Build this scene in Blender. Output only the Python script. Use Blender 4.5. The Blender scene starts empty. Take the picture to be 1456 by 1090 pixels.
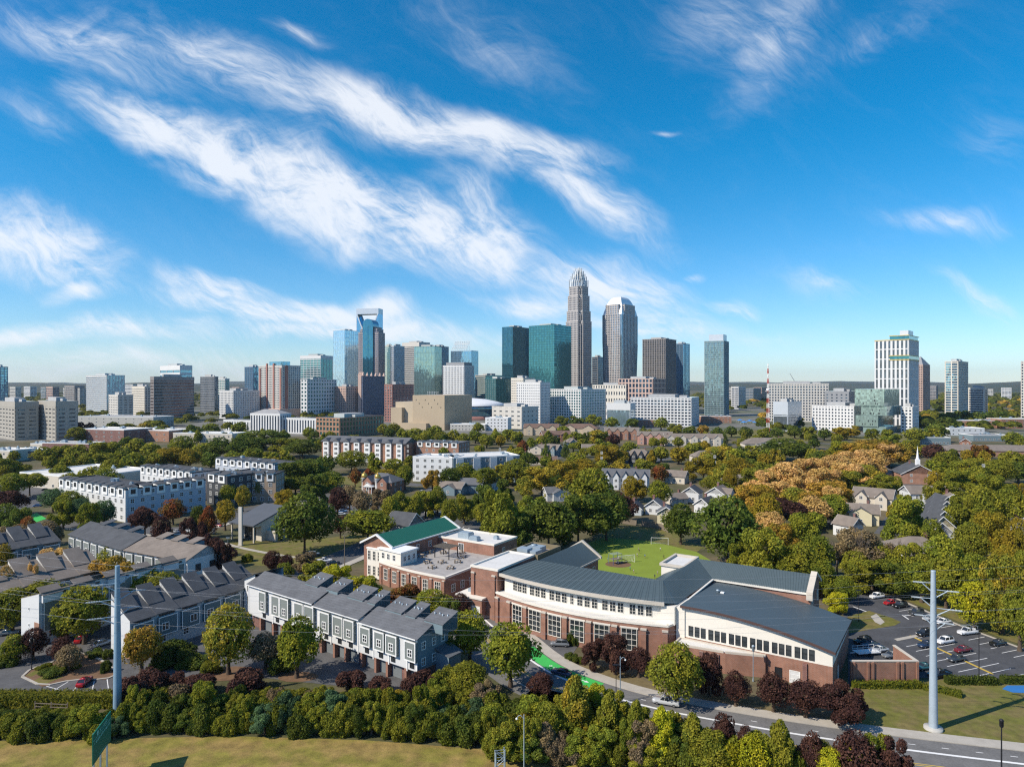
import bpy, bmesh, math, random
from math import sin, cos, pi, radians as R, sqrt, atan2, hypot
from mathutils import Vector
random.seed(7)
scene = bpy.context.scene
COL = scene.collection
# survey of the place: eye height, focal length in photo pixels, principal point. Used to turn
# measured ground points into metres; everything is then built at its real place and size.
H, F, CX, CY = 50.0, 970.0, 728.0, 546.0
def U(px, py, z=0.0):
    Y = (H - z) * F / (py - CY)
    return Vector(((px - CX) / F * Y, Y, z))
def zat(py, Y): return H - (py - CY) / F * Y
def XY(px, Y): return ((px - CX) / F * Y, Y)

# ---------------------------------------------------------------- mesh builder
class MB:
    def __init__(s): s.v = []; s.f = []; s.m = []; s.sm = []
    def poly(s, pts, mi=0, sm=False):
        b = len(s.v); s.v.extend([tuple(p) for p in pts]); s.f.append(list(range(b, b + len(pts)))); s.m.append(mi); s.sm.append(sm)
    def fan(s, verts, faces, mi=0, sm=False):
        b = len(s.v); s.v.extend([tuple(p) for p in verts])
        for f in faces: s.f.append([b + i for i in f]); s.m.append(mi); s.sm.append(sm)
    def box(s, x0, y0, z0, x1, y1, z1, mi=0):
        s.fan([(x0,y0,z0),(x1,y0,z0),(x1,y1,z0),(x0,y1,z0),(x0,y0,z1),(x1,y0,z1),(x1,y1,z1),(x0,y1,z1)],
              [(3,2,1,0),(4,5,6,7),(0,1,5,4),(1,2,6,5),(2,3,7,6),(3,0,4,7)], mi)
    def wbox(s, p0, p1, a0, a1, z0, z1, d0, d1, mi=0):
        """box along the wall p0->p1: from a0 to a1 metres along it, z0..z1, d0..d1 outward (right of the direction)"""
        L = hypot(p1[0]-p0[0], p1[1]-p0[1]); ux, uy = (p1[0]-p0[0])/L, (p1[1]-p0[1])/L
        nx, ny = uy, -ux
        def P(a, d, z): return (p0[0]+ux*a+nx*d, p0[1]+uy*a+ny*d, z)
        s.fan([P(a0,d1,z0),P(a1,d1,z0),P(a1,d0,z0),P(a0,d0,z0),P(a0,d1,z1),P(a1,d1,z1),P(a1,d0,z1),P(a0,d0,z1)],
              [(3,2,1,0),(4,5,6,7),(0,1,5,4),(1,2,6,5),(2,3,7,6),(3,0,4,7)], mi)
    def prism(s, poly, z0, z1, mi=0, mt=None, bottom=True):
        n = len(poly)
        vs = [(p[0],p[1],z0) for p in poly] + [(p[0],p[1],z1) for p in poly]
        s.fan(vs, [(i,(i+1)%n,(i+1)%n+n,i+n) for i in range(n)], mi)
        s.poly([(p[0],p[1],z1) for p in poly], mi if mt is None else mt)
        if bottom: s.poly([(p[0],p[1],z0) for p in reversed(poly)], mi)
    def tube(s, p, q, r0, r1=None, n=8, mi=0, sm=True):
        r1 = r0 if r1 is None else r1
        p, q = Vector(p), Vector(q); d = (q-p).normalized()
        a = Vector((0,0,1)) if abs(d.z) < .9 else Vector((1,0,0))
        x = d.cross(a).normalized(); y = d.cross(x)
        b = len(s.v)
        for c, r in ((p,r0),(q,r1)):
            for i in range(n):
                t = 2*pi*i/n; s.v.append(tuple(c + x*(r*cos(t)) + y*(r*sin(t))))
        for i in range(n):
            s.f.append([b+i, b+n+i, b+n+(i+1)%n, b+(i+1)%n]); s.m.append(mi); s.sm.append(sm)
        c0 = s.v[b:b+n]; c1 = s.v[b+n:b+2*n]
        s.poly(c0, mi); s.poly(list(reversed(c1)), mi)
    def lathe(s, c, prof, n=12, mi=0):
        """prof: list of (r, z)"""
        b = len(s.v)
        for r, z in prof:
            for i in range(n):
                t = 2*pi*i/n; s.v.append((c[0]+r*cos(t), c[1]+r*sin(t), c[2]+z))
        for k in range(len(prof)-1):
            for i in range(n):
                s.f.append([b+k*n+i, b+k*n+(i+1)%n, b+(k+1)*n+(i+1)%n, b+(k+1)*n+i]); s.m.append(mi); s.sm.append(True)
    def mesh(s, name, mats):
        me = bpy.data.meshes.new(name); me.from_pydata(s.v, [], s.f)
        for m in (mats if isinstance(mats, (list,tuple)) else [mats]): me.materials.append(m)
        me.polygons.foreach_set('material_index', s.m); me.polygons.foreach_set('use_smooth', s.sm); me.update()
        return me
    def build(s, name, mats, parent=None, **kw):
        return link(name, s.mesh(name, mats), parent, **kw)
def link(name, me, parent=None, loc=None, rz=None):
    o = bpy.data.objects.new(name, me); COL.objects.link(o)
    if parent is not None: o.parent = parent
    if loc is not None: o.location = loc
    if rz is not None: o.rotation_euler[2] = rz
    return o
LABELLED = []
def tag(o, label, cat, group=None, kind=None):
    if label: o['label'] = label
    if cat: o['category'] = cat
    if group: o['group'] = group
    if kind: o['kind'] = kind
    LABELLED.append(o)
    return o
def thing(name, label, cat, loc=(0,0,0), rz=0.0, group=None):
    o = bpy.data.objects.new(name, None); COL.objects.link(o)
    o.location = (loc[0], loc[1], loc[2] if len(loc) > 2 else 0.0); o.rotation_euler[2] = rz
    return tag(o, label, cat, group)
def struct(o): o['kind'] = 'structure'; return o
KIDS = {}
def copy_tree(root, loc, rz):
    c = root.copy(); COL.objects.link(c); c.location = loc; c.rotation_euler[2] = rz
    for ch in root.children:
        d = ch.copy(); COL.objects.link(d); d.parent = c
        for g in ch.children:
            e = g.copy(); COL.objects.link(e); e.parent = d
    return c

# ---------------------------------------------------------------- materials
def NT(m):
    m.use_nodes = True; nt = m.node_tree
    return nt, nt.nodes, nt.links
def node(nt, t, **kw):
    n = nt.nodes.new(t)
    for k, v in kw.items():
        if k[0] == 'i' and k[1:].isdigit(): n.inputs[int(k[1:])].default_value = v
        else: setattr(n, k, v)
    return n
MATS = {}
def mat(name, col, rough=.8, amp=.18, scale=.6, metal=0.0, spec=.3, bump=0.0, stripes=None, fine=True, col2=None):
    """matt surface with two scales of blotches; stripes=(axis, period, strength)"""
    if name in MATS: return MATS[name]
    m = bpy.data.materials.new(name); nt, N, L = NT(m)
    b = N['Principled BSDF']; b.inputs['Roughness'].default_value = rough; b.inputs['Metallic'].default_value = metal
    b.inputs['Specular IOR Level'].default_value = spec
    tc = node(nt, 'ShaderNodeTexCoord')
    n1 = node(nt, 'ShaderNodeTexNoise'); n1.inputs['Scale'].default_value = scale; n1.inputs['Detail'].default_value = 6
    L.new(tc.outputs['Object'], n1.inputs['Vector'])
    n2 = node(nt, 'ShaderNodeTexNoise'); n2.inputs['Scale'].default_value = scale*9; n2.inputs['Detail'].default_value = 3
    L.new(tc.outputs['Object'], n2.inputs['Vector'])
    mix = node(nt, 'ShaderNodeMix', data_type='FLOAT'); mix.inputs[0].default_value = .45 if fine else 0
    L.new(n1.outputs['Fac'], mix.inputs[2]); L.new(n2.outputs['Fac'], mix.inputs[3])
    mr = node(nt, 'ShaderNodeMapRange'); mr.inputs[1].default_value = .3; mr.inputs[2].default_value = .7
    mr.inputs[3].default_value = 1-amp; mr.inputs[4].default_value = 1+amp
    L.new(mix.outputs[0], mr.inputs[0])
    fac = mr.outputs[0]
    if stripes:
        ax, per, st = stripes
        sx = node(nt, 'ShaderNodeSeparateXYZ'); L.new(tc.outputs['Object'], sx.inputs[0])
        src = sx.outputs['XYZ'.index(ax)] if ax in 'XYZ' else None
        if src is None:
            ad = node(nt, 'ShaderNodeMath', operation='ADD'); L.new(sx.outputs[0], ad.inputs[0]); L.new(sx.outputs[1], ad.inputs[1]); src = ad.outputs[0]
        dv = node(nt, 'ShaderNodeMath', operation='DIVIDE', i1=per); L.new(src, dv.inputs[0])
        fr = node(nt, 'ShaderNodeMath', operation='FRACT'); L.new(dv.outputs[0], fr.inputs[0])
        lt = node(nt, 'ShaderNodeMath', operation='LESS_THAN', i1=.22); L.new(fr.outputs[0], lt.inputs[0])
        ml = node(nt, 'ShaderNodeMath', operation='MULTIPLY_ADD', i1=-st, i2=1.0); L.new(lt.outputs[0], ml.inputs[0])
        mm = node(nt, 'ShaderNodeMath', operation='MULTIPLY'); L.new(fac, mm.inputs[0]); L.new(ml.outputs[0], mm.inputs[1]); fac = mm.outputs[0]
    base = node(nt, 'ShaderNodeRGB'); base.outputs[0].default_value = (*col, 1); src = base.outputs[0]
    if col2:
        cm = node(nt, 'ShaderNodeMix', data_type='RGBA'); cm.inputs[6].default_value = (*col,1); cm.inputs[7].default_value = (*col2,1)
        rr = node(nt, 'ShaderNodeMapRange'); rr.inputs[1].default_value = .42; rr.inputs[2].default_value = .6
        n3 = node(nt, 'ShaderNodeTexNoise'); n3.inputs['Scale'].default_value = scale*.4; n3.inputs['Detail'].default_value = 5
        L.new(tc.outputs['Object'], n3.inputs['Vector']); L.new(n3.outputs['Fac'], rr.inputs[0]); L.new(rr.outputs[0], cm.inputs[0]); src = cm.outputs[2]
    vm = node(nt, 'ShaderNodeVectorMath', operation='SCALE'); L.new(src, vm.inputs[0]); L.new(fac, vm.inputs[3])
    L.new(vm.outputs[0], b.inputs['Base Color'])
    if bump:
        bp = node(nt, 'ShaderNodeBump'); bp.inputs['Strength'].default_value = bump; bp.inputs['Distance'].default_value = .05
        L.new(n2.outputs['Fac'], bp.inputs['Height']); L.new(bp.outputs[0], b.inputs['Normal'])
    MATS[name] = m; return m
def brick(name, c1, c2, mortar=(.32,.28,.25)):
    if name in MATS: return MATS[name]
    m = bpy.data.materials.new(name); nt, N, L = NT(m); b = N['Principled BSDF']; b.inputs['Roughness'].default_value = .9
    tc = node(nt, 'ShaderNodeTexCoord'); sx = node(nt, 'ShaderNodeSeparateXYZ'); L.new(tc.outputs['Object'], sx.inputs[0])
    ad = node(nt, 'ShaderNodeMath', operation='ADD'); L.new(sx.outputs[0], ad.inputs[0]); L.new(sx.outputs[1], ad.inputs[1])
    cb = node(nt, 'ShaderNodeCombineXYZ'); L.new(ad.outputs[0], cb.inputs[0]); L.new(sx.outputs[2], cb.inputs[1])
    br = node(nt, 'ShaderNodeTexBrick'); L.new(cb.outputs[0], br.inputs['Vector']); br.inputs['Scale'].default_value = 1
    br.inputs['Brick Width'].default_value = .42; br.inputs['Row Height'].default_value = .16; br.inputs['Mortar Size'].default_value = .012
    br.inputs['Color1'].default_value = (*c1,1); br.inputs['Color2'].default_value = (*c2,1); br.inputs['Mortar'].default_value = (*mortar,1)
    n1 = node(nt, 'ShaderNodeTexNoise'); n1.inputs['Scale'].default_value = .5; n1.inputs['Detail'].default_value = 6; L.new(tc.outputs['Object'], n1.inputs['Vector'])
    mr = node(nt, 'ShaderNodeMapRange'); mr.inputs[1].default_value=.3; mr.inputs[2].default_value=.7; mr.inputs[3].default_value=.8; mr.inputs[4].default_value=1.2; L.new(n1.outputs['Fac'], mr.inputs[0])
    vm = node(nt, 'ShaderNodeVectorMath', operation='SCALE'); L.new(br.outputs['Color'], vm.inputs[0]); L.new(mr.outputs[0], vm.inputs[3]); L.new(vm.outputs[0], b.inputs['Base Color'])
    MATS[name] = m; return m
def glass(name, col, metal=.75, rough=.06, cell=(1.6,1.6,3.6), var=.3, spec=.6):
    """tinted reflective glazing, each pane a little different"""
    if name in MATS: return MATS[name]
    m = bpy.data.materials.new(name); nt, N, L = NT(m); b = N['Principled BSDF']
    b.inputs['Metallic'].default_value = metal; b.inputs['Roughness'].default_value = rough; b.inputs['Specular IOR Level'].default_value = spec
    tc = node(nt, 'ShaderNodeTexCoord')
    of = node(nt, 'ShaderNodeVectorMath', operation='ADD'); of.inputs[1].default_value = (.37,.41,.2); L.new(tc.outputs['Object'], of.inputs[0])
    sn = node(nt, 'ShaderNodeVectorMath', operation='SNAP'); sn.inputs[1].default_value = cell; L.new(of.outputs[0], sn.inputs[0])
    wn = node(nt, 'ShaderNodeTexWhiteNoise'); wn.noise_dimensions = '3D'; L.new(sn.outputs[0], wn.inputs['Vector'])
    mr = node(nt, 'ShaderNodeMapRange'); mr.inputs[3].default_value=1-var; mr.inputs[4].default_value=1+var; L.new(wn.outputs['Value'], mr.inputs[0])
    vm = node(nt, 'ShaderNodeVectorMath', operation='SCALE'); vm.inputs[0].default_value = col; L.new(mr.outputs[0], vm.inputs[3]); L.new(vm.outputs[0], b.inputs['Base Color'])
    # slight tilt of every pane
    sb = node(nt, 'ShaderNodeVectorMath', operation='SUBTRACT'); sb.inputs[1].default_value = (.5,.5,.5); L.new(wn.outputs['Color'], sb.inputs[0])
    sc = node(nt, 'ShaderNodeVectorMath', operation='SCALE'); sc.inputs[3].default_value = .035; L.new(sb.outputs[0], sc.inputs[0])
    ge = node(nt, 'ShaderNodeNewGeometry'); an = node(nt, 'ShaderNodeVectorMath', operation='ADD'); L.new(ge.outputs['Normal'], an.inputs[0]); L.new(sc.outputs[0], an.inputs[1])
    no = node(nt, 'ShaderNodeVectorMath', operation='NORMALIZE'); L.new(an.outputs[0], no.inputs[0]); L.new(no.outputs[0], b.inputs['Normal'])
    MATS[name] = m; return m
def objmat(name, rough=.3, metal=0.0, coat=0.0):
    """paint whose colour is the object's own colour"""
    m = bpy.data.materials.new(name); nt, N, L = NT(m); b = N['Principled BSDF']
    oi = node(nt, 'ShaderNodeObjectInfo'); L.new(oi.outputs['Color'], b.inputs['Base Color'])
    b.inputs['Roughness'].default_value = rough; b.inputs['Metallic'].default_value = metal; b.inputs['Coat Weight'].default_value = coat
    MATS[name] = m; return m
def foliage(name):
    m = bpy.data.materials.new(name); nt, N, L = NT(m); b = N['Principled BSDF']
    oi = node(nt, 'ShaderNodeObjectInfo'); at = node(nt, 'ShaderNodeAttribute', attribute_type='OBJECT', attribute_name='tip')
    tc = node(nt, 'ShaderNodeTexCoord'); ge = node(nt, 'ShaderNodeNewGeometry')
    rd = node(nt, 'ShaderNodeMath', operation='MULTIPLY', i1=50.0); L.new(oi.outputs['Random'], rd.inputs[0])
    n1 = node(nt, 'ShaderNodeTexNoise', noise_dimensions='4D'); n1.inputs['Scale'].default_value = 1.6; n1.inputs['Detail'].default_value = 2; L.new(tc.outputs['Object'], n1.inputs['Vector']); L.new(rd.outputs[0], n1.inputs['W'])
    mr = node(nt, 'ShaderNodeMapRange'); mr.inputs[1].default_value = .4; mr.inputs[2].default_value = .62; L.new(n1.outputs['Fac'], mr.inputs[0])
    pr = node(nt, 'ShaderNodeMath', operation='MULTIPLY_ADD', i1=.5, i2=-.25); L.new(ge.outputs['Random Per Island'], pr.inputs[0])
    ad = node(nt, 'ShaderNodeMath', operation='ADD', use_clamp=True); L.new(mr.outputs[0], ad.inputs[0]); L.new(pr.outputs[0], ad.inputs[1])
    mx = node(nt, 'ShaderNodeMix', data_type='RGBA'); L.new(ad.outputs[0], mx.inputs[0]); L.new(oi.outputs['Color'], mx.inputs[6]); L.new(at.outputs['Color'], mx.inputs[7])
    r2 = node(nt, 'ShaderNodeMapRange'); r2.inputs[3].default_value=.65; r2.inputs[4].default_value=1.4; L.new(ge.outputs['Random Per Island'], r2.inputs[0])
    vm = node(nt, 'ShaderNodeVectorMath', operation='SCALE'); L.new(mx.outputs[2], vm.inputs[0]); L.new(r2.outputs[0], vm.inputs[3])
    L.new(vm.outputs[0], b.inputs['Base Color']); b.inputs['Roughness'].default_value = .7; b.inputs['Specular IOR Level'].default_value = .08
    tr = node(nt, 'ShaderNodeBsdfTranslucent'); L.new(vm.outputs[0], tr.inputs['Color'])
    ms = node(nt, 'ShaderNodeMixShader'); ms.inputs[0].default_value = .34; L.new(b.outputs[0], ms.inputs[1]); L.new(tr.outputs[0], ms.inputs[2])
    L.new(ms.outputs[0], N['Material Output'].inputs['Surface'])
    MATS[name] = m; return m

M_BRICK = brick('red_brick', (.285,.12,.07), (.235,.097,.057))
M_BRICKD = brick('dark_brick', (.20,.075,.06), (.15,.06,.05))
M_BRICKO = brick('orange_brick', (.36,.17,.10), (.30,.14,.085))
M_CREAM = mat('cream_stucco', (.72,.68,.60), .85, .06, .3)
M_WHITE = mat('white_siding', (.60,.61,.61), .7, .06, .4)
M_TRIM = mat('white_trim', (.78,.78,.76), .6, .05, .5)
M_STONE = mat('cast_stone', (.52,.47,.40), .85, .1, .6)
M_METALROOF = mat('standing_seam_roof', (.09,.122,.132), .5, .1, .15, metal=.25)
M_GREENROOF = mat('green_metal_roof', (.02,.13,.095), .45, .06, .2, metal=.1)
M_SHINGLE = mat('dark_shingle', (.075,.08,.088), .9, .3, .5, stripes=('Z',.22,.16))
M_SHINGLEG = mat('grey_shingle', (.12,.125,.135), .9, .28, .5, stripes=('Z',.22,.14))
M_SHINGLET = mat('taupe_shingle', (.20,.17,.145), .9, .25, .5, stripes=('Z',.22,.14))
M_SHINGLEB = mat('brown_shingle', (.16,.105,.08), .9, .25, .5, stripes=('Z',.22,.14))
M_FLATROOF = mat('pale_roof_membrane', (.62,.61,.58), .9, .14, .25)
M_GREYROOF = mat('grey_roof_gravel', (.30,.30,.30), .95, .2, .25)
M_SIDEG = mat('grey_green_siding', (.19,.215,.205), .8, .06, .4, stripes=('Z',.2,.1))
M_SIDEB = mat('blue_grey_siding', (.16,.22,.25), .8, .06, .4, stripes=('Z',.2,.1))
M_SIDED = mat('charcoal_siding', (.055,.06,.068), .8, .1, .4)
M_TAN = mat('tan_stucco', (.46,.38,.28), .9, .08, .3)
M_BEIGE = mat('beige_wall', (.55,.50,.42), .85, .07, .3)
M_YELLOWW = mat('pale_yellow_siding', (.62,.56,.38), .8, .06, .4)
M_CONC = mat('concrete', (.42,.41,.38), .9, .12, .4)
M_CONCD = mat('brown_concrete', (.30,.26,.22), .9, .1, .1)
M_ASPH = mat('asphalt', (.098,.098,.10), .9, .34, .4, bump=.2)
M_ASPHD = mat('dark_asphalt', (.07,.072,.078), .9, .35, .3, bump=.2)
M_PAVE = mat('pavement_concrete', (.40,.37,.32), .9, .15, .8)
M_PAINT = mat('road_paint_white', (.72,.72,.70), .7, .12, 1.5)
M_PAINTY = mat('road_paint_yellow', (.55,.38,.06), .7, .12, 1.5)
M_GREENPAINT = mat('green_lane_paint', (.05,.42,.085), .8, .12, 1.0)
M_GRASS = mat('dry_grass', (.19,.165,.032), .95, .52, .6, bump=.6, col2=(.25,.175,.055))
M_LAWN = mat('mown_lawn', (.13,.128,.025), .95, .4, .8, bump=.5, col2=(.16,.13,.045))
M_TURF = mat('sports_turf', (.19,.25,.03), .95, .14, .25, bump=.2)
M_GROUND = mat('rough_ground', (.075,.075,.03), .95, .35, .12, bump=.5, col2=(.13,.105,.06))
M_MULCH = mat('bark_mulch', (.16,.095,.055), .95, .3, 1.2, bump=.6)
M_BARK = mat('tree_bark', (.09,.065,.045), .95, .3, 3)
M_DARKMETAL = mat('dark_metal', (.03,.03,.035), .5, .1, 2, metal=.5)
M_GALV = mat('galvanised_steel', (.33,.40,.45), .5, .12, .8, metal=.3)
M_POLE = mat('pale_blue_steel', (.22,.34,.45), .55, .12, .5, metal=.15)
M_POLEG = mat('blue_grey_steel', (.36,.43,.49), .55, .1, .5, metal=.15)
M_WOOD = mat('weathered_wood', (.20,.165,.125), .9, .25, 1.5)
M_SIGN = mat('sign_green', (.0,.13,.085), .6, .1, 1)
M_SIGNTXT = mat('sign_lettering', (.20,.50,.44), .6, .1, 1)
M_WIRE = mat('wire_aluminium', (.45,.47,.50), .4, .05, 1, metal=.6)
M_PANE = glass('window_pane', (.03,.036,.04), .0, .06, cell=(1.1,1.1,1.3), var=.6, spec=.5)
M_PANEF = glass('framed_glazing', (.045,.055,.065), .1, .08, cell=(2.2,2.2,3.4), var=.55, spec=.8)
M_GLDARK = glass('dark_blue_glazing', (.05,.10,.17), .65, .05)
M_GLTEAL = glass('teal_glazing', (.07,.24,.26), .7, .10, var=.15)
M_GLBLUE = glass('blue_glazing', (.18,.38,.52), .8, .05, var=.14)
M_GLPALE = glass('pale_blue_glazing', (.42,.58,.68), .75, .08, var=.12)
M_GLGREEN = glass('pale_green_glazing', (.28,.42,.40), .7, .1, var=.12)
M_GLBRONZE = glass('bronze_glazing', (.12,.095,.10), .5, .08, var=.2)
M_GLGREY = glass('grey_glazing', (.18,.22,.26), .6, .08, var=.25)
M_CARPAINT = objmat('car_paint', .25, .0, .6)
M_TYRE = mat('tyre_rubber', (.02,.02,.02), .9, .1, 4)
M_RIM = mat('wheel_rim', (.35,.36,.38), .35, .1, 4, metal=.8)
M_CARGLASS = glass('car_window', (.02,.025,.03), .0, .04, var=.1, spec=.9)
M_LAMP = mat('headlamp_lens', (.75,.77,.8), .15, .05, 4)
M_TAIL = mat('tail_lamp_lens', (.35,.01,.01), .2, .05, 4)
M_LEAF = foliage('foliage')
M_TWIG = mat('bare_twigs', (.13,.105,.085), .95, .25, 2)
def tint(name, col, **k): return mat(name, col, **k)

# ---------------------------------------------------------------- windows
WINM = {}
def win_mesh(w, h, nx=1, ny=1, fr=.09, fm=None, pm=None, dep=.07):
    key = (round(w,2), round(h,2), nx, ny, fr, fm.name if fm else '', pm.name if pm else '')
    if key in WINM: return WINM[key]
    b = MB(); fm_, pm_ = fm or M_TRIM, pm or M_PANE
    b.box(-w/2, -dep*.35, 0, w/2, .02, h, 1)                  # pane, behind the frame
    for x in (-w/2, w/2-fr): b.box(x, -dep, 0, x+fr, .02, h, 0)
    b.box(-w/2+fr, -dep*.95, 0, w/2-fr, .02, fr, 0); b.box(-w/2+fr, -dep*.95, h-fr, w/2-fr, .02, h, 0)
    for i in range(1, nx):
        x = -w/2 + w*i/nx; b.box(x-fr*.35, -dep*.8, fr, x+fr*.35, .02, h-fr, 0)
    for i in range(1, ny):
        z = h*i/ny; b.box(-w/2+fr, -dep*.7, z-fr*.35, w/2-fr, .02, z+fr*.35, 0)
    WINM[key] = b.mesh('window', [fm_, pm_]); return WINM[key]
def put_windows(root, specs, kw):
    """specs: (x, y, z, rz, w, h). The 100 first stay single parts, the rest one part of kind stuff"""
    for (x, y, z, rz, w, h) in specs[:100]:
        link('window', win_mesh(w, h, **kw), root, (x, y, z), rz)
    if len(specs) > 100:
        b = MB()
        for (x, y, z, rz, w, h) in specs[100:]:
            c, s = cos(rz), sin(rz)
            def P(a, d, zz): return (x+c*a-s*d, y+s*a+c*d, z+zz)
            b.poly([P(-w/2,-.05,0), P(w/2,-.05,0), P(w/2,-.05,h), P(-w/2,-.05,h)])
        o = b.build('window', [M_PANE], root); o['kind'] = 'stuff'
def wall_windows(p0, p1, z0, fh, nfl, n, w, h, sill=.9, margin=1.0, skip=None):
    L = hypot(p1[0]-p0[0], p1[1]-p0[1]); ux, uy = (p1[0]-p0[0])/L, (p1[1]-p0[1])/L; rz = atan2(uy, ux)
    out = []
    for f in range(nfl):
        for i in range(n):
            if skip and skip(f, i): continue
            a = margin + (L-2*margin)*(i+.5)/n
            out.append((p0[0]+ux*a, p0[1]+uy*a, z0+f*fh+sill, rz, w, h))
    return out
def parapet(b, poly, z, h=.6, t=.3, mi=0):
    n = len(poly)
    for i in range(n):
        p, q = poly[i], poly[(i+1)%n]; L = hypot(q[0]-p[0], q[1]-p[1])
        b.wbox(p, q, .0, L-t, z, z+h, -t, .0, mi)
# ---------------------------------------------------------------- camera, sun, sky
cam = bpy.data.cameras.new('camera'); co = bpy.data.objects.new('camera', cam); COL.objects.link(co)
co.location = (0, 0, H); co.rotation_euler = (R(90), 0, 0)
cam.sensor_width = 36; cam.lens = 36*F/1456; cam.shift_y = (CY-545)/1456.0
cam.clip_start = .5; cam.clip_end = 60000; scene.camera = co
SUN_EL, SDX, SDY = R(41), -.907, -.421            # where the sun stands: to the left and a little behind
sd = bpy.data.lights.new('sun', 'SUN'); sd.energy = 5.0; sd.angle = R(.5); sd.color = (1, .91, .77)
so = bpy.data.objects.new('sun', sd); COL.objects.link(so); so.location = (-200, -100, 300)
dirv = Vector((-SDX*cos(SUN_EL), -SDY*cos(SUN_EL), -sin(SUN_EL)))
so.rotation_euler = dirv.to_track_quat('-Z', 'Y').to_euler()
W = bpy.data.worlds.new('World'); scene.world = W; W.use_nodes = True
nt = W.node_tree; N = nt.nodes; L = nt.links; N.clear()
sky = node(nt, 'ShaderNodeTexSky', sky_type='NISHITA', sun_disc=False)
sky.sun_elevation = SUN_EL; sky.sun_rotation = atan2(SDX, SDY); sky.air_density = 1.0; sky.dust_density = .15; sky.ozone_density = 4.5; sky.altitude = 200
hs = node(nt, 'ShaderNodeHueSaturation'); hs.inputs['Saturation'].default_value = 1.12; hs.inputs['Value'].default_value = 1.0
L.new(sky.outputs[0], hs.inputs['Color'])
bg = node(nt, 'ShaderNodeBackground'); bg.inputs[1].default_value = .125
tc = node(nt, 'ShaderNodeTexCoord'); sx = node(nt, 'ShaderNodeSeparateXYZ'); L.new(tc.outputs['Generated'], sx.inputs[0])
# clear polarised autumn air: deeper blue with height
el = node(nt, 'ShaderNodeMapRange', interpolation_type='SMOOTHSTEP'); el.inputs[1].default_value = -.02; el.inputs[2].default_value = .36; L.new(sx.outputs[2], el.inputs[0])
# ... most so at right angles to the sun; towards the sun the sky stays whitish
sdot = node(nt, 'ShaderNodeVectorMath', operation='DOT_PRODUCT'); sdot.inputs[1].default_value = (SDX*cos(SUN_EL), SDY*cos(SUN_EL), sin(SUN_EL)); L.new(tc.outputs['Generated'], sdot.inputs[0])
pz = node(nt, 'ShaderNodeMapRange', interpolation_type='SMOOTHSTEP'); pz.inputs[1].default_value = .62; pz.inputs[2].default_value = .30; L.new(sdot.outputs['Value'], pz.inputs[0])
ep = node(nt, 'ShaderNodeMath', operation='MULTIPLY'); L.new(el.outputs[0], ep.inputs[0]); L.new(pz.outputs[0], ep.inputs[1])
tn = node(nt, 'ShaderNodeMix', data_type='RGBA'); tn.inputs[6].default_value = (.86,.955,1.08,1); tn.inputs[7].default_value = (.045,.89,1.05,1); L.new(ep.outputs[0], tn.inputs[0])
tm = node(nt, 'ShaderNodeVectorMath', operation='MULTIPLY'); L.new(hs.outputs[0], tm.inputs[0]); L.new(tn.outputs[2], tm.inputs[1]); L.new(tm.outputs[0], bg.inputs[0])
ym = node(nt, 'ShaderNodeMath', operation='MAXIMUM', i1=.05); L.new(sx.outputs[1], ym.inputs[0])
du = node(nt, 'ShaderNodeMath', operation='DIVIDE'); L.new(sx.outputs[0], du.inputs[0]); L.new(ym.outputs[0], du.inputs[1])
dv = node(nt, 'ShaderNodeMath', operation='DIVIDE'); L.new(sx.outputs[2], dv.inputs[0]); L.new(ym.outputs[0], dv.inputs[1])
uv = node(nt, 'ShaderNodeCombineXYZ'); L.new(du.outputs[0], uv.inputs[0]); L.new(dv.outputs[0], uv.inputs[1])
# wind-drawn cirrus: patches of the sky dome (bearing and elevation tangents), broken up by noise drawn out along the wind
wn_ = node(nt, 'ShaderNodeTexNoise'); wn_.inputs['Scale'].default_value = 3.5; wn_.inputs['Detail'].default_value = 4; L.new(uv.outputs[0], wn_.inputs['Vector'])
ws = node(nt, 'ShaderNodeVectorMath', operation='SUBTRACT'); ws.inputs[1].default_value = (.5,.5,.5); L.new(wn_.outputs['Color'], ws.inputs[0])
wsc = node(nt, 'ShaderNodeVectorMath', operation='SCALE'); wsc.inputs[3].default_value = .14; L.new(ws.outputs[0], wsc.inputs[0])
wuv = node(nt, 'ShaderNodeVectorMath', operation='ADD'); L.new(uv.outputs[0], wuv.inputs[0]); L.new(wsc.outputs[0], wuv.inputs[1])
CLOUDS = [ # centre px, half length, half width, angle (down to the right), strength
 (120,60,240,60,25,.62),(330,105,230,55,27,.75),(560,170,260,48,20,.95),(720,205,190,42,14,1.0),(850,290,160,38,28,.85),
 (220,190,150,46,24,.9),(330,235,170,48,20,1.0),(470,290,230,62,25,1.15),(610,335,200,52,17,1.1),(700,320,130,45,35,.8),(560,355,150,34,8,.8),
 (50,340,150,52,14,.95),(120,385,90,22,12,.75),(130,410,70,22,5,.85),(330,410,120,26,14,.9),(430,440,250,28,6,1.05),(500,466,300,24,2,.95),(120,468,280,24,2,.8),(560,440,60,24,10,.9),
 (850,400,150,44,6,.95),(760,435,140,26,8,.75),(920,440,130,40,8,.7),(900,462,200,34,2,.7),(1040,432,60,16,14,.7),(985,385,22,7,0,.6),
 (1090,50,170,80,-55,.5),(1010,30,130,80,-30,.4),(1250,40,200,50,-30,.35),(1340,310,120,22,5,.55),(1385,408,90,22,27,.62),(1180,415,90,22,15,.5),(1080,480,160,20,2,.35),
 (1420,200,70,60,-40,.3),(935,185,22,7,-5,.5),(690,60,220,60,25,.34),(900,560,1400,60,0,.25),(300,520,600,44,0,.5),
 (420,45,60,22,20,.5),(230,172,70,30,12,.55),(60,180,90,40,30,.4),
]
acc = None
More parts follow.
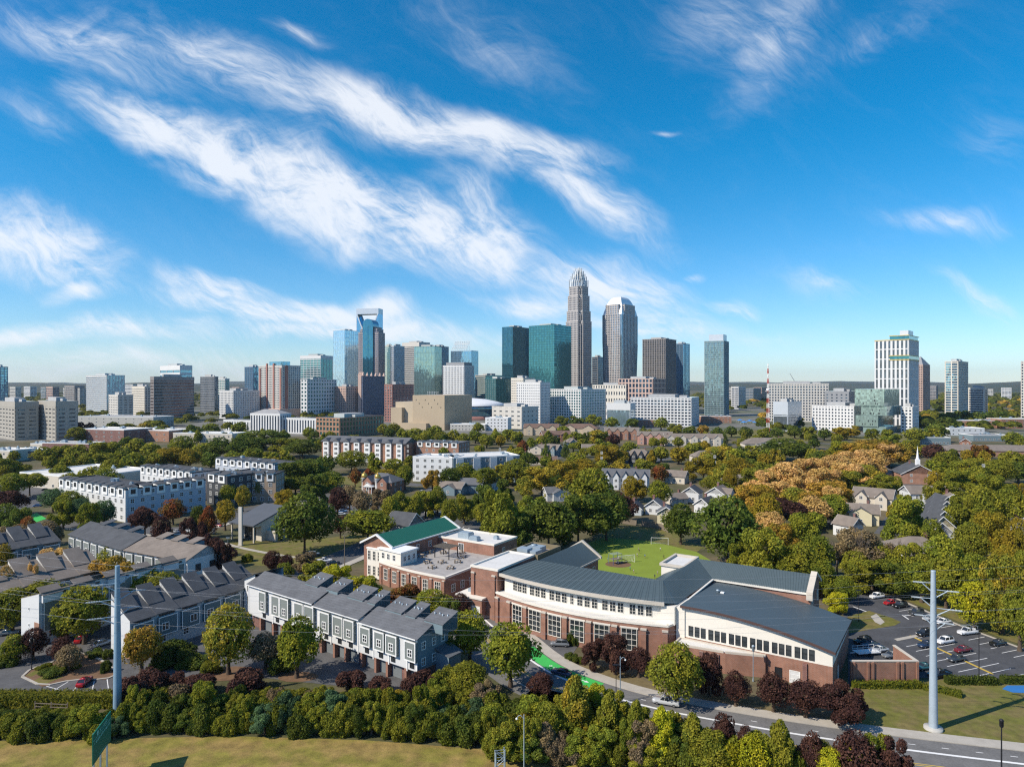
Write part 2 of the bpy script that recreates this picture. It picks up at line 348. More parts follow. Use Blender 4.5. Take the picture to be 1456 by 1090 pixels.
for (px, py, hl, hw, ang, st) in CLOUDS:
    mp = node(nt, 'ShaderNodeMapping', vector_type='TEXTURE')
    mp.inputs['Location'].default_value = ((px-CX)/F, (CY-py)/F, 0); mp.inputs['Rotation'].default_value = (0,0,-R(ang)); mp.inputs['Scale'].default_value = (hl/F*1.25, hw/F*1.35, 1)
    L.new(wuv.outputs[0], mp.inputs['Vector'])
    gr = node(nt, 'ShaderNodeTexGradient', gradient_type='SPHERICAL'); L.new(mp.outputs[0], gr.inputs[0])
    ml = node(nt, 'ShaderNodeMath', operation='MULTIPLY', i1=st*1.45); L.new(gr.outputs['Fac'], ml.inputs[0])
    if acc is None: acc = ml.outputs[0]
    else:
        a = node(nt, 'ShaderNodeMath', operation='SMOOTH_MAX', i2=.25); L.new(acc, a.inputs[0]); L.new(ml.outputs[0], a.inputs[1]); acc = a.outputs[0]
def streak(scale, sx_, sy_, ang, detail, rough, dist):
    mp = node(nt, 'ShaderNodeMapping', vector_type='TEXTURE'); mp.inputs['Rotation'].default_value = (0,0,R(-ang)); mp.inputs['Scale'].default_value = (1/sx_, 1/sy_, 1); L.new(wuv.outputs[0], mp.inputs['Vector'])
    n = node(nt, 'ShaderNodeTexNoise'); n.inputs['Scale'].default_value = scale; n.inputs['Detail'].default_value = detail; n.inputs['Roughness'].default_value = rough; n.inputs['Distortion'].default_value = dist
    L.new(mp.outputs[0], n.inputs['Vector']); return n.outputs['Fac']
s1 = streak(4.5, 1.0, 2.6, 22, 10, .66, .9); s2 = streak(13, 1.0, 3.6, 38, 9, .68, .7)
m1 = node(nt, 'ShaderNodeMath', operation='MULTIPLY_ADD', i1=.66); L.new(s1, m1.inputs[0])
m2 = node(nt, 'ShaderNodeMath', operation='MULTIPLY', i1=.34); L.new(s2, m2.inputs[0]); L.new(m2.outputs[0], m1.inputs[2])
nz = node(nt, 'ShaderNodeMapRange'); nz.inputs[1].default_value=.33; nz.inputs[2].default_value=.68; L.new(m1.outputs[0], nz.inputs[0])
# coverage = mask + noise - 1, softened
am = node(nt, 'ShaderNodeMath', operation='MULTIPLY_ADD', i1=1.35, i2=.22); L.new(nz.outputs[0], am.inputs[0])
ad = node(nt, 'ShaderNodeMath', operation='MULTIPLY'); L.new(am.outputs[0], ad.inputs[0]); L.new(acc, ad.inputs[1])
cv = node(nt, 'ShaderNodeMapRange', interpolation_type='SMOOTHSTEP'); cv.inputs[1].default_value=.12; cv.inputs[2].default_value=1.28; L.new(ad.outputs[0], cv.inputs[0])
# no cloud without a patch
gate = node(nt, 'ShaderNodeMapRange', interpolation_type='SMOOTHSTEP'); gate.inputs[1].default_value=.0; gate.inputs[2].default_value=.25; L.new(acc, gate.inputs[0])
cm = node(nt, 'ShaderNodeMath', operation='MULTIPLY'); L.new(cv.outputs[0], cm.inputs[0]); L.new(gate.outputs[0], cm.inputs[1])
cx = node(nt, 'ShaderNodeMath', operation='MULTIPLY', i1=.84); L.new(cm.outputs[0], cx.inputs[0])
cb = node(nt, 'ShaderNodeBackground'); cb.inputs[0].default_value = (.93,.955,1,1); cb.inputs[1].default_value = .92
ms = node(nt, 'ShaderNodeMixShader'); L.new(cx.outputs[0], ms.inputs[0]); L.new(bg.outputs[0], ms.inputs[1]); L.new(cb.outputs[0], ms.inputs[2])
wo = node(nt, 'ShaderNodeOutputWorld'); L.new(ms.outputs[0], wo.inputs['Surface'])
scene.view_settings.view_transform = 'Standard'; scene.view_settings.look = 'None'; scene.view_settings.exposure = .22; scene.view_settings.gamma = 1
scene.render.engine = 'CYCLES'
cy = scene.cycles; cy.max_bounces = 6; cy.diffuse_bounces = 4; cy.glossy_bounces = 3; cy.transmission_bounces = 3; cy.volume_bounces = 0; cy.transparent_max_bounces = 6
cy.use_denoising = False; cy.use_adaptive_sampling = True; cy.adaptive_threshold = .005; cy.pixel_filter_type = 'BLACKMAN_HARRIS'; cy.filter_width = 1.25
# ---------------------------------------------------------------- air
hb = MB(); hb.box(-9000, -300, -2, 9000, 15000, 330)
hm = bpy.data.materials.new('haze'); hnt, hN, hL = NT(hm); hN.remove(hN['Principled BSDF'])
pv = node(hnt, 'ShaderNodeVolumePrincipled'); pv.inputs['Color'].default_value = (.70,.84,1,1); pv.inputs['Density'].default_value = .000034; pv.inputs['Anisotropy'].default_value = .2
hL.new(pv.outputs[0], hN['Material Output'].inputs['Volume'])
hz = hb.build('haze', hm); hz['kind'] = 'stuff'
# ---------------------------------------------------------------- terrain, roads, lots
def sheet(name, pts, m, z, kind='structure'):
    b = MB(); b.poly([(p[0], p[1], z) for p in pts], 0)
    # keep the face up
    a = sum(pts[i][0]*pts[(i+1)%len(pts)][1]-pts[(i+1)%len(pts)][0]*pts[i][1] for i in range(len(pts)))
    if a < 0: b.f[0].reverse()
    o = b.build(name, m); o['kind'] = kind; return o
def pix(*p): return [U(a, b) for a, b in p]
gb = MB()
gx = [-9500,-3000,-1200,-500,-200,0,200,500,1200,3000,9500]; gy = [-250,0,60,120,200,400,800,1600,4000,9000,15500]
for i in range(10):
    for j in range(10): gb.poly([(gx[i],gy[j],-.02),(gx[i+1],gy[j],-.02),(gx[i+1],gy[j+1],-.02),(gx[i],gy[j+1],-.02)])
struct(gb.build('ground', M_GROUND))
# wooded hills along the horizon
rng = random.Random(3)
hbm = MB()
for (R0, hh, ph) in ((6200, 62, 0), (8200, 84, 2.1), (11500, 108, 4.4)):
    n = 150; prev = None
    for i in range(n+1):
        a = -R(48) + R(96)*i/n; x, y = R0*sin(a), R0*cos(a)
        z = hh*(.62+.2*sin(a*9+ph)+.12*sin(a*23+ph*2)+.06*sin(a*61)+.05*rng.random())
        cur = ((x*.86,y*.86,-1),(x*.93,y*.93,z*.6),(x,y,z),(x*1.06,y*1.06,-1))
        if prev:
            for k in range(3): hbm.poly([prev[k],cur[k],cur[k+1],prev[k+1]])
        prev = cur
M_HILL = mat('wooded_hill', (.035,.05,.022), .95, .4, .02, col2=(.06,.05,.02))
struct(hbm.build('hills', M_HILL))
# town streets and paved lots far off: sheets
sheet('town_paving', [(-700,520),(-300,640),(60,700),(420,640),(640,600),(900,1500),(-900,1500)], mat('town_ground',(.16,.155,.14),.95,.35,.03,col2=(.10,.11,.06)), .004)
# road in front of the school and its pavement
def ribbon(pts, w0, w1):
    """outline of a strip along pts, from offset w0 to w1 (right positive)"""
    l, r = [], []
    for i, p in enumerate(pts):
        a, b = pts[max(i-1,0)], pts[min(i+1,len(pts)-1)]; d = Vector((b[0]-a[0], b[1]-a[1], 0)).normalized(); n = Vector((d.y,-d.x,0))
        l.append(Vector(p)+n*w0); r.append(Vector(p)+n*w1)
    return l, r
def strip(name, pts, w0, w1, m, z, kind='structure', z1=None):
    l, r = ribbon(pts, w0, w1); b = MB()
    for i in range(len(pts)-1):
        b.poly([(r[i][0],r[i][1],z),(r[i+1][0],r[i+1][1],z),(l[i+1][0],l[i+1][1],z),(l[i][0],l[i][1],z)])
    if z1 is not None:   # vertical side faces of a raised strip
        for e in (l, r):
            for i in range(len(pts)-1): b.poly([(e[i][0],e[i][1],z1),(e[i+1][0],e[i+1][1],z1),(e[i+1][0],e[i+1][1],z),(e[i][0],e[i][1],z)])
    o = b.build(name, m); o['kind'] = kind; return o
def smooth(pts, k=3):
    for _ in range(k):
        q = [pts[0]]
        for i in range(len(pts)-1): q += [pts[i]*.75+pts[i+1]*.25, pts[i]*.25+pts[i+1]*.75]
        pts = q+[pts[-1]]
    return pts
kerb = smooth([Vector(p) for p in (U(690,860),U(745,905),U(790,943),U(850,968),U(930,992),U(1040,1012),U(1150,1030),U(1300,1050),U(1500,1073),U(1800,1110))], 2)
ROAD = kerb
strip('road', kerb, 0, 13.2, mat('road_asphalt', (.15,.147,.143), .9, .3, .35, bump=.2), .012)
strip('pavement', kerb, -2.3, -.0, M_PAVE, .13, z1=0)
strip('road_marking', kerb, 3.3, 3.75, M_PAINT, .018)
strip('road_marking', kerb, 6.9, 7.05, M_PAINTY, .018); strip('road_marking', kerb, 7.3, 7.45, M_PAINTY, .018)
def dashes(name, pts, off, w, on, gap, m, z):
    b = MB(); acc_ = 0; st = True; nxt = on
    d = [0]
    for i in range(1,len(pts)): d.append(d[-1]+(pts[i]-pts[i-1]).length)
    def at(s):
        for i in range(1,len(d)):
            if s <= d[i]:
                t = (s-d[i-1])/(d[i]-d[i-1]); p = pts[i-1].lerp(pts[i], t); q = (pts[i]-pts[i-1]).normalized(); return p, q
        return pts[-1], (pts[-1]-pts[-2]).normalized()
    s = 0
    while s+on < d[-1]:
        p, q = at(s); p2, q2 = at(s+on); n = Vector((q.y,-q.x,0)); n2 = Vector((q2.y,-q2.x,0))
        b.poly([p+n*(off+w)+Vector((0,0,z)), p2+n2*(off+w)+Vector((0,0,z)), p2+n2*off+Vector((0,0,z)), p+n*off+Vector((0,0,z))]); s += on+gap
    o = b.build(name, m); o['kind']='structure'
dashes('road_marking', kerb, 1.7, .12, .9, 3.2, M_PAINT, .018)
dashes('road_marking', kerb, 10.4, .14, 3, 6, M_PAINT, .018)
i0 = min(range(len(kerb)), key=lambda i: (kerb[i]-U(772,935)).length); i1 = min(range(len(kerb)), key=lambda i: (kerb[i]-U(862,973)).length)
strip('bicycle_lane', kerb[i0-2:i1+1], .25, 3.1, M_GREENPAINT, .022)
# bicycle and arrow marks on the green lane
bk = MB()
for f in (.35, .62):
    j = int(i0+(i1-i0)*f); p = kerb[j]; d = (kerb[j+1]-kerb[j]).normalized(); n = Vector((d.y,-d.x,0)); c = p+n*1.7
    for s in (-.75, .35):
        pts = [c+d*(s+.3*cos(t*pi/5))+n*(.3*sin(t*pi/5)) for t in range(10)]
        for k in range(10):
            a, e = pts[k], pts[(k+1)%10]; ci = c+d*s
            bk.poly([(*(a)[:2],.027),(*(e)[:2],.027),(*(ci+(e-ci)*.6)[:2],.027),(*(ci+(a-ci)*.6)[:2],.027)])
    q = c+d*2.2
    bk.poly([(*(q-n*.1-d*.8)[:2],.027),(*(q+n*.1-d*.8)[:2],.027),(*(q+n*.1)[:2],.027),(*(q-n*.1)[:2],.027)])
    bk.poly([(*(q-n*.35)[:2],.027),(*(q+n*.35)[:2],.027),(*(q+d*.8)[:2],.027)])
struct(bk.build('lane_marking', M_PAINT))
# drive in front of the curved wing, dry verge behind the pavement
sheet('drive', pix((708,905),(735,885),(800,905),(822,918),(810,935),(770,945),(735,930)), M_ASPH, .016)
sheet('lawn', pix((1200,968),(1310,966),(1460,968),(1600,980),(1700,1090),(1480,1068),(1300,1045),(1160,1026),(1230,1000)), M_LAWN, .008)
sheet('lawn', pix((-260,1050),(0,1053),(330,1046),(520,1052),(700,1066),(960,1095),(1100,1120),(1100,1330),(-300,1330)), M_GRASS, .03)
sheet('verge', pix((815,945),(870,948),(960,985),(1060,1000),(1160,1012),(1150,1026),(1040,1008),(930,988),(850,964)), mat('leafy_verge',(.16,.125,.06),.95,.3,.8,bump=.5), .010)
# school car park
LOT = pix((1196,862),(1228,838),(1262,846),(1300,862),(1360,888),(1420,910),(1500,940),(1640,985),(1640,1000),(1456,964),(1312,963),(1206,975),(1205,900))
sheet('car_park', LOT, M_ASPHD, .014)
sheet('car_park_lawn', pix((1205,876),(1236,868),(1268,878),(1281,884),(1272,889),(1240,894),(1207,900)), M_LAWN, .03)
sheet('path', pix((1238,876),(1246,872),(1258,884),(1252,888),(1244,884)), M_PAVE, .036)
sheet('traffic_island', pix((1271,908),(1302,902),(1306,905),(1276,911)), M_PAVE, .05)
lm = MB()
def lineq(b, a, c, w, z):
    d = (c-a).normalized(); n = Vector((-d.y,d.x,0))*w/2
    b.poly([(*(a-n)[:2],z),(*(c-n)[:2],z),(*(c+n)[:2],z),(*(a+n)[:2],z)])
A0, A1 = U(1294,903), U(1412,958); dA = (A1-A0).normalized(); sA = Vector((8.1,3.1,0)).normalized()
for k in range(9):
    p = A0+dA*(1.6+2.35*k)
    lineq(lm, p+sA*.4, p+sA*5.2, .14, .02)
    if k > 0: lineq(lm, p-sA*5.2, p-sA*.4, .14, .02)
for (x, y) in ((1400,905),(1416,911),(1432,917),(1448,923),(1465,929),(1345,882),(1360,888),(1300,865),(1318,872)):
    p = U(x, y); lineq(lm, p, p-sA*4.6, .14, .02)
for (x, y, x2, y2) in ((1213,862,1240,872),(1283,874,1292,880),(1286,875,1300,873)): lineq(lm, U(x,y), U(x2,y2), .3, .02)
struct(lm.build('parking_marking', M_PAINT))
sheet('parking_marking', [A0-sA*.25, A1-sA*.25, A1+sA*.25, A0+sA*.25], M_PAINTY, .024)
strip('kerb', smooth([Vector(p) for p in (U(1262,846),U(1300,862),U(1360,888),U(1420,910),U(1500,940))],1), -.4, 0, M_PAVE, .15, z1=0)
strip('lawn', smooth([Vector(p) for p in (U(1225,826),U(1262,843),U(1300,859),U(1360,884),U(1420,906),U(1500,936))],1), -5.5, -.5, M_LAWN, .02)
sheet('sports_pad', pix((1425,979),(1432,974),(1470,974),(1520,978),(1520,988),(1440,984)), mat('blue_rubber',(.03,.16,.42),.8,.08,1), .03)
# play field behind the school
FIELD = pix((760,822),(812,790),(836,771),(862,764),(925,769),(990,784),(1012,797),(1000,830),(930,850),(850,850))
sheet('play_field', FIELD, M_TURF, .02)
sheet('lawn', pix((836,772),(858,758),(872,748),(962,746),(970,765),(1000,778),(990,785),(925,770),(862,765)), M_LAWN, .014)
cc = U(879, 802); sheet('play_area', [cc+Vector((3.6*cos(t*pi/16), 3.2*sin(t*pi/16),0)) for t in range(32)], M_MULCH, .028)
# townhouse lanes
sheet('lane', pix((-160,978),(0,980),(120,982),(165,980),(300,955),(420,968),(580,985),(640,960),(560,905),(300,860),(190,850),(60,870),(-160,880)), M_ASPH, .010)
sheet('lane', pix((-160,870),(60,862),(330,800),(330,770),(60,800),(-160,810)), M_ASPH, .009)
isl = pix((31,962),(44,950),(75,943),(80,930),(110,925),(150,940),(168,958),(150,966),(105,966),(60,976))
sheet('planting_island', isl, M_MULCH, .05)
il = smooth([Vector(p) for p in isl+[isl[0]]],1); strip('kerb', il, -.15, .25, M_PAVE, .14, z1=0)
sheet('island_lawn', pix((44,970),(60,961),(90,962),(62,973)), M_LAWN, .06); sheet('island_lawn', pix((36,960),(50,953),(58,955),(44,962)), M_LAWN, .06)
pl = MB()
for (x0,y0,x1,y1) in ((78,980,98,968),(104,981,115,969),(131,981,134,968),(152,963,154,978),(66,975,84,980)): lineq(pl, U(x0,y0), U(x1,y1), .13, .02)
struct(pl.build('parking_marking', M_PAINT))
sheet('tree_pit', [U(325,957)+Vector((4*cos(t*pi/8),3*sin(t*pi/8),0)) for t in range(16)], M_MULCH, .03)
sheet('tree_pit', [U(424,962)+Vector((3.4*cos(t*pi/8),2*sin(t*pi/8),0)) for t in range(16)], M_MULCH, .03)
# street between the townhouses and the church, lots and lawns there
st1 = smooth([Vector(p) for p in (U(-60,760),U(30,757),U(100,742),U(230,757),U(290,748),U(345,727),U(420,712),U(480,702))],2)
strip('street', st1, -6, 6, M_ASPH, .011); strip('pavement', st1, 6, 8, M_PAVE, .12, z1=0)
sheet('bicycle_lane', pix((40,733),(52,729),(66,737),(52,742)), M_GREENPAINT, .03)
sheet('lawn', pix((300,795),(318,768),(400,770),(470,764),(520,757),(545,765),(470,792),(420,806),(330,802)), M_LAWN, .012)
strip('path', smooth([Vector(p) for p in (U(306,768),U(340,778),U(380,786),U(420,792))],1), -.8, .8, M_PAVE, .02)
st2 = smooth([Vector(p) for p in (U(400,850),U(445,808),U(500,786),U(548,764),U(600,735))],2)
strip('street', st2, -5, 5, M_ASPH, .018); strip('pavement', st2, 5, 7.5, M_PAVE, .12, z1=0)
sheet('car_park', pix((440,735),(480,705),(560,712),(650,735),(690,745),(672,760),(600,755),(560,745),(470,728)), M_ASPH, .013)
sheet('car_park', pix((10,735),(60,715),(110,690),(60,680),(0,690),(-80,720)), M_ASPH, .010)
for k in range(16):
    p = U(566+8*k, 727+1.6*k)
pm = MB()
for k in range(14): lineq(pm, U(570+7.5*k, 729+1.6*k), U(560+7.5*k, 737+1.6*k), .15, .02)
struct(pm.build('parking_marking', M_PAINT))
sheet('school_yard', pix((520,850),(640,870),(700,850),(745,800),(735,770),(690,830),(600,850)), M_PAVE, .007)
# neighbourhood streets
for pts in (((600,700),(700,672),(840,640),(1000,630),(1200,640)),((1000,720),(1040,690),(1060,660),(1000,632)),((840,690),(905,662),(950,650)),((1180,745),(1225,700),(1265,680),(1330,672),(1456,670)),
            ((1262,760),(1290,715),(1300,680)),((1100,625),(1300,640),(1500,650)),((430,700),(520,682),(600,690)),((750,605),(900,612),(1100,618))):
    strip('street', smooth([Vector(U(*p)) for p in pts],2), -4, 4, M_ASPH, .009)
sheet('lawn', pix((1000,613),(1120,610),(1170,618),(1150,628),(1040,622)), M_LAWN, .02)
sheet('lawn', pix((1200,622),(1280,618),(1300,625),(1220,632)), M_LAWN, .02)
sheet('lawn', pix((465,690),(475,678),(520,676),(540,690),(500,697)), M_LAWN, .02)
sheet('car_park', pix((850,604),(930,603),(940,609),(850,611)), M_ASPH, .022)
sheet('lawn', pix((735,1000),(760,975),(800,985),(790,1015),(750,1040)), M_GRASS, .012)
# ---------------------------------------------------------------- school with curved wing
SU, SV = (.84, -.543), (.543, .84); SO = (31.2, 124.6); SROT = atan2(SU[1], SU[0])
def sloc(P):
    d = (P[0]-SO[0], P[1]-SO[1]); return (d[0]*SU[0]+d[1]*SU[1], d[0]*SV[0]+d[1]*SV[1])
school = thing('school', 'large brick and cream school with a curved front and slate blue metal roofs', 'school', SO, SROT)
def arc(p, q, sag, n):
    """points from p to q bulging towards -y by sag"""
    c = hypot(q[0]-p[0], q[1]-p[1]); out = []
    for i in range(n+1):
        t = i/n; b = 4*t*(1-t)*sag
        nx, ny = (q[1]-p[1])/c, -(q[0]-p[0])/c
        out.append((p[0]+(q[0]-p[0])*t+nx*b, p[1]+(q[1]-p[1])*t+ny*b))
    return out
NA = 28
bf = arc((-39.5,-2.6), (-1.9,-2.3), 3.2, NA)          # brick front
uf = arc((-38.6,-.6), (-3.9,-.5), 2.1, NA)            # upper front, set back
def along(c, s):
    d = [0]
    for i in range(1,len(c)): d.append(d[-1]+hypot(c[i][0]-c[i-1][0], c[i][1]-c[i-1][1]))
    s *= d[-1]
    for i in range(1,len(c)):
        if s <= d[i]+1e-6:
            t = (s-d[i-1])/(d[i]-d[i-1]); a, b = c[i-1], c[i]
            return (a[0]+(b[0]-a[0])*t, a[1]+(b[1]-a[1])*t, atan2(b[1]-a[1], b[0]-a[0]))
ZB, ZE, ZR = 6.0, 9.5, 12.0
b = MB(); b.prism(bf+[(-.6,3),(-.6,9),(-39.5,9)], 0, ZB-.003, 0); wl = b.build('brick_wall', M_BRICK, school); wl['label'] = 'curved red brick lower storey'
# cream parapet cap and ledge
b = MB()
for i in range(NA): b.wbox(bf[i], bf[i+1], 0, hypot(bf[i+1][0]-bf[i][0], bf[i+1][1]-bf[i][1]), ZB-.05, ZB+.32, -.45, .12)
b.wbox(bf[-1], (-.6,3), 0, 5.3, ZB-.05, ZB+.32, -.45, .12)
b.build('parapet_cap', M_CREAM, school)
b = MB(); b.prism(bf+[(-.6,3),(-.6,3.5),(-39,3.5)], ZB, ZB+.06); b.build('ledge_roof', M_FLATROOF, school)
# brick piers and tall windows between them
for k in range(9):
    s = (.018, .115, .235, .36, .485, .615, .745, .885, .985)[k]
    x, y, a = along(bf, s); o_ = MB(); o_.box(-.45,-.4,0,.45,.05,ZB-.9,0); o_.box(-.55,-.5,ZB-.9,.55,.05,ZB-.6,1); link('pier', o_.mesh('pier',[M_BRICK,M_STONE]), school, (x,y,0), a)
M_WF = M_CREAM
for k in range(6):
    s = (.175,.297,.422,.55,.68,.815)[k]
    x, y, a = along(bf, s); w_ = 3.0 if k else 2.7
    link('tall_window', win_mesh(w_, 4.1, 3, 4, .11, M_CREAM, M_PANE, .12), school, (x,y,1.0), a)
    s_ = MB(); s_.box(-w_/2-.2,-.16,5.1,w_/2+.2,.02,5.35); link('lintel', s_.mesh('lintel',M_CREAM), school, (x,y,0), a)
# upper storey
b = MB(); b.prism(uf+[(-3.9,6),(-38.6,6)], ZB+.02, ZE, 0); o=b.build('upper_wall', M_CREAM, school); o['label']='curved cream upper storey'
b = MB(); b.prism([(-3.85,-1.0),(-1.2,-1.0),(-1.2,6.0),(-3.85,6.0)], ZB+.02, ZE-.2, 0); b.build('corner_pillar', M_CREAM, school)
b = MB(); b.prism([(-1.19,-.2),(.4,-.2),(.4,6.0),(-1.19,6.0)], 0, ZE-.3, 0); b.build('link_wall', M_CREAM, school)
for s0, s1, n in ((.071,.184,3),(.202,.325,3),(.343,.467,3),(.483,.507,1),(.523,.655,3),(.672,.803,3),(.825,.957,3)):
    for i in range(n):
        x, y, a = along(uf, s0+(s1-s0)*(i+.5)/n)
        link('upper_window', win_mesh((1.22 if n == 3 else .8),1.9,2,3,.075,M_CREAM,M_PANE), school, (x,y,ZB+.8), a)
# eave fascia
b = MB(); ef = arc((-39.6,-1.6), (-3.0,-1.5), 2.3, NA)
for i in range(NA): b.wbox(ef[i], ef[i+1], 0, hypot(ef[i+1][0]-ef[i][0], ef[i+1][1]-ef[i][1]), ZE-.15, ZE+.5, -.5, 0)
b.build('eave_fascia', M_STONE, school)
def seam_roof(b, quads, per=.55, mi=0, rib=.045):
    """metal sheets given as (eave0, eave1, ridge1, ridge0) with upstanding seams running up the slope"""
    for (e0, e1, r1, r0) in quads:
        e0,e1,r1,r0 = map(Vector,(e0,e1,r1,r0)); b.poly([e0,e1,r1,r0], mi)
        nrm = (e1-e0).cross(r0-e0).normalized(); nrm = nrm if nrm.z > 0 else -nrm
        ln = max((e1-e0).length, (r1-r0).length); n = max(2,int(ln/per)); w = (e1-e0).normalized()*rib/2
        for i in range(1,n):
            p, q = e0.lerp(e1,i/n), r0.lerp(r1,i/n)
            up = nrm*rib
            b.fan([p-w,p+w,q+w,q-w,p-w+up,p+w+up,q+w+up,q-w+up], [(4,5,6,7),(0,4,7,3),(1,2,6,5)], mi)
# roof of the curved wing: eave arc up to a straight ridge, then down behind
rq = []
for i in range(NA):
    t0, t1 = i/NA, (i+1)/NA
    r0 = (-34.4+28.6*t0, 5.3, ZR); r1 = (-34.4+28.6*t1, 5.3, ZR)
    rq.append(((ef[i][0],ef[i][1],ZE+.42),(ef[i+1][0],ef[i+1][1],ZE+.42),r1,r0))
b = MB(); seam_roof(b, rq, .42)
seam_roof(b, [((-6.5,11,ZE),(-34,11,ZE),(-34.4,5.3,ZR),(-5.8,5.3,ZR))])
seam_roof(b, [((-39.6,-1.6,ZE+.42),(-34.4,5.3,ZR),(-34.4,5.32,ZR),(-39.8,6.5,ZE+.2))])
o=b.build('roof', M_METALROOF, school); o['label']='curved slate blue metal roof over the front wing'
b = MB(); b.prism([(-38,5.5),(-6,5.5),(-6,10.8),(-38,10.8)], 0, ZE-.02); b.build('rear_wall', M_BRICK, school)
# cross wing B and back wing
b = MB()
seam_roof(b, [((-1.4,.6,ZE),(-.5,20.3,ZE),(-5.3,25.2,ZR),(-5.8,5.3,ZR))])
seam_roof(b, [((-3.05,-1.55,ZE+.42),(-1.4,.6,ZE),(-5.8,5.3,ZR),(-5.82,5.28,ZR))])
seam_roof(b, [((-10.5,30.8,ZE),(-10.5,9.8,ZE),(-5.8,5.3,ZR),(-5.3,25.2,ZR))])
seam_roof(b, [((-.5,20.3,ZE),(18.2,20.6,ZE),(18.2,25.7,ZR),(-5.3,25.2,ZR))])
seam_roof(b, [((18.2,30.8,ZE),(-10.5,30.8,ZE),(-5.3,25.2,ZR),(18.2,25.7,ZR))])
o=b.build('roof', M_METALROOF, school); o['label']='slate blue metal roof over the rear wings'
b = MB(); b.prism([(-10.2,9),(-1.0,9),(-1.0,20.9),(17.9,20.9),(17.9,30.5),(-10.2,30.5)], 0, ZE-.06); b.build('brick_wall', M_BRICK, school)
b = MB(); b.wbox((-.4,20.45),(18.2,20.7),0,18.6,ZE-.35,ZE+.06,-.25,.1); b.build('eave_fascia', M_CREAM, school)
b = MB()   # gable end with a stone coping
b.fan([(17.95,20.6,0),(17.95,30.8,0),(17.95,30.8,ZE-.1),(17.95,25.7,ZR-.1),(17.95,20.6,ZE-.1),(18.25,20.6,0),(18.25,30.8,0),(18.25,30.8,ZE-.1),(18.25,25.7,ZR-.1),(18.25,20.6,ZE-.1)],
      [(0,4,3,2,1),(5,6,7,8,9),(0,5,9,4),(1,2,7,6)])
b.build('gable_wall', M_BRICK, school)
b = MB()
for (y0,z0,y1,z1) in ((20.2,ZE-.15,25.7,ZR+.55),(31.2,ZE-.15,25.7,ZR+.55)):
    b.fan([(17.6,y0,z0),(18.75,y0,z0),(18.75,y1,z1-.3),(17.6,y1,z1-.3),(17.6,y0,z0+.5),(18.75,y0,z0+.5),(18.75,y1,z1+.1),(17.6,y1,z1+.1)],
          [(0,1,2,3),(4,7,6,5),(0,4,5,1),(1,5,6,2),(3,2,6,7),(0,3,7,4)])
b.box(17.6,20.0,ZE-1.2,18.75,20.75,ZE-.2)
b.build('gable_coping', M_STONE, school)
for y in (22.2, 24.4, 27, 29.2): link('window', win_mesh(1.2,3.4,2,4,.1,M_CREAM), school, (18.26,y,1.2), pi/2)
for y in (22.8, 28.6): link('window', win_mesh(1.4,2.0,2,2,.1,M_CREAM), school, (18.26,y,6.2), pi/2)
for i in range(6): link('window', win_mesh(1.5,1.8,2,2,.1,M_CREAM), school, (1.4+2.8*i,20.9,1.2), 0)
# gym wing: barrel of metal over cream and brick
LG, DG = 25.0, 20.0
def zg(s): return 9.5+.025*s-.0058*s*s
ss = [LG*i/14 for i in range(15)]
b = MB(); b.prism([(0,0),(LG,0),(LG,DG),(0,DG)], 0, 4.0-.004); b.build('brick_wall', M_BRICK, school)
b = MB()
for i in range(14):
    s0, s1 = ss[i], ss[i+1]; e = .03
    b.poly([(s0,e,4),(s1,e,4),(s1,e,zg(s1)-.1),(s0,e,zg(s0)-.1)]); b.poly([(s1,DG-e,4),(s0,DG-e,4),(s0,DG-e,zg(s0)-.9),(s1,DG-e,zg(s1)-.9)])
b.poly([(LG-e,0,4),(LG-e,DG,4),(LG-e,DG,zg(LG)-1.0),(LG-e,0,zg(LG)-.1)]); b.poly([(e,DG,4),(e,0,4),(e,0,9.4),(e,DG,8.5)])
o=b.build('upper_wall', M_CREAM, school); o['label']='cream rendered gym wall above brick'
b = MB()
for i in range(14):
    s0, s1 = ss[i], ss[i+1]
    if i == 0: s0 = -.3
    if i == 13: s1 = LG+.5
    za, zb_ = zg(s0), zg(s1)
    b.poly([(s0,-.7,za+.3),(s1,-.7,zb_+.3),(s1,DG+.4,zb_-.55),(s0,DG+.4,za-.55)])
    b.poly([(s0,-.7,za-.15),(s1,-.7,zb_-.15),(s1,-.7,zb_+.3),(s0,-.7,za+.3)], 1)
    b.poly([(s0,-.7,za-.15),(s0,DG+.4,za-1.0),(s1,DG+.4,zb_-1.0),(s1,-.7,zb_-.15)], 1)
b.poly([(LG+.5,-.7,zg(LG+.5)-.15),(LG+.5,DG+.4,zg(LG+.5)-1),(LG+.5,DG+.4,zg(LG+.5)-.55),(LG+.5,-.7,zg(LG+.5)+.3)],1)
o=b.build('roof', [mat('gym_roof_sheet',(.088,.112,.122),.5,.08,.15,metal=.2), mat('brown_fascia',(.085,.05,.045),.6,.1,.5)], school); o['label']='wide slate blue gym roof curving down to the east end'
for g in range(6):
    for i in range(3): link('gym_window', win_mesh(.86,1.8,1,2,.05,M_DARKMETAL,M_PANE), school, (1.5+3.62*g+1.12*i,.0+.03,4.35), 0)
for s_ in (1.2,7.9,14.2,20.8): 
    o_ = MB(); o_.box(-.35,-.28,0,.35,.02,3.75); link('pier', o_.mesh('pier',M_BRICKD), school, (s_,0,0), 0)
link('service_door', win_mesh(1.7,2.1,1,3,.1,M_TRIM,M_WHITE), school, (19.2,0,0.0), 0)
link('service_door', win_mesh(1.2,2.1,1,1,.1,M_DARKMETAL,M_DARKMETAL), school, (16.6,0,0.0), 0)
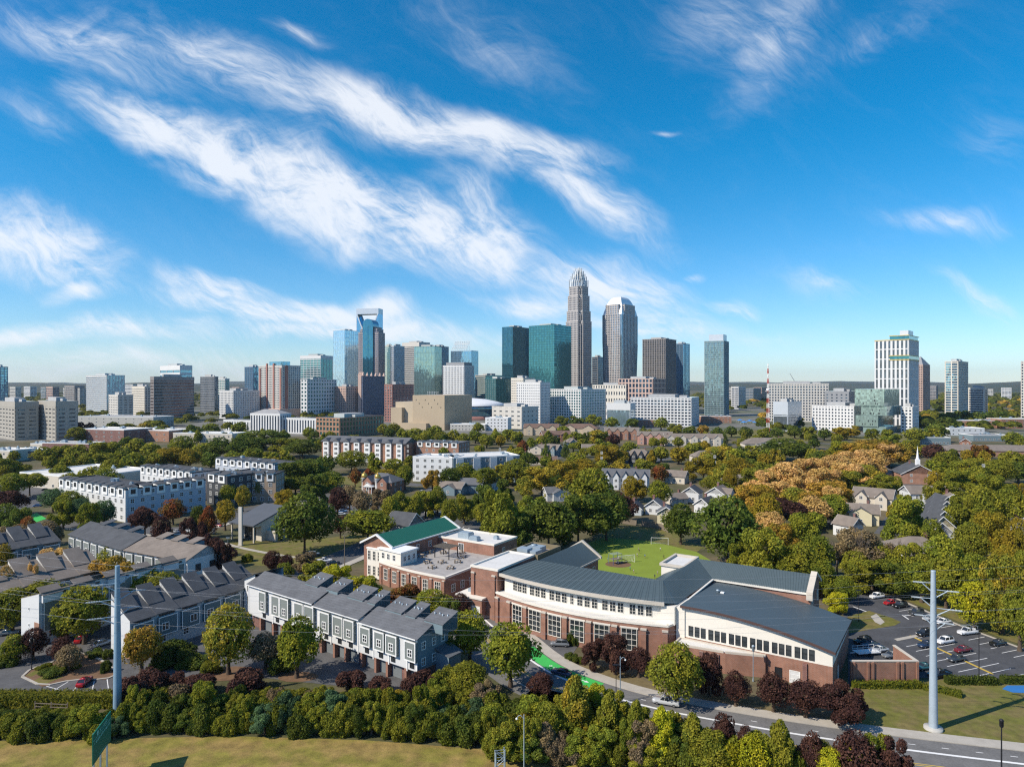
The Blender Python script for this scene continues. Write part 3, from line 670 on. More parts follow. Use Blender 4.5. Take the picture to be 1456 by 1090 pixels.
# side wall openings
for y in (4,8,12,16): link('window', win_mesh(1.4,1.2,2,1,.1,M_CREAM), school, (LG-.0,y,4.5), pi/2)
link('service_door', win_mesh(1.2,2.2,1,1,.1,M_CREAM,M_TRIM), school, (LG,6,0), pi/2)
# wedge terrace in front of the gym
T = [(-.55,-3.7),(8.4,-2.6),(14.6,-.55),(14.6,-.02),(-.55,-.02)]
b = MB(); b.prism(T, 0, 3.5); b.build('terrace_wall', M_BRICK, school)
b = MB(); b.prism([(-.5,-3.4),(8.3,-2.3),(14.3,-.3),(14.3,-.1),(-.5,-.1)], 3.5, 3.62); o=b.build('terrace_roof', M_FLATROOF, school)
b = MB(); parapet(b, T, 3.5, .35, .3); b.build('parapet_cap', M_STONE, school)
for s_ in (.27,.55,.85):
    p = (T[0][0]+(T[1][0]-T[0][0])*s_, T[0][1]+(T[1][1]-T[0][1])*s_); o_ = MB(); o_.box(-.3,-.25,0,.3,.02,3.2); link('pier', o_.mesh('pier',M_BRICKD), school, (p[0],p[1],0), .12)
# roof gutter with bits of plant beside the gym
b = MB(); b.box(-.55,.5,ZE-.1,-.2,20,ZE+.12,0); b.build('gutter', M_CREAM, school)
# brick stair tower, low porch and flat roof with plant well
b = MB(); b.prism([(-46.5,-2),(-39.55,-2),(-39.55,13),(-46.5,13)], 0, 10.4); o=b.build('brick_tower', M_BRICK, school)
b = MB(); b.prism([(-46.2,-1.7),(-39.8,-1.7),(-39.8,12.8),(-46.2,12.8)], 10.4, 10.52); b.build('flat_roof', M_FLATROOF, school)
b = MB(); parapet(b, [(-46.6,-2.1),(-39.4,-2.1),(-39.4,13.1),(-46.6,13.1)], 10.4, .45, .4); b.build('parapet_cap', M_CREAM, school)
b = MB(); b.prism([(-49.3,-3.6),(-42.5,-3.6),(-42.5,-2.02),(-46.52,-2.02),(-46.52,4),(-49.3,4)], 0, 4.2); b.build('porch_wall', M_BRICK, school)
b = MB(); b.prism([(-49.5,-3.8),(-42.3,-3.8),(-42.3,-2.1),(-46.6,-2.1),(-46.6,4.2),(-49.5,4.2)], 4.2, 4.5); b.build('porch_roof', M_CREAM, school)
b = MB(); b.box(-48,-1,4.5,-47,0,5.2); b.build('roof_fan', M_GALV, school)
link('entrance', win_mesh(2.2,2.8,2,1,.14,M_CREAM,M_TRIM), school, (-44,-3.6,0), 0)
for x in (-45.8,-40.4):
    o_ = MB(); o_.box(-.35,-.3,0,.35,.02,9.2,0); o_.box(-.45,-.38,9.2,.45,.02,9.5,1); link('pier', o_.mesh('pier',[M_BRICK,M_STONE]), school, (x,-2,0), 0)
# rear left wing with gable end, flat roofs beside it
b = MB(); b.prism([(-38.6,8),(-29.3,8),(-29.3,25.5),(-38.6,25.5)], 0, 8.9); b.build('brick_wall', M_BRICK, school)
b = MB(); seam_roof(b, [((-29.0,8,8.9),(-29.0,25.9,8.9),(-33.7,25.9,ZR),(-33.7,5.6,ZR)), ((-38.6,25.9,8.9),(-38.6,8,8.9),(-33.7,5.6,ZR),(-33.7,25.9,ZR))]); b.build('roof', M_METALROOF, school)
b = MB(); b.fan([(-38.6,25.52,8.9),(-29.3,25.52,8.9),(-33.7,25.52,ZR-.1)], [(2,1,0),(0,1,2)]); b.build('gable_wall', M_BRICK, school)
b = MB()
for (x0,x1) in ((-28.6,-33.7),(-39,-33.7)):
    b.fan([(x0,25.6,8.6),(x1,25.6,ZR),(x1,26.2,ZR),(x0,26.2,8.6),(x0,25.6,9.1),(x1,25.6,ZR+.5),(x1,26.2,ZR+.5),(x0,26.2,9.1)], [(0,1,2,3),(4,7,6,5),(0,4,5,1),(3,2,6,7),(0,3,7,4)])
b.box(-29.15,8.5,8.55,-28.85,25.6,8.9); b.build('gable_coping', M_STONE, school)
for y in (14,17,20,23): link('window', win_mesh(1.5,1.7,2,2,.1,M_CREAM), school, (-29.3,y,5.6), pi/2)
b = MB(); b.prism([(-46.5,13.02),(-38.62,13.02),(-38.62,24),(-46.5,24)], 0, 9.6); b.build('brick_wall', M_BRICK, school)
b = MB(); parapet(b, [(-46.6,13.1),(-38.6,13.1),(-38.6,24.1),(-46.6,24.1)], 9.6, 1.2, .35); b.build('plant_screen', mat('olive_screen',(.20,.165,.10),.8,.1,.4), school)
b = MB(); b.box(-45.5,15,9.6,-42.6,17.4,11.2); b.box(-42.2,15.5,9.6,-40.6,18.5,10.8); b.box(-45,19,9.6,-41.5,22,10.9); b.lathe((-44,20.5,10.9),[(0,0),(.7,0),(.7,.25),(0,.25)]); b.build('rooftop_unit', M_GALV, school)
# cream box behind the cross wing
b = MB(); b.prism([(-11.0,18.4),(-6.1,18.4),(-6.1,27.6),(-11.0,27.6)], 0, 11.3); b.build('stair_block', M_CREAM, school)
b = MB(); parapet(b, [(-11.3,18.1),(-5.8,18.1),(-5.8,27.9),(-11.3,27.9)], 11.3, .55, .5); b.build('parapet_cap', M_STONE, school)
b = MB(); b.prism([(-10.7,18.7),(-6.4,18.7),(-6.4,27.3),(-10.7,27.3)], 11.3, 11.38); b.build('flat_roof', M_FLATROOF, school)
link('window', win_mesh(1.1,1.2,2,1,.1,M_STONE), school, (-11.0,20.2,9.3), -pi/2)
# brick screen wall east of the gym
wA, wB = U(1210,971), U(1306,971)
sw = thing('screen_wall', 'low brick screen wall with piers and stone cap beside the school car park', 'wall', wA, 0)
Lw = wB[0]-wA[0]
b = MB(); b.box(0,0,0,Lw,.35,3.6); b.box(Lw-.35,.36,0,Lw,7,3.6); b.build('brick_wall', M_BRICK, sw)
b = MB(); b.box(-.05,-.06,3.6,Lw+.06,.42,3.78); b.box(Lw-.42,.43,3.6,Lw+.06,7.05,3.78); b.build('coping', M_STONE, sw)
for f in (.04,.25,.32,.69,.76,.98): 
    o_=MB(); o_.box(-.18,-.22,0,.18,.0,3.58); link('pier', o_.mesh('pier',M_BRICK), sw, (Lw*f,0,0), 0)

# ---------------------------------------------------------------- brick building with the green roof
KO = (-38.4, 177.0)
kb = thing('brick_hall', 'red brick hall with green metal gable roof and a roof terrace', 'building', KO, SROT)
b = MB(); b.prism([(0,0),(9.6,0),(9.6,27),(0,27)], 0, 9.2)
for y in (0.01, 26.99): b.poly([(0,y,9.2),(9.6,y,9.2),(4.8,y,11.5)])
b.build('brick_wall', M_BRICK, kb)
b = MB(); seam_roof(b, [((10.1,-.5,9.05),(10.1,27.5,9.05),(4.8,27.5,11.6),(4.8,-.5,11.6)), ((-.5,27.5,9.05),(-.5,-.5,9.05),(4.8,-.5,11.6),(4.8,27.5,11.6))], .6, 0, .06)
b.build('roof', M_GREENROOF, kb)
b = MB()
for y in (-.75, 27.2):
    for (x0,x1) in ((-.8,4.8),(10.4,4.8)):
        b.fan([(x0,y,8.75),(x1,y,11.45),(x1,y+.55,11.45),(x0,y+.55,8.75),(x0,y,9.2),(x1,y,11.9),(x1,y+.55,11.9),(x0,y+.55,9.2)], [(0,1,2,3),(4,7,6,5),(0,4,5,1),(3,2,6,7),(0,3,7,4)])
b.box(10.05,-.3,8.8,10.3,27.3,9.1); b.build('gable_trim', M_TRIM, kb)
b = MB(); b.box(1.6,-.5,.4,6.6,.02,7.8,0); b.box(1.4,-.6,7.8,6.8,.02,8.1,1); b.build('bay', [M_CREAM, M_TRIM], kb)
for z in (1.2, 5.0):
    for x in (2.4,4.1,5.8): link('bay_window', win_mesh(1.0,2.4,2,3,.1,M_CREAM), kb, (x,-.5,z), 0)
# terrace wing, slightly bowed
wf = arc((6.9,-1.6),(30,-4.0),1.0,10)
b = MB(); b.prism(wf+[(30,9),(6.9,9)], 0, 5.2); b.build('brick_wall', M_BRICK, kb)
b = MB()
for i in range(10): b.wbox(wf[i],wf[i+1],0,hypot(wf[i+1][0]-wf[i][0],wf[i+1][1]-wf[i][1]),5.1,5.55,-.4,.1)
b.wbox(wf[-1],(30,9),0,13,5.1,5.55,-.4,.1); b.build('parapet_cap', M_CREAM, kb)
b = MB(); b.prism([(9.7,-1.4),(29.5,-3.4),(29.5,18.4),(9.7,18.4)], 5.2, 5.3); b.build('terrace_floor', mat('terrace_paving',(.35,.33,.31),.9,.25,.8), kb)
for k in range(6):
    x, y, a = along(wf, .13+.155*k); link('tall_window', win_mesh(1.7,2.9,3,3,.12,M_CREAM), kb, (x,y,1.3), a)
for k in range(7):
    x, y, a = along(wf, .05+.155*k); o_=MB(); o_.box(-.3,-.25,0,.3,.02,4.5,0); o_.box(-.36,-.3,4.5,.36,.02,4.7,1); link('pier', o_.mesh('pier',[M_BRICK,M_STONE]), kb, (x,y,0), a)
# white upper box
b = MB(); b.prism([(6.2,-1.0),(14.5,-2.0),(14.5,4.0),(6.2,4.0)], 5.3, 8.4); b.build('upper_box', M_CREAM, kb)
b = MB(); b.prism([(5.9,-1.3),(14.8,-2.3),(14.8,4.3),(5.9,4.3)], 8.4, 8.75); b.build('upper_box_roof', M_TRIM, kb)
for x in (7.6,9.6,11.7): link('window', win_mesh(1.1,1.5,2,2,.1,M_TRIM), kb, (x+.3,-1.0-.12*(x-6.2)-.02,6.2), -.12)
for y in (-.6,1.0,2.8): link('window', win_mesh(1.0,1.4,2,2,.1,M_TRIM), kb, (14.5,y,6.2), pi/2)
# rear block with flat roof
b = MB(); b.prism([(9.7,18.5),(28.2,18.5),(28.2,29.6),(9.7,29.6)], 0, 8.0); b.prism([(24.5,9.02),(30,9.02),(30,18.48),(24.5,18.48)], 0, 4.9); b.build('brick_wall', M_BRICK, kb)
b = MB(); parapet(b, [(9.6,18.4),(28.3,18.4),(28.3,29.7),(9.6,29.7)], 8.0, .45, .4); b.build('parapet_cap', M_CREAM, kb)
b = MB(); b.prism([(10,18.9),(27.9,18.9),(27.9,29.2),(10,29.2)], 8.0, 8.1); b.build('flat_roof', M_FLATROOF, kb)
for (x,y,w,d,h) in ((16.5,22,3.6,2.6,1.4),(20.5,20.6,2.6,1.8,1.0),(24.5,25,1.2,1.2,.8)):
    o_=MB(); o_.box(-w/2,-d/2,0,w/2,d/2,h); o_.box(-w/2+.2,-d/2+.2,h,w/2-.2,d/2-.2,h+.2); link('rooftop_unit', o_.mesh('rooftop_unit',M_GALV), kb, (x,y,8.1))
link('window', win_mesh(1.8,2.0,3,1,.12,M_TRIM), kb, (17.5,18.5,5.4), 0)
link('window', win_mesh(1.5,1.5,2,2,.12,M_TRIM), kb, (12,18.5,5.6), 0); link('window', win_mesh(1.2,2.2,2,3,.1,M_TRIM), kb, (28.2,23,4.6), pi/2)
for y in (10.5,13,15.5): link('window', win_mesh(1.4,1.7,2,2,.1,M_TRIM), kb, (30,y,1.6), pi/2)
for y in (-1,2.5,6): link('window', win_mesh(1.5,1.9,2,2,.1,M_TRIM), kb, (30,y,1.4), pi/2)
for y in (5,10,15,20): link('window', win_mesh(1.2,1.6,2,2,.1,M_TRIM), kb, (9.6,y,6.2), pi/2)
# pergola, tables and parasols on the terrace
def kpt(x, y): return (KO[0]+x*SU[0]+y*SV[0], KO[1]+x*SU[1]+y*SV[1])
for n, (x, y, w, d) in enumerate(((18.2,11.2,4.6,3.6),)):
    p = kpt(x,y); pg = thing('pergola', 'slatted pergola standing on the brick hall roof terrace', 'pergola', (*p,5.3), SROT)
    for (sx_,sy_) in ((-1,-1),(1,-1),(1,1),(-1,1)):
        o_=MB(); o_.box(-.09,-.09,0,.09,.09,2.7); link('post', o_.mesh('post',M_DARKMETAL), pg, (sx_*w/2,sy_*d/2,0))
    o_=MB(); o_.box(-w/2-.3,-d/2-.12,2.7,w/2+.3,-d/2+.12,2.9); o_.box(-w/2-.3,d/2-.12,2.7,w/2+.3,d/2+.12,2.9)
    for k in range(13): xx=-w/2-.2+(w+.4)*k/12; o_.box(xx-.09,-d/2-.4,2.91,xx+.09,d/2+.4,3.0)
    o_.build('roof_slats', M_WOOD, pg)
tb = None
for k, (x,y) in enumerate(((13,8),(15,14),(22,13),(21,6),(24,8.5),(12,12),(19,16.5),(26,3),(22,1),(18,4))):
    p = kpt(x,y)
    if tb is None:
        tb = thing('terrace_table', 'small round table with stools on the brick hall roof terrace', 'table', (*p,5.3), 0, 'tables on the roof terrace')
        o_=MB(); o_.lathe((0,0,0),[(.3,0),(.3,.04),(.05,.06),(.05,.7)]); o_.build('table_base', M_DARKMETAL, tb)
        o_=MB(); o_.lathe((0,0,.7),[(0,0),(.6,0),(.6,.05),(0,.05)]); o_.build('table_top', mat('table_wood',(.35,.28,.2),.6,.15,2), tb)
        for a in range(4):
            o_=MB(); o_.lathe((1.0*cos(a*pi/2),1.0*sin(a*pi/2),0),[(.18,0),(.15,.4),(.22,.42),(.22,.47),(0,.47)]); o_.build('stool', M_WOOD, tb)
    else: copy_tree(tb, (*p,5.3), k)
# ---------------------------------------------------------------- townhouse rows
def slope(b, quads, mi=0, t=.12):
    """roof planes with a little thickness: each quad eave0, eave1, ridge1, ridge0"""
    for q in quads:
        q = [Vector(p) for p in q]; dn = Vector((0,0,-t))
        b.fan(q+[p+dn for p in q], [(0,1,2,3),(7,6,5,4),(0,4,5,1),(1,5,6,2),(2,6,7,3),(3,7,4,0)], mi)
def shed_unit(b, x0, x1, y0, y1, z0, z1, mi=0): slope(b, [((x0,y0,z0),(x1,y0,z0),(x1,y1,z1),(x0,y1,z1))], mi)
# front row
A_O = (-54.5, 141.0); AU = (.805, -.593); A_ROT = atan2(AU[1], AU[0]); A_L = 48.4; A_D = 7.5
def s_at(px, O=A_O, u=AU):
    t = (px-CX)/F; return (t*O[1]-O[0])/(u[0]-t*u[1])
ra = thing('townhouse_row', 'long front row of grey townhouses with white framed bays and garages below', 'townhouses', A_O, A_ROT)
segs = [(0,21.5,9.0),(21.5,34.5,8.7),(34.5,A_L,8.3)]
b = MB()
for (x0,x1,ze) in segs: b.box(x0+.01,0,2.6,x1-.01,A_D,ze-.05)
b.build('upper_wall', M_WHITE, ra)
b = MB(); b.box(.1,.9,0,A_L-.1,A_D-.1,2.6); o=b.build('ground_wall', M_BRICKD, ra)
rm = MB()
for (x0,x1,ze) in segs:
    e = .35 if x1 == A_L else 0.0
    slope(rm, [((x0-.0,-.55,ze-.15),(x1+e,-.55,ze-.15),(x1+e,3.9,ze+1.6),(x0,3.9,ze+1.6)), ((x1+e,A_D+.3,ze-.1),(x0,A_D+.3,ze-.1),(x0,3.9,ze+1.6),(x1+e,3.9,ze+1.6))])
rm.build('roof', M_SHINGLEG, ra)
for (x0,x1,ze) in segs[:1]:
    o_=MB(); o_.fan([(x0+.02,0,ze),(x0+.02,A_D,ze),(x0+.02,3.9,ze+1.5)],[(0,1,2),(2,1,0)]); o_.build('gable_wall', M_WHITE, ra)
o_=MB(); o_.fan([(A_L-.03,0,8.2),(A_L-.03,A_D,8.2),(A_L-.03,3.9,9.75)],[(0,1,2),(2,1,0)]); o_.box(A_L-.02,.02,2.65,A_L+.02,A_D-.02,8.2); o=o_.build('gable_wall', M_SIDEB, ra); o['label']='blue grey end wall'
for (x0,x1,ze) in segs:      # steps between roofs
    o_=MB(); o_.wbox((x0,-.6),(x0,3.9),0,4.5,ze-.2,ze-.05,-.1,.1)
for (px0,px1) in ((418,437),(449,466),(479,502),(508,520),(533,558),(563,578),(590,618)):
    x0, x1 = s_at(px0)-1.2, s_at(px1)-1.2; ze = [z for (a,c,z) in segs if a <= (x0+x1)/2 < c+2][0]
    z = lambda y: ze-.15+(y+.55)*(1.75/4.45)
    o_=MB(); slope(o_, [((x0,3.3,z(3.3)+.35),(x1,3.3,z(3.3)+.35),(x1,7.2,z(7.2)+.1),(x0,7.2,z(7.2)+.1))], 0)
    o_.fan([(x0+.1,3.3,ze),(x0+.1,7.1,ze),(x0+.1,7.1,z(7.1)),(x0+.1,3.3,z(3.3)+.2)],[(0,1,2,3),(3,2,1,0)],1); o_.fan([(x1-.1,3.3,ze),(x1-.1,7.1,ze),(x1-.1,7.1,z(7.1)),(x1-.1,3.3,z(3.3)+.2)],[(0,1,2,3),(3,2,1,0)],1)
    o_.fan([(x0+.1,3.3,ze),(x1-.1,3.3,ze),(x1-.1,3.3,z(3.3)+.2),(x0+.1,3.3,z(3.3)+.2)],[(0,1,2,3)],1); o_.fan([(x0+.1,7.1,ze),(x1-.1,7.1,ze),(x1-.1,7.1,z(7.1)),(x0+.1,7.1,z(7.1))],[(3,2,1,0)],1)
    for k in range(4):
        xv = x0+(x1-x0)*(.2+.2*k); o_.lathe((xv,5.2+.3*(k%2),z(5.2)+.2),[(.13,0),(.13,.35),(0,.36)],6,2)
    o_.build('raised_roof', [M_SHINGLEG, M_SIDEB, M_GALV], ra)
o_=MB()
for (x0,x1,ze) in segs: o_.box(x0+.01,-.62,ze-.33,x1-.01,-.5,ze-.16)
o_.build('gutter', M_TRIM, ra)
o_=MB()
for x in (0.02,)+tuple(s_at(p)-.1 for p in (388,421,454,471,509.5,531,553,579))+(A_L-.25,): o_.box(x,-.10,2.3,x+.22,.0,8.2)
o_.build('corner_board_trim', M_TRIM, ra)
for k,(p0,p1) in enumerate(((371,381),(389,400.5),(401,413),(421.5,434),(435.5,449),(457.5,471),(476,490.5),(492,506),(515,529),(535,549),(551.5,567),(578,594))):
    x0, x1 = s_at(p0), s_at(p1); ze = [z for (a,c,z) in segs if a <= (x0+x1)/2 <= c][0]; w_ = x1-x0
    o_=MB(); o_.box(0,-.55,4.3,w_,-.0,ze-.75,0)
    for (a,c) in ((0,.18),(w_-.18,w_)): o_.box(a,-.62,4.25,c,-.54,ze-.7,1)
    o_.box(.18,-.61,4.25,w_-.18,-.54,4.45,1); o_.box(.18,-.61,ze-.95,w_-.18,-.54,ze-.7,1)
    by = link('bay', o_.mesh('bay',[M_SIDEG,M_TRIM]), ra, (x0,0,0))
    link('window', win_mesh(1.15,1.35,2,2,.13,M_TRIM), by, (w_/2,-.55,4.95), 0)
    o_=MB(); o_.box(.1,-.03,ze-.6,w_-.1,.0,ze-.25); link('clerestory_pane', o_.mesh('pane',M_PANE), ra, (x0,-.02,0))
    link('window', win_mesh(1.0,1.1,2,2,.1,M_DARKMETAL), ra, (x0+w_/2,0,2.95), 0)
    o_=MB(); o_.box(0,-.02,.05,2.3,.1,2.15)
    for q in range(1,4): o_.box(.0,-.04,.05+.52*q,2.3,-.02,.09+.52*q)
    link('garage_door', o_.mesh('garage_door', mat('grey_garage_door',(.17,.19,.2),.6,.08,1)), ra, (x0+w_/2-1.15,.88,0))
    o_=MB(); o_.box(0,0,0,.5,.9,2.6); link('brick_pier', o_.mesh('brick_pier',M_BRICK), ra, (x0-.55,0.02,0))
for y in (1.4,3.9,6.1):
    for z in (3.2,5.9): link('window', win_mesh(1.0,1.4,2,2,.12,M_TRIM), ra, (A_L,y,z), pi/2)
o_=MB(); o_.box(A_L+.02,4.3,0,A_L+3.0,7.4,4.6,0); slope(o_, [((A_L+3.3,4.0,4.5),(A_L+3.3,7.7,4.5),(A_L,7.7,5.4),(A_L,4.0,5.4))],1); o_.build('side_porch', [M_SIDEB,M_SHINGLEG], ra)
o_=MB(); o_.box(-3.9,1.6,0,-.03,8.4,8.9); o_.fan([(-3.9,1.6,8.9),(-.03,1.6,8.9),(-.03,1.6,10.4),(-3.9,8.4,8.9),(-.03,8.4,8.9),(-.03,8.4,10.4)],[(0,1,2),(5,4,3)]); o_.build('link_wall', M_WHITE, ra)
o_=MB(); slope(o_, [((-4.3,8.8,8.8),(-4.3,1.2,8.8),(-.02,1.2,10.5),(-.02,8.8,10.5))]); o_.build('link_roof', M_SHINGLE, ra)
for z in (1.0,3.8,6.4): link('window', win_mesh(1.6,1.5,2,1,.1,M_DARKMETAL), ra, (-2,1.6,z), 0)
# stepped shed-roofed rows running away from the viewer
def shed_row(label, O, rot, Ln, W, z0, z1, units, roofm, wallm, endm, steps=True, brick_end=False, rise=.0):
    r = thing('townhouse_row', label, 'townhouses', O, rot)
    b = MB(); b.fan([(0,0,0),(Ln,0,0),(Ln,W,0),(0,W,0),(0,0,z0-.12),(Ln,0,z0-.12),(Ln,W,z1-.12),(0,W,z1-.12)], [(4,5,6,7),(0,1,5,4),(1,2,6,5),(2,3,7,6)]); b.build('wall', wallm, r)
    b = MB(); b.fan([(0,W,0),(0,0,0),(0,0,z0-.12),(0,W,z1-.12)], [(0,1,2,3)]); b.box(-.06,-.06,0,.1,.12,z0-.1); o=b.build('end_wall', endm, r)
    if brick_end:
        b = MB(); b.box(-.08,-.1,0,-.005,1.6,4.3); b.build('brick_panel', M_BRICKO, r)
    for z in (3.1, 6.2): link('window', win_mesh(.5,.6,1,1,.1,M_TRIM), r, (0,W*.55,z), -pi/2)
    uL = Ln/units; k0 = (z1-z0)/W
    b = MB()
    for u in range(units):
        x0, x1 = u*uL, (u+1)*uL; up = .12*(u%2)
        slope(b, [((x0,-.5,z0-.5*k0+up),(x1,-.5,z0-.5*k0+up),(x1,W+.15,z1+.15*k0+up),(x0,W+.15,z1+.15*k0+up))])
    b.build('roof', roofm, r)
    if steps:
        for u in range(units):
            x0 = u*uL+.02; x1 = x0+uL*.66; ym = W*.34; h = 1.1
            za, zb = z0+ym*k0+.12, z1+.1
            b = MB(); slope(b, [((x0,ym,za+.15),(x1,ym,za+.15),(x1,W+.25,zb+h),(x0,W+.25,zb+h))], 0)
            for xx, fl in ((x0+.06,0),(x1-.06,1)):
                f = [(xx,ym,za-.2),(xx,W+.1,zb-.2),(xx,W+.1,zb+h-.1),(xx,ym,za+.1)]; b.fan(f, [(3,2,1,0),(0,1,2,3)], 1)
            b.fan([(x0+.06,W+.1,zb-.3),(x1-.06,W+.1,zb-.3),(x1-.06,W+.1,zb+h-.1),(x0+.06,W+.1,zb+h-.1)], [(0,1,2,3),(3,2,1,0)], 1)
            b.build('raised_roof', [roofm, M_TRIM], r)
    for u in range(units):
        xc = u*uL+uL/2
        hw_ = uL*.40; b = MB(); b.box(-hw_,-.45,2.6,hw_,0,z0-.95,0)
        for (a,c) in ((-hw_,-hw_+.12),(hw_-.12,hw_)): b.box(a,-.50,2.55,c,-.44,z0-.9,1)
        b.box(-hw_+.12,-.49,z0-1.07,hw_-.12,-.44,z0-.9,1); b.box(-hw_+.12,-.49,2.55,hw_-.12,-.44,2.68,1)
        by = link('bay', b.mesh('bay',[mat('teal_grey_siding',(.10,.155,.175),.8,.08,.4,stripes=('Z',.2,.1)) if wallm!=M_WHITE else M_SIDEG, M_TRIM]), r, (xc,0,0)); link('window', win_mesh(1.5,1.5,2,1,.12,M_TRIM), by, ((-1)**u*uL*.12,-.45,3.4), 0)
        b = MB(); b.box(-uL*.34,-.04,z0-.85,uL*.34,0,z0-.45); link('clerestory_pane', b.mesh('pane',M_PANE), r, (xc,0,0))
        link('window', win_mesh(1.3,1.3,2,2,.1,M_TRIM), r, (xc-.8,0,1.2), 0)
    return r
th_ = atan2(.85,.52)
shed_row('dark roofed stepped townhouse row beside the tall steel pole', (-69.5,124.1), th_, 28.2, 6.3, 7.0, 10.0, 6, M_SHINGLE, mat('pale_grey_blue_siding',(.36,.41,.44),.8,.08,.4,stripes=('Z',.2,.06)), M_WHITE, brick_end=True)
# row whose tall white wall faces the lane
rc = shed_row('white walled townhouse row with brick panels behind the round maples', (-90.4,130.4), atan2(27,15), 31, 6.5, 10.0, 8.2, 5, M_SHINGLET, M_WHITE, M_WHITE, steps=False, brick_end=True)
for u in range(5):
    b = MB(); b.box(u*6.2+3.6,-.12,0,u*6.2+5.4,-.01,7.2); b.build('brick_panel', M_BRICKD, rc)
    b = MB(); slope(b, [((u*6.2+.2,-.9,9.7),(u*6.2+4.0,-.9,9.7),(u*6.2+4.0,1.4,10.9),(u*6.2+.2,1.4,10.9))],1); b.box(u*6.2+.3,-.8,8.2,u*6.2+3.9,-.01,9.6,0); b.build('dormer', [M_WHITE,M_SHINGLET], rc)
shed_row('tan roofed sawtooth townhouse row beyond the amber maple', (-113.5,132.0), atan2(.84,.56), 33, 8, 7.0, 10.2, 6, M_SHINGLET, M_SIDEB, M_WHITE)
shed_row('brown roofed townhouse row nearest the street junction', (-133,176), atan2(.84,.56), 15, 8, 7.0, 10.0, 3, M_SHINGLE, M_SIDEB, M_WHITE)
def gable_row(label, O, rot, Ln, W, ze, rise, nb, roofm, wallm, baym):
    r = thing('townhouse_row', label, 'townhouses', O, rot)
    b = MB(); b.box(0,0,0,Ln,W,ze-.1)
    for x in (0.0,Ln): b.fan([(x,0,ze-.1),(x,W,ze-.1),(x,W*.55,ze+rise-.12)],[(0,1,2),(2,1,0)])
    b.build('wall', wallm, r)
    b = MB(); slope(b, [((-.3,-.6,ze-.2),(Ln+.3,-.6,ze-.2),(Ln+.3,W*.55,ze+rise),(-.3,W*.55,ze+rise)), ((Ln+.3,W+.4,ze-.2),(-.3,W+.4,ze-.2),(-.3,W*.55,ze+rise),(Ln+.3,W*.55,ze+rise))]); b.build('roof', roofm, r)
    for i in range(nb):
        xc = Ln*(i+.5)/nb; w_ = Ln/nb*.36
        b = MB(); b.box(-w_,-.5,3.4,w_,0,ze-.9,0)
        for (a,c) in ((-w_,-w_+.16),(w_-.16,w_)): b.box(a,-.57,3.35,c,-.49,ze-.85,1)
        b.box(-w_+.16,-.56,ze-1.05,w_-.16,-.49,ze-.85,1)
        by = link('bay', b.mesh('bay',[baym,M_TRIM]), r, (xc,0,0)); link('window', win_mesh(1.2,1.4,2,2,.12,M_TRIM), by, (0,-.5,4.2), 0)
        link('window', win_mesh(1.3,1.4,2,2,.1,M_DARKMETAL), r, (xc,0,1.3), 0)
        b = MB(); b.box(-w_,-.03,ze-.75,w_,0,ze-.35); link('clerestory_pane', b.mesh('pane',M_PANE), r, (xc,0,0))
    for y in (W*.3,W*.7):
        for z in (1.5,4.6): link('window', win_mesh(1.5,1.8,2,2,.1,M_SIDED), r, (Ln,y,z), pi/2)
    for y in (W*.3,W*.7): 
        for z in (1.3,4.3): link('window', win_mesh(1.2,1.5,2,2,.1,M_DARKMETAL), r, (0,y,z), -pi/2)
    for i in range(3):
        b = MB(); x = Ln*(.25+.25*i); z = ze+rise
        slope(b, [((x-1.5,W*.5,z+.15),(x+1.5,W*.5,z+.15),(x+1.5,W*.85,z+.9),(x-1.5,W*.85,z+.9))],0); b.box(x-1.4,W*.52,z-1,x+1.4,W*.83,z+.1,1); b.build('raised_roof', [roofm, M_SIDEB], r)
    return r
gable_row('tan roofed townhouse row with blue end wall by the church lawn', (-98.5,174.0), atan2(-.46,.89), 23.4, 10, 8.0, 2.3, 6, M_SHINGLET, M_WHITE, M_SIDEG)
gable_row('dark grey roofed townhouse row next to the street crossing', (-124.4,192.0), atan2(-.58,.82), 31, 10, 8.0, 2.6, 7, M_SHINGLE, M_WHITE, M_SIDEG)

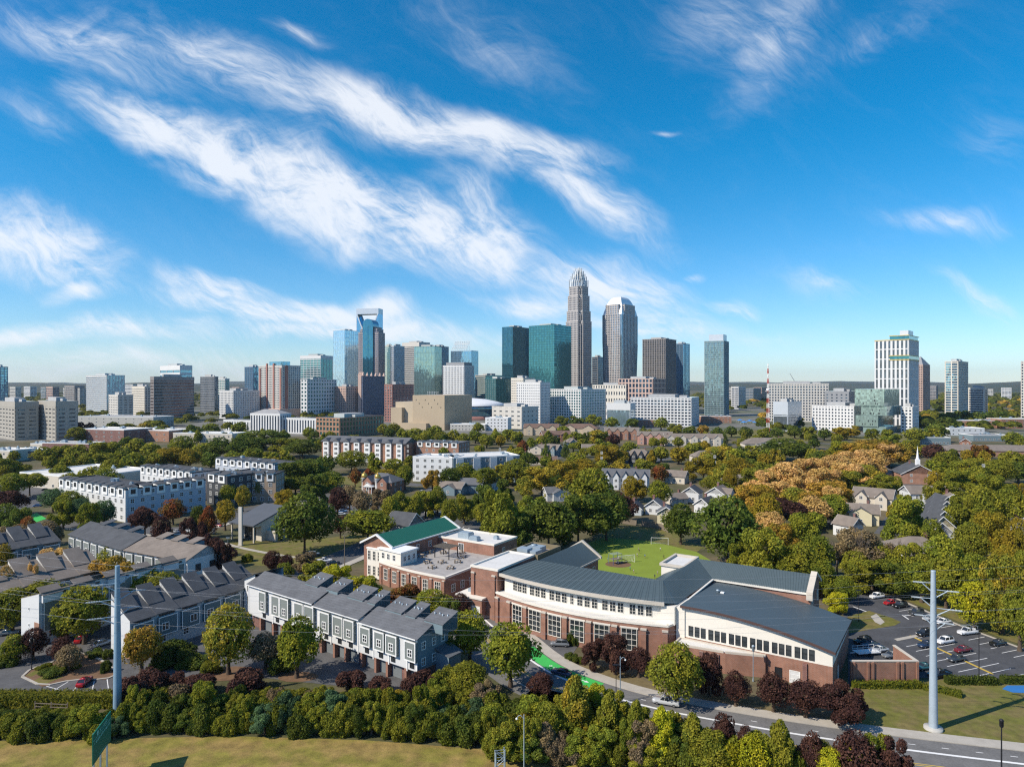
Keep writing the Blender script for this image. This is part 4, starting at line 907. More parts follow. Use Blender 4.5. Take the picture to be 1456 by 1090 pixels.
# ---------------------------------------------------------------- white courtyard apartments
def flats(label, O, rot, Wd, D, fh, nfl, wallm, roofm, nx, ny, name='apartment_building', wkw=None, ww=1.5, wh=1.6, dark=None, dorm=0, par=.5, both=True, brk=None):
    r = thing(name, label, 'apartments' if 'apart' in name else 'building', O, rot); z = fh*nfl
    b = MB(); b.box(0,0,0,Wd,D,z); b.build('wall', wallm, r)
    b = MB(); b.box(.3,.3,z,Wd-.3,D-.3,z+.08); b.build('roof', roofm, r)
    b = MB(); parapet(b, [(-.06,-.06),(Wd+.06,-.06),(Wd+.06,D+.06),(-.06,D+.06)], z, par, .35); b.build('parapet', dark or wallm, r)
    kw = wkw or dict(nx=2, ny=2, fr=.12, fm=M_TRIM)
    sp = wall_windows((0,0),(Wd,0),0,fh,nfl,nx,ww,wh,.8,.6)+wall_windows((Wd,0),(Wd,D),0,fh,nfl,ny,ww,wh,.8,.6)
    if both: sp += wall_windows((0,D),(0,0),0,fh,nfl,ny,ww,wh,.8,.6)
    put_windows(r, sp, kw)
    rr = random.Random(int(O[0]*7+O[1]))
    for i in range(dorm):
        x = Wd*(i+.5)/dorm; b = MB(); w_ = Wd/dorm*.3
        b.box(-w_,-.35,z-2.6,w_,2.5,z+.9,0); slope(b, [((-w_-.3,-.7,z+.95),(w_+.3,-.7,z+.95),(w_+.3,2.9,z+1.5),(-w_-.3,2.9,z+1.5))],1)
        dm = link('dormer', b.mesh('dormer',[M_TRIM,M_SHINGLE]), r, (x,0,0)); link('window', win_mesh(w_*1.1,1.7,2,2,.12,M_SIDED), dm, (0,-.35,z-1.6), 0)
    for i in range(5):
        x, y = rr.uniform(2,Wd-2), rr.uniform(2,D-2); b = MB(); s = rr.uniform(.5,1.0); b.box(-s,-s,0,s,s,rr.uniform(.7,1.2)); b.lathe((0,0,rr.uniform(.7,1.2)),[(0,0),(s*.6,0),(s*.6,.2),(0,.2)],8); link('rooftop_unit', b.mesh('rooftop_unit',M_GALV), r, (x,y,z+.08), rr.random())
    return r
GU = atan2(-.54,.84)
g1 = flats('white four storey courtyard apartments with dark roof and white dormers', (-182,274), GU, 50, 14, 2.9, 4, M_WHITE, M_SHINGLE, 12, 4, dorm=9, dark=M_SIDED)
cc_ = (-182+50*.84, 274-50*.54)
g1b = flats('pale blue grey apartment wing with a row of dormers facing the car park street', (cc_[0]+.05*.84,cc_[1]-.05*.54), GU+pi/2-.03, 31, 12, 2.9, 4, mat('pale_blue_siding',(.42,.46,.52),.8,.08,.4), M_SHINGLE, 8, 4, dorm=6, dark=M_SIDED)
g2 = flats('long white apartment range with dark roof dormers behind the courtyard block', (-170,312), GU, 40, 13, 3.0, 4, M_WHITE, M_SHINGLE, 9, 4, dorm=8, dark=M_SIDED)
g3 = flats('charcoal apartment block rising behind the white courtyard apartments', (-128,286), GU, 14, 24, 3.0, 4, M_SIDED, M_SHINGLE, 3, 6, dorm=2, dark=M_SIDED)
g4 = flats('charcoal and tan apartment range with stepped bays beside the green maples', (-128,262+26), GU+.6, 28, 12, 2.9, 4, mat('tan_brick',(.33,.25,.18),.9,.1,.5), M_SHINGLE, 8, 3, dorm=6, dark=M_SIDED)
g5 = flats('far apartment range with curved dark roof dormers', (-150,345), GU, 46, 14, 3.0, 4, mat('pale_blue_siding',(.42,.46,.52)), M_SHINGLE, 10, 3, dorm=8, dark=M_SIDED)
# brick and white apartments with blue-grey roofs, white four storey block
def bay_flats(label, O, rot, Wd, D, ze, nb, roofm):
    r = thing('apartment_building', label, 'apartments', O, rot)
    b = MB(); b.box(0,0,0,Wd,D,ze); b.build('brick_wall', M_BRICKO, r)
    b = MB(); slope(b, [((-.5,-.8,ze-.1),(Wd+.5,-.8,ze-.1),(Wd+.5,D/2,ze+3.2),(-.5,D/2,ze+3.2)), ((Wd+.5,D+.8,ze-.1),(-.5,D+.8,ze-.1),(-.5,D/2,ze+3.2),(Wd+.5,D/2,ze+3.2))])
    b.build('roof', roofm, r)
    for x in (0,Wd):
        o_=MB(); o_.fan([(x,0,ze),(x,D,ze),(x,D/2,ze+3.1)],[(0,1,2),(2,1,0)]); o_.build('gable_wall', M_SIDEG, r)
    for i in range(nb):
        x = Wd*(i+.5)/nb; w_ = Wd/nb*.26
        b = MB(); b.box(-w_,-1.2,0,w_,2,ze+.2,0); b.fan([(-w_-.4,-1.6,ze+.1),(w_+.4,-1.6,ze+.1),(0,-1.6,ze+2.2),(-w_-.4,6,ze+.1),(w_+.4,6,ze+.1),(0,6,ze+2.2)],[(0,2,5,3),(1,4,5,2),(0,1,2)],1)
        dm = link('gabled_bay', b.mesh('gabled_bay',[M_TRIM,roofm]), r, (x,0,0))
        for f in range(4): link('window', win_mesh(w_*1.2,1.6,2,2,.12,M_TRIM), dm, (0,-1.2,1+3*f), 0)
        for f in range(4): link('window', win_mesh(1.2,1.6,2,2,.12,M_TRIM), r, (Wd*(i+.03 if i else .08),0,1+3*f), 0)
    return r
bp0 = U(457,655); bay_flats('four storey brick apartments with white gabled bays and blue grey roof', (-126,452), atan2(-.33,.94), 62, 16, 12.4, 8, M_SHINGLEG)
flats('brick apartment wing with stepped grey roofs behind the white block', (-62,440), atan2(-.33,.94), 30, 18, 3.1, 4, M_BRICKO, M_SHINGLEG, 6, 4, dorm=5, dark=M_SHINGLEG)
flats('white and slate four storey block with broad white roof', (-51.2,352), atan2(-.30,.95), 22, 16, 3.1, 4, M_WHITE, M_FLATROOF, 5, 3, ww=1.6, dark=M_TRIM)
wq = flats('long slate blue flats with white bays and white roof', (-29.6,345), atan2(.36,.93), 36, 22, 3.1, 4, M_SIDEB, M_FLATROOF, 9, 4, ww=1.8, dark=M_TRIM)
for i in range(4):
    b = MB(); b.box(1.5+9*i,-.5,0,5.3+9*i,-.01,12.2); b.build('white_bay', M_WHITE, wq)

# ---------------------------------------------------------------- modern church with the free-standing cross slab
ch = thing('church', 'modern beige church with sloping dark roof behind a tall concrete slab', 'church', (-90.6,220), atan2(-.5,.866))
CW = 10.8
b = MB(); b.fan([(0,3,0),(CW,3,0),(CW,13,0),(0,13,0),(0,3,6.6),(CW,3,6.6),(CW,13,9.4),(0,13,9.4)], [(4,5,6,7),(0,1,5,4),(1,2,6,5),(2,3,7,6),(3,0,4,7)])
b.fan([(CW,0,4.9),(CW,3,4.9),(CW,3,6.6),(CW,0,5.6),(CW-.3,0,4.9),(CW-.3,3,4.9),(CW-.3,3,6.6),(CW-.3,0,5.6)],[(0,1,2,3),(7,6,5,4),(4,5,1,0)]); b.box(CW,5,0,CW+4,9,3.2); b.build('wall', M_BEIGE, ch)
b = MB(); slope(b, [((-.5,-.4,5.6),(CW+.4,-.4,5.6),(CW+.4,13.5,9.7),(-.5,13.5,9.7))],0,.4); b.build('roof', mat('church_roof',(.09,.10,.115),.7,.12,.3,stripes=('X',.6,.12)), ch)
for x in (0,CW-.4): b = MB(); b.box(x,0,0,x+.4,.4,5.4); b.build('post', M_BEIGE, ch)
link('glazed_front', win_mesh(5.2,4.6,5,2,.1,M_DARKMETAL), ch, (CW*.52,3,.1), 0)
link('door', win_mesh(1.8,2.4,2,1,.12,M_DARKMETAL,M_DARKMETAL), ch, (CW+4,7,0), pi/2)
cs = thing('cross_slab', 'tall thin concrete slab pillar standing before the modern church', 'pillar', U(342,775), atan2(-.5,.866))
b = MB(); b.prism([(-.75,-.2),(.75,-.2),(.75,.2),(-.75,.2)],0,11.9); b.box(-.9,-.35,0,.9,.35,.3); b.build('slab', M_CONC, cs)

# ---------------------------------------------------------------- neighbourhood houses
def house(label, px, py, w, d, hw, rise, rot, roofm, wallm, kind='gable', nx=3, wing=0, cat='house', name='house', chim=True):
    """px, py: where the middle of the ridge shows in the survey photograph"""
    if cat in ('house','garage') and chim: w, d, hw, rise = w*.8, d*.8, hw*.86, rise*.8
    zt = hw+rise; Y = (H-zt)*F/(py-CY); X = (px-CX)/F*Y
    r = thing(name, label, cat, (X, Y), R(rot))
    b = MB(); b.box(-w/2,-d/2,0,w/2,d/2,hw)
    if kind == 'gable':
        for x in (-w/2,w/2): b.fan([(x,-d/2,hw),(x,d/2,hw),(x,0,hw+rise-.12)],[(0,1,2),(2,1,0)])
    b.build('wall', wallm, r)
    b = MB(); e = .45; ze = hw-.2
    if kind == 'gable':
        slope(b, [((-w/2-e,-d/2-e,ze),(w/2+e,-d/2-e,ze),(w/2+e,0,zt),(-w/2-e,0,zt)), ((w/2+e,d/2+e,ze),(-w/2-e,d/2+e,ze),(-w/2-e,0,zt),(w/2+e,0,zt))])
    else:
        i = min(d/2, w/2)*.95
        slope(b, [((-w/2-e,-d/2-e,ze),(w/2+e,-d/2-e,ze),(w/2-i,0,zt),(-w/2+i,0,zt)), ((w/2+e,d/2+e,ze),(-w/2-e,d/2+e,ze),(-w/2+i,0,zt),(w/2-i,0,zt)),
                  ((w/2+e,-d/2-e,ze),(w/2+e,d/2+e,ze),(w/2-i,.01,zt),(w/2-i,0,zt)), ((-w/2-e,d/2+e,ze),(-w/2-e,-d/2-e,ze),(-w/2+i,0,zt),(-w/2+i,.01,zt))])
    b.build('roof', roofm, r)
    nf = 2 if hw > 4.6 else 1
    for (p0,p1,n) in (((-w/2,-d/2),(w/2,-d/2),nx),((w/2,-d/2),(w/2,d/2),2),((-w/2,d/2),(-w/2,-d/2),2)):
        for sp in wall_windows(p0,p1,0,2.8,nf,n,1.1,1.4,.9,.8): link('window', win_mesh(1.1,1.4,2,2,.1,M_TRIM), r, sp[:3], sp[3])
    if kind == 'gable':
        for sx_ in (-1,1):
            b = MB(); x = sx_*(w/2+e-.05)
            for yy in (-1,1): b.fan([(x-.1,yy*(d/2+e),ze-.05),(x+.1,yy*(d/2+e),ze-.05),(x+.1,0,zt-.02),(x-.1,0,zt-.02),(x-.1,yy*(d/2+e),ze-.35),(x+.1,yy*(d/2+e),ze-.35),(x+.1,0,zt-.32),(x-.1,0,zt-.32)],[(0,1,2,3),(4,7,6,5),(0,3,7,4),(1,5,6,2)])
            b.build('barge_board_trim', M_TRIM, r)
    for k in range(wing):      # cross gables to the front
        x = -w/2+w*(k+.5)/wing; ww_ = w/wing*.30; dd = d/2+1.8; zz = hw+rise*.75
        b = MB(); b.box(-ww_,-dd,0,ww_,-d/2+.5,hw,0); b.fan([(-ww_,-dd,hw),(ww_,-dd,hw),(0,-dd,zz-.1)],[(0,1,2)],0)
        b.fan([(-ww_-.3,-dd-.35,hw-.2),(0,-dd-.35,zz),(0,0,zz),(-ww_-.3,0,hw-.2),(ww_+.3,-dd-.35,hw-.2),(ww_+.3,0,hw-.2)],[(0,3,2,1),(4,1,2,5)],1)
        cg = link('cross_gable', b.mesh('cross_gable',[wallm,roofm]), r, (x,0,0))
        for f in range(nf): link('window', win_mesh(1.3,1.4,2,2,.1,M_TRIM), cg, (0,-dd,.9+2.8*f), 0)
    if not chim or int(px) % 2: return r
    b = MB(); b.box(w*.2,.6,hw,w*.2+.8,1.4,zt+.8,0); b.box(w*.2-.1,.5,zt+.8,w*.2+.9,1.5,zt+1.0,0); b.build('chimney', M_BRICKD, r)
    return r
HS = M_SHINGLET; HD = M_SHINGLE; HG = M_SHINGLEG; HB = M_SHINGLEB
house('brown roofed tan apartment house with a cream gable facing the park', 770,602,34,16,7.5,3.6,-8,HB,M_TAN,'gable',7,3,'apartments','apartment_house')
house('wide brown roofed apartment house east of the cream gabled one', 825,602,36,16,7.5,4,-14,HB,M_TAN,'hip',7,2,'apartments','apartment_house')
house('brown roofed low apartment house with two gables near the parking field', 790,612,26,14,6,3,10,HB,M_BRICK,'gable',5,2,'apartments','apartment_house')
house('taupe roofed brick townhomes with gables behind the parked cars', 884,607,30,13,7.5,3.5,-10,HS,M_BRICKO,'gable',6,4,'townhouses','townhouse_row')
house('taupe roofed pink brick townhomes with white trim', 931,613,28,12,7.5,3.2,-14,HS,mat('pink_brick',(.42,.25,.2),.9,.1,.5),'gable',6,4,'townhouses','townhouse_row')
house('pale beige townhomes with taupe gables beside the lawn', 985,616,46,12,6.5,3.2,-6,HS,M_BEIGE,'gable',9,5,'townhouses','townhouse_row')
house('low taupe hipped roof hall east of the open lawn', 1092,622,40,18,4.5,4,-4,HS,M_BEIGE,'hip',7,1,'hall','hall')
house('grey brown house with long roof among dark cypress trees', 764,631,16,10,5.4,3,-12,HS,M_BEIGE,'gable',4,1)
house('blue grey house with steep dark gables beside the two cypresses', 787,631,12,11,6,4,-30,HS,M_SIDEB,'gable',3,2)
house('tall taupe house with hipped roof above the yellow maple', 812,622,12,11,6,4,12,HS,M_SIDEB,'hip',3,1)
house('taupe roofed house beside the bright yellow maple', 842,631,18,11,5.4,3.4,-5,HS,M_SIDEG,'gable',4,1)
house('grey brown house with four small gables', 908,638,22,14,6,4.4,-18,HS,M_SIDED,'hip',5,4)
house('taupe hipped house half hidden by yellow trees', 1000,640,18,12,5.6,4,10,HS,M_BEIGE,'hip',4,1)
house('low brown roof house below the long grey brown house', 768,648,26,10,3.6,2.4,-3,HB,M_BEIGE,'gable',5)
house('small dark roofed cottage next to the low brown roof', 742,643,12,9,3.6,3,-20,HD,M_SIDEG,'gable',3)
house('taupe roofed cottage beside the red maple', 962,668,13,10,4.4,3.2,-30,HS,M_BEIGE,'gable',3)
house('grey striped row house with white gables beside the yellow tree', 890,666,22,12,6.2,3,-12,M_SHINGLEG,M_WHITE,'gable',6,5,'townhouses','townhouse_row')
house('white house with a black roof and a garage in its gable', 984,690,10,9,4.8,3.2,62,HD,M_WHITE,'gable',2,0)
house('white house with black roof lowest beside the tall oaks', 1004,706,10,8,4.0,3.0,50,HD,M_WHITE,'gable',2,0)
house('taupe roofed white house with white barge boards', 1022,690,12,10,4.8,3.4,55,HS,M_WHITE,'gable',3,1)
house('large taupe hipped house behind the white gables', 1048,674,18,12,5,3.6,-14,HS,M_BEIGE,'hip',4,1)
house('pale blue garage by the play field fence', 904,712,7.5,6.5,3.2,2.8,70,HD,mat('pale_blue_boards',(.45,.50,.52),.8,.06,.4),'gable',2,0,'garage','garage')
house('white gabled cottage east of the pale blue garage', 932,708,8,8,4,3,65,HG,M_WHITE,'gable',2,0)
house('pale yellow cottage standing at the field corner', 948,718,7,8,5.4,2.6,75,HG,M_YELLOWW,'gable',2,0)
house('grey brown bungalow near the mown path west of the oaks', 962,700,9,7,3.2,2.4,20,HS,M_BEIGE,'gable',2,0)
house('taupe roofed bungalow at the west end of the car park', 645,684,14,10,3.8,3.0,-22,HS,M_SIDEB,'gable',3,1)
house('blue house with slate roof between two bungalows', 672,679,13,10,5,3.0,-10,HG,M_SIDEB,'gable',3,0)
house('white gabled house with dark brown roof by the olive trees', 692,676,12,9,4.6,3.6,60,HB,M_WHITE,'gable',3,0)
house('slate roofed house hidden deep in the trees', 748,666,13,10,5,3.2,30,HG,M_SIDEB,'gable',3,1)
house('pale grey house with low roofs behind the great oaks', 792,691,14,10,4.2,2.6,14,HG,mat('pale_grey_boards',(.45,.46,.46),.8,.06,.4),'gable',3,1)
house('grey hall with one steep dark roof beside the car park', 575,727,9,8.5,4.6,3.4,-28,HD,mat('pale_grey_boards',(.45,.46,.46)),'gable',2,0,'hall','hall')
house('big taupe roofed house with dormers east of the amber trees', 1243,693,18,13,5.4,4,-38,HS,M_BEIGE,'gable',4,2)
house('taupe roofed house with a cream dormer below the big taupe one', 1222,715,15,10,5.0,3.4,-24,HS,M_YELLOWW,'gable',3,1)
house('half timbered white gable house behind the bare tree', 1206,733,8.5,7.5,4.6,3.2,-62,HS,M_WHITE,'gable',3,0)
house('white house with broad tan roof beside the stepped gables', 1322,690,24,13,6.8,3.2,-6,HS,M_WHITE,'gable',6,1)
house('white house with a small gable and shutters', 1352,700,9,8,6.4,2.6,70,HS,M_WHITE,'gable',2,0)
house('taupe hipped house low behind the tall dark trees', 1302,762,17,13,4,3.4,-8,HS,M_WHITE,'hip',4,0)
house('taupe roofed house at the edge of the woods by the steeple', 1258,665,14,10,4.4,3.0,30,HS,M_BEIGE,'hip',3,0)
house('dark roofed house deep in the eastern trees', 1265,640,13,10,4.4,3.0,12,HD,M_SIDED,'gable',3,0)
house('small white cottage glimpsed below the bare trees', 1295,775,10,8,3,2.2,0,HS,M_WHITE,'gable',3,0)
# row with six stepped gables
p = U(1352,772); sg = None
for k in range(6):
    zt = 10.2+.12*k; Yk = 202.5+9.2*k; px = 1329+2.0*k; py = CY+(H-9.9)*F/Yk
    house('white and yellow gabled row house, '+('nearest','second nearest','third nearest','fourth nearest','fifth nearest','farthest')[k]+' of the stepped six', px, py, 8.0, 6.6, 6.7+.12*k, 3.2, 0, HD, M_WHITE if k%2 == 0 else M_YELLOWW, 'gable', 2, 0, chim=False)
    o = [c for c in COL.objects if c.name.startswith('house') and c.type == 'EMPTY'][-1]; o.rotation_euler[2] = R(84)
for k in range(5):
    house('grey striped row house at the picture edge, '+('nearest','second','third','fourth','farthest')[k]+' along the row', 1462-2*k, 800-21*k, 12, 9, 5.6, 2.4, 80, M_SHINGLEG, M_WHITE, 'gable', 2, 0)
# brick church with steeple
bc = house('small orange brick church with white steeple and dark roof', 1300,658,15,17,5.2,4.6,0,HD,M_BRICKO,'gable',4,0,'church','brick_church')
bc.rotation_euler[2] = R(78)
b = MB(); b.box(-5.4,-.9,8.8,-3.6,.9,12.2); b.build('steeple_base', M_TRIM, bc)
b = MB(); b.lathe((-4.5,0,12.2),[(.9,0),(.55,1.2),(.5,2.2),(.0,7.0)],8); b.build('spire', M_TRIM, bc)
# brick house with golden domes
gd = house('red brick house with gabled porch and golden domed turrets', 545,672,20,14,6.4,4,-22,HG,M_BRICK,'hip',5,2)
for x in (-6.6,.6):
    b = MB(); b.lathe((x,-5.6,0),[(1.2,0),(1.2,6.6),(1.4,6.7),(1.4,7.0)],10); b.build('turret', M_TRIM, gd)
    b = MB(); b.lathe((x,-5.6,7.0),[(1.25,0),(1.45,.6),(1.2,1.4),(.6,1.95),(.1,2.3),(.05,2.9),(0,2.9)],12); b.build('dome', mat('gold_dome',(.62,.40,.10),.3,.1,1,metal=.6), gd)
b = MB(); b.box(-5.2,-8.4,2.9,-.8,-5.7,3.2); b.fan([(-5.5,-8.6,3.2),(-.5,-8.6,3.2),(-3,-8.6,4.9),(-5.5,-4,3.2),(-.5,-4,3.2),(-3,-4,4.9)],[(0,1,2),(0,2,5,3),(1,4,5,2)])
for x in (-5,-3.6,-2.4,-1): b.tube((x,-8.2,0),(x,-8.2,2.9),.16,.14,8)
b.build('porch', M_TRIM, gd)
# white flat roofed hall and other low roofs on the west side
def lowbox(label, x0, x1, ytop, ybase, dep, wallm, roofm, rot=-20, name='low_building', cat='building', nw=6, ww=1.6, wh=1.4):
    Y = H*F/(ybase-CY); z = zat(ytop, Y); X0 = (x0-CX)/F*Y; c, s = cos(R(rot)), sin(R(rot)); t = (x1-CX)/F
    a = (t*Y-X0)/(c-t*s)
    r = thing(name, label, cat, (X0,Y), R(rot))
    b = MB(); b.box(0,0,0,a,dep,z); b.build('wall', wallm, r)
    b = MB(); b.box(.25,.25,z,a-.25,dep-.25,z+.1); b.build('roof', roofm, r)
    b = MB(); parapet(b, [(-.05,-.05),(a+.05,-.05),(a+.05,dep+.05),(-.05,dep+.05)], z, .55, .35); b.build('parapet_cap', M_TRIM if wallm != M_BRICK else M_STONE, r)
    nf = max(1, int(z/3.4))
    for sp in wall_windows((0,0),(a,0),0,z/nf,nf,nw,ww,wh,.9,1): link('window', win_mesh(ww,wh,2,1,.1,M_TRIM), r, sp[:3], sp[3])
    for sp in wall_windows((a,0),(a,dep),0,z/nf,nf,max(2,nw//2),ww,wh,.9,1): link('window', win_mesh(ww,wh,2,1,.1,M_TRIM), r, sp[:3], sp[3])
    rr = random.Random(int(x0*3+ytop))
    for i in range(4):
        b = MB(); s_ = rr.uniform(.8,1.8); b.box(-s_,-s_*.7,0,s_,s_*.7,rr.uniform(.9,1.8)); b.box(-s_*.5,-s_*.3,0,s_*.5,s_*.3,2.0); link('rooftop_unit', b.mesh('rooftop_unit',M_GALV), r, (rr.uniform(3,max(4,a-3)),rr.uniform(2,dep-2),z+.1), 0)
    return r
lowbox('white flat roofed hall standing among spreading olive trees', 28,112,672,690,38,M_BEIGE,M_FLATROOF,-26)
lowbox('dark red brick office with pale roof units', 110,176,610,628,30,M_BRICKD,M_FLATROOF,-18)
lowbox('orange brick office with teal roof units', 176,240,611,626,26,M_BRICKO,M_FLATROOF,-18)
lowbox('cream two storey office with white roof units', 246,330,616,628,22,M_BEIGE,M_FLATROOF,-10, nw=12)
lowbox('long grey hall with flat grey roof beyond the brown office', 110,218,592,606,34,M_CONC,M_GREYROOF,-12, nw=10)
lowbox('low white and brick shed beside the red office', 43,62,631,640,14,M_BEIGE,M_FLATROOF,-14, nw=2)
lowbox('low dark brick block in front of the concrete towers', 60,126,630,642,16,M_BRICKD,M_GREYROOF,-10, nw=7)
lowbox('orange brick box at the western trees', 22,44,640,652,14,M_BRICKO,M_FLATROOF,-22, nw=2)
lowbox('low shed with pale roof at the western edge', -30,14,640,655,18,M_BEIGE,M_FLATROOF,-14, nw=3)
lowbox('red brick warehouse with white stripe roof', 1359,1422,598,608,26,M_BRICKO,M_FLATROOF,-4, nw=9)
lowbox('red brick warehouse with tall white doors', 1424,1500,596,609,26,M_BRICK,M_FLATROOF,-2, nw=6)
lowbox('white low depot with parked vans on its roof deck', 1350,1400,609,619,20,M_WHITE,M_FLATROOF,0, nw=6)
lowbox('blue grey depot with ribbed roof', 1306,1352,622,632,20,M_SIDEB,M_SIDEB,-6, nw=8)
lowbox('long grey roofed depot behind the brick gate house', 1384,1438,619,627,22,M_SIDEB,M_SHINGLEG,-4, nw=8)
house('long taupe roofed school hall near the eastern edge', 1405,632,66,20,4,3.2,-7,HS,M_BRICKO,'hip',12,0,'school','school_hall')
house('brick gate house with blue grey gable roof', 1372,622,16,9,4,3.4,60,HG,M_BRICK,'gable',3,0)
lowbox('single storey red brick shop row near the blue tents', 998,1040,592,601,16,M_BRICKO,M_BRICKO,-4, nw=6)
lowbox('small red brick corner shop near the parking field', 903,930,597,607,14,M_BRICK,M_GREYROOF,-6, nw=4)
# ---------------------------------------------------------------- the towers of the centre
TH = 40.0
def place(xl, xc, xr, Y, th=TH):
    """corner facing the viewer at (xc, Y); returns root location, rotation, face lengths left a and right b"""
    th = R(th); tl, tr = (xl-CX)/F, (xr-CX)/F; X = (xc-CX)/F*Y
    a = (X-tl*Y)/(cos(th)+tl*sin(th)); den = sin(th)-tr*cos(th)
    b = (tr*Y-X)/den if den > .05 else 25.0
    return (X, Y), -th, max(a,4.0), max(min(b,70.0),6.0)
def clad(g, c, x0, y0, x1, y1, z0, z1, fh=3.9, band=1.2, sp=3.2, pw=.8, d=.35, hz=True, vt=True, top=1.2, faces='fr bl'):
    """glazing core into g, frame of piers and floor bands into c"""
    g.box(x0, y0, z0, x1, y1, z1-.02)
    for p, q in (((x0,y0),(x1,y0)), ((x1,y0),(x1,y1)), ((x1,y1),(x0,y1)), ((x0,y1),(x0,y0))):
        L_ = hypot(q[0]-p[0], q[1]-p[1])
        if hz:
            n = max(1, int(round((z1-z0)/fh))); h = (z1-z0)/n
            for i in range(n): c.wbox(p, q, 0, L_, z0+i*h, z0+i*h+band, -.1, d)
        if vt:
            n = max(1, int(round(L_/sp)))
            for i in range(n+1):
                a = L_*i/n; a0, a1 = max(a-pw/2, 0), min(a+pw/2, L_); c.wbox(p, q, a0, a1, z0+.01, z1-.01, -.1, d+.07)
        c.wbox(p, q, -d, L_+d-.01, z1-top, z1, -.3, d+.12)
    c.box(x0-.0, y0-.0, z1-.35, x1, y1, z1-.1)
ROOFU = mat('roof_plant', (.42,.42,.41), .8, .15, .3)
def tower(label, xl, xc, xr, ytop, Y, gl, cl, th=TH, name='office_tower', cat='tower', parts=None, roof=True, **k):
    loc, rz, a, b = place(xl, xc, xr, Y, th); z = zat(ytop, Y)
    r = thing(name, label, cat, loc, rz); g, c = MB(), MB()
    clad(g, c, -a, 0, 0, b, 0, z, **k)
    g.build('glazing', gl, r); c.build('cladding', cl, r)
    if roof:
        m = MB(); m.box(-a*.75,b*.25,z-.1,-a*.3,b*.7,z+3.2); m.box(-a*.25,b*.4,z-.1,-a*.12,b*.6,z+2.0); m.build('rooftop_unit', ROOFU, r)
    r['a'] = a; r['b'] = b; r['z'] = z
    return r, a, b, z
C_STONE = mat('rose_grey_granite', (.45,.425,.41), .7, .06, .05)
C_LIGHT = mat('pale_concrete', (.54,.52,.48), .85, .06, .05)
C_WHITE = mat('white_panel', (.64,.64,.63), .7, .05, .05)
C_DARK = mat('dark_mullion', (.035,.04,.045), .5, .1, .1, metal=.3)
C_GREY = mat('grey_panel', (.27,.275,.28), .7, .08, .05)
C_BROWN = mat('brown_panel', (.29,.265,.255), .7, .08, .05)
C_RED = mat('red_panel', (.34,.165,.135), .8, .08, .05)
C_PINK = mat('pinkish_precast', (.50,.36,.30), .8, .08, .05)
C_BLUE = mat('blue_grey_panel', (.16,.22,.30), .6, .08, .05)
C_TEAL = mat('teal_mullion', (.05,.16,.165), .4, .08, .05, metal=.4)
C_PALEB = mat('pale_blue_mullion', (.45,.56,.63), .4, .05, .05, metal=.4)
C_SILVER = mat('silver_panel', (.60,.63,.66), .4, .05, .05, metal=.5)
C_CREAMY = mat('cream_precast', (.66,.61,.52), .85, .05, .05)
C_TANM = mat('tan_masonry', (.42,.34,.24), .9, .08, .05)
C_CONC = mat('weathered_concrete', (.36,.34,.30), .9, .1, .05)

# --- the tallest tower: stepped granite shaft under a crown of spires
loc, rz, a, b = place(802, 826, 843.5, 1177)
t = thing('crowned_skyscraper', 'tallest tower, stepped granite shaft tapering to a pale spiked crown', 'skyscraper', loc, rz)
g, c = MB(), MB(); cxm, cym = -a/2, b/2
for k,(z0,z1,h,nt_) in enumerate(((0,160,1.0,6.0),(160,178,.925,5.5),(178,205,.84,5.2),(205,221,.74,4.8))):
    hx, hy = a/2*h, b/2*h
    clad(g, c, cxm-hx, cym-hy+nt_, cxm+hx, cym+hy-nt_, z0, z1, 3.9, 1.25, 3.0, 1.15, .5)
    clad(g, c, cxm-hx+nt_, cym-hy, cxm+hx-nt_, cym+hy, z0, z1-.15, 3.9, 1.25, 3.0, 1.15, .5)
    i = nt_*.45
    clad(g, c, cxm-hx+i, cym-hy+i, cxm+hx-i, cym+hy-i, z0, z1-6, 3.9, .7, 3.0, .5, .25)
g.build('glazing', glass('granite_tower_windows',(.10,.11,.13),.4,.08), t); c.build('cladding', C_STONE, t)
cr = MB()
tiers = ((219,229,.64),(229,235,.53),(235,240,.43),(240,245,.32),(245,250,.2))
for (z0,z1,h) in tiers:
    hx, hy = a/2*h, b/2*h
    cr.box(cxm-hx*.74, cym-hy*.74, z0, cxm+hx*.74, cym+hy*.74, z1-1, 1)
    for p,q in (((-hx,-hy),(hx,-hy)),((hx,-hy),(hx,hy)),((hx,hy),(-hx,hy)),((-hx,hy),(-hx,-hy))):
        n = max(2,int(hx/1.9))
        for i in range(n+1):
            x, y = cxm+p[0]+(q[0]-p[0])*i/n, cym+p[1]+(q[1]-p[1])*i/n
            hh = 4.5 if i in (0,n) else 2.0+1.6*(1-abs(i/n-.5)*2)
            cr.box(x-.5,y-.5,z0,x+.5,y+.5,z1+hh)
for (dx,dy,zt) in ((0,0,256),(.9,.9,254),(-.9,.9,253.5),(.9,-.9,254),(-.9,-.9,253)): cr.box(cxm+dx-.25,cym+dy-.25,246,cxm+dx+.25,cym+dy+.25,zt)
cr.build('crown', [mat('crown_silver',(.68,.70,.70),.4,.05,.05,metal=.2), M_GLGREY], t)
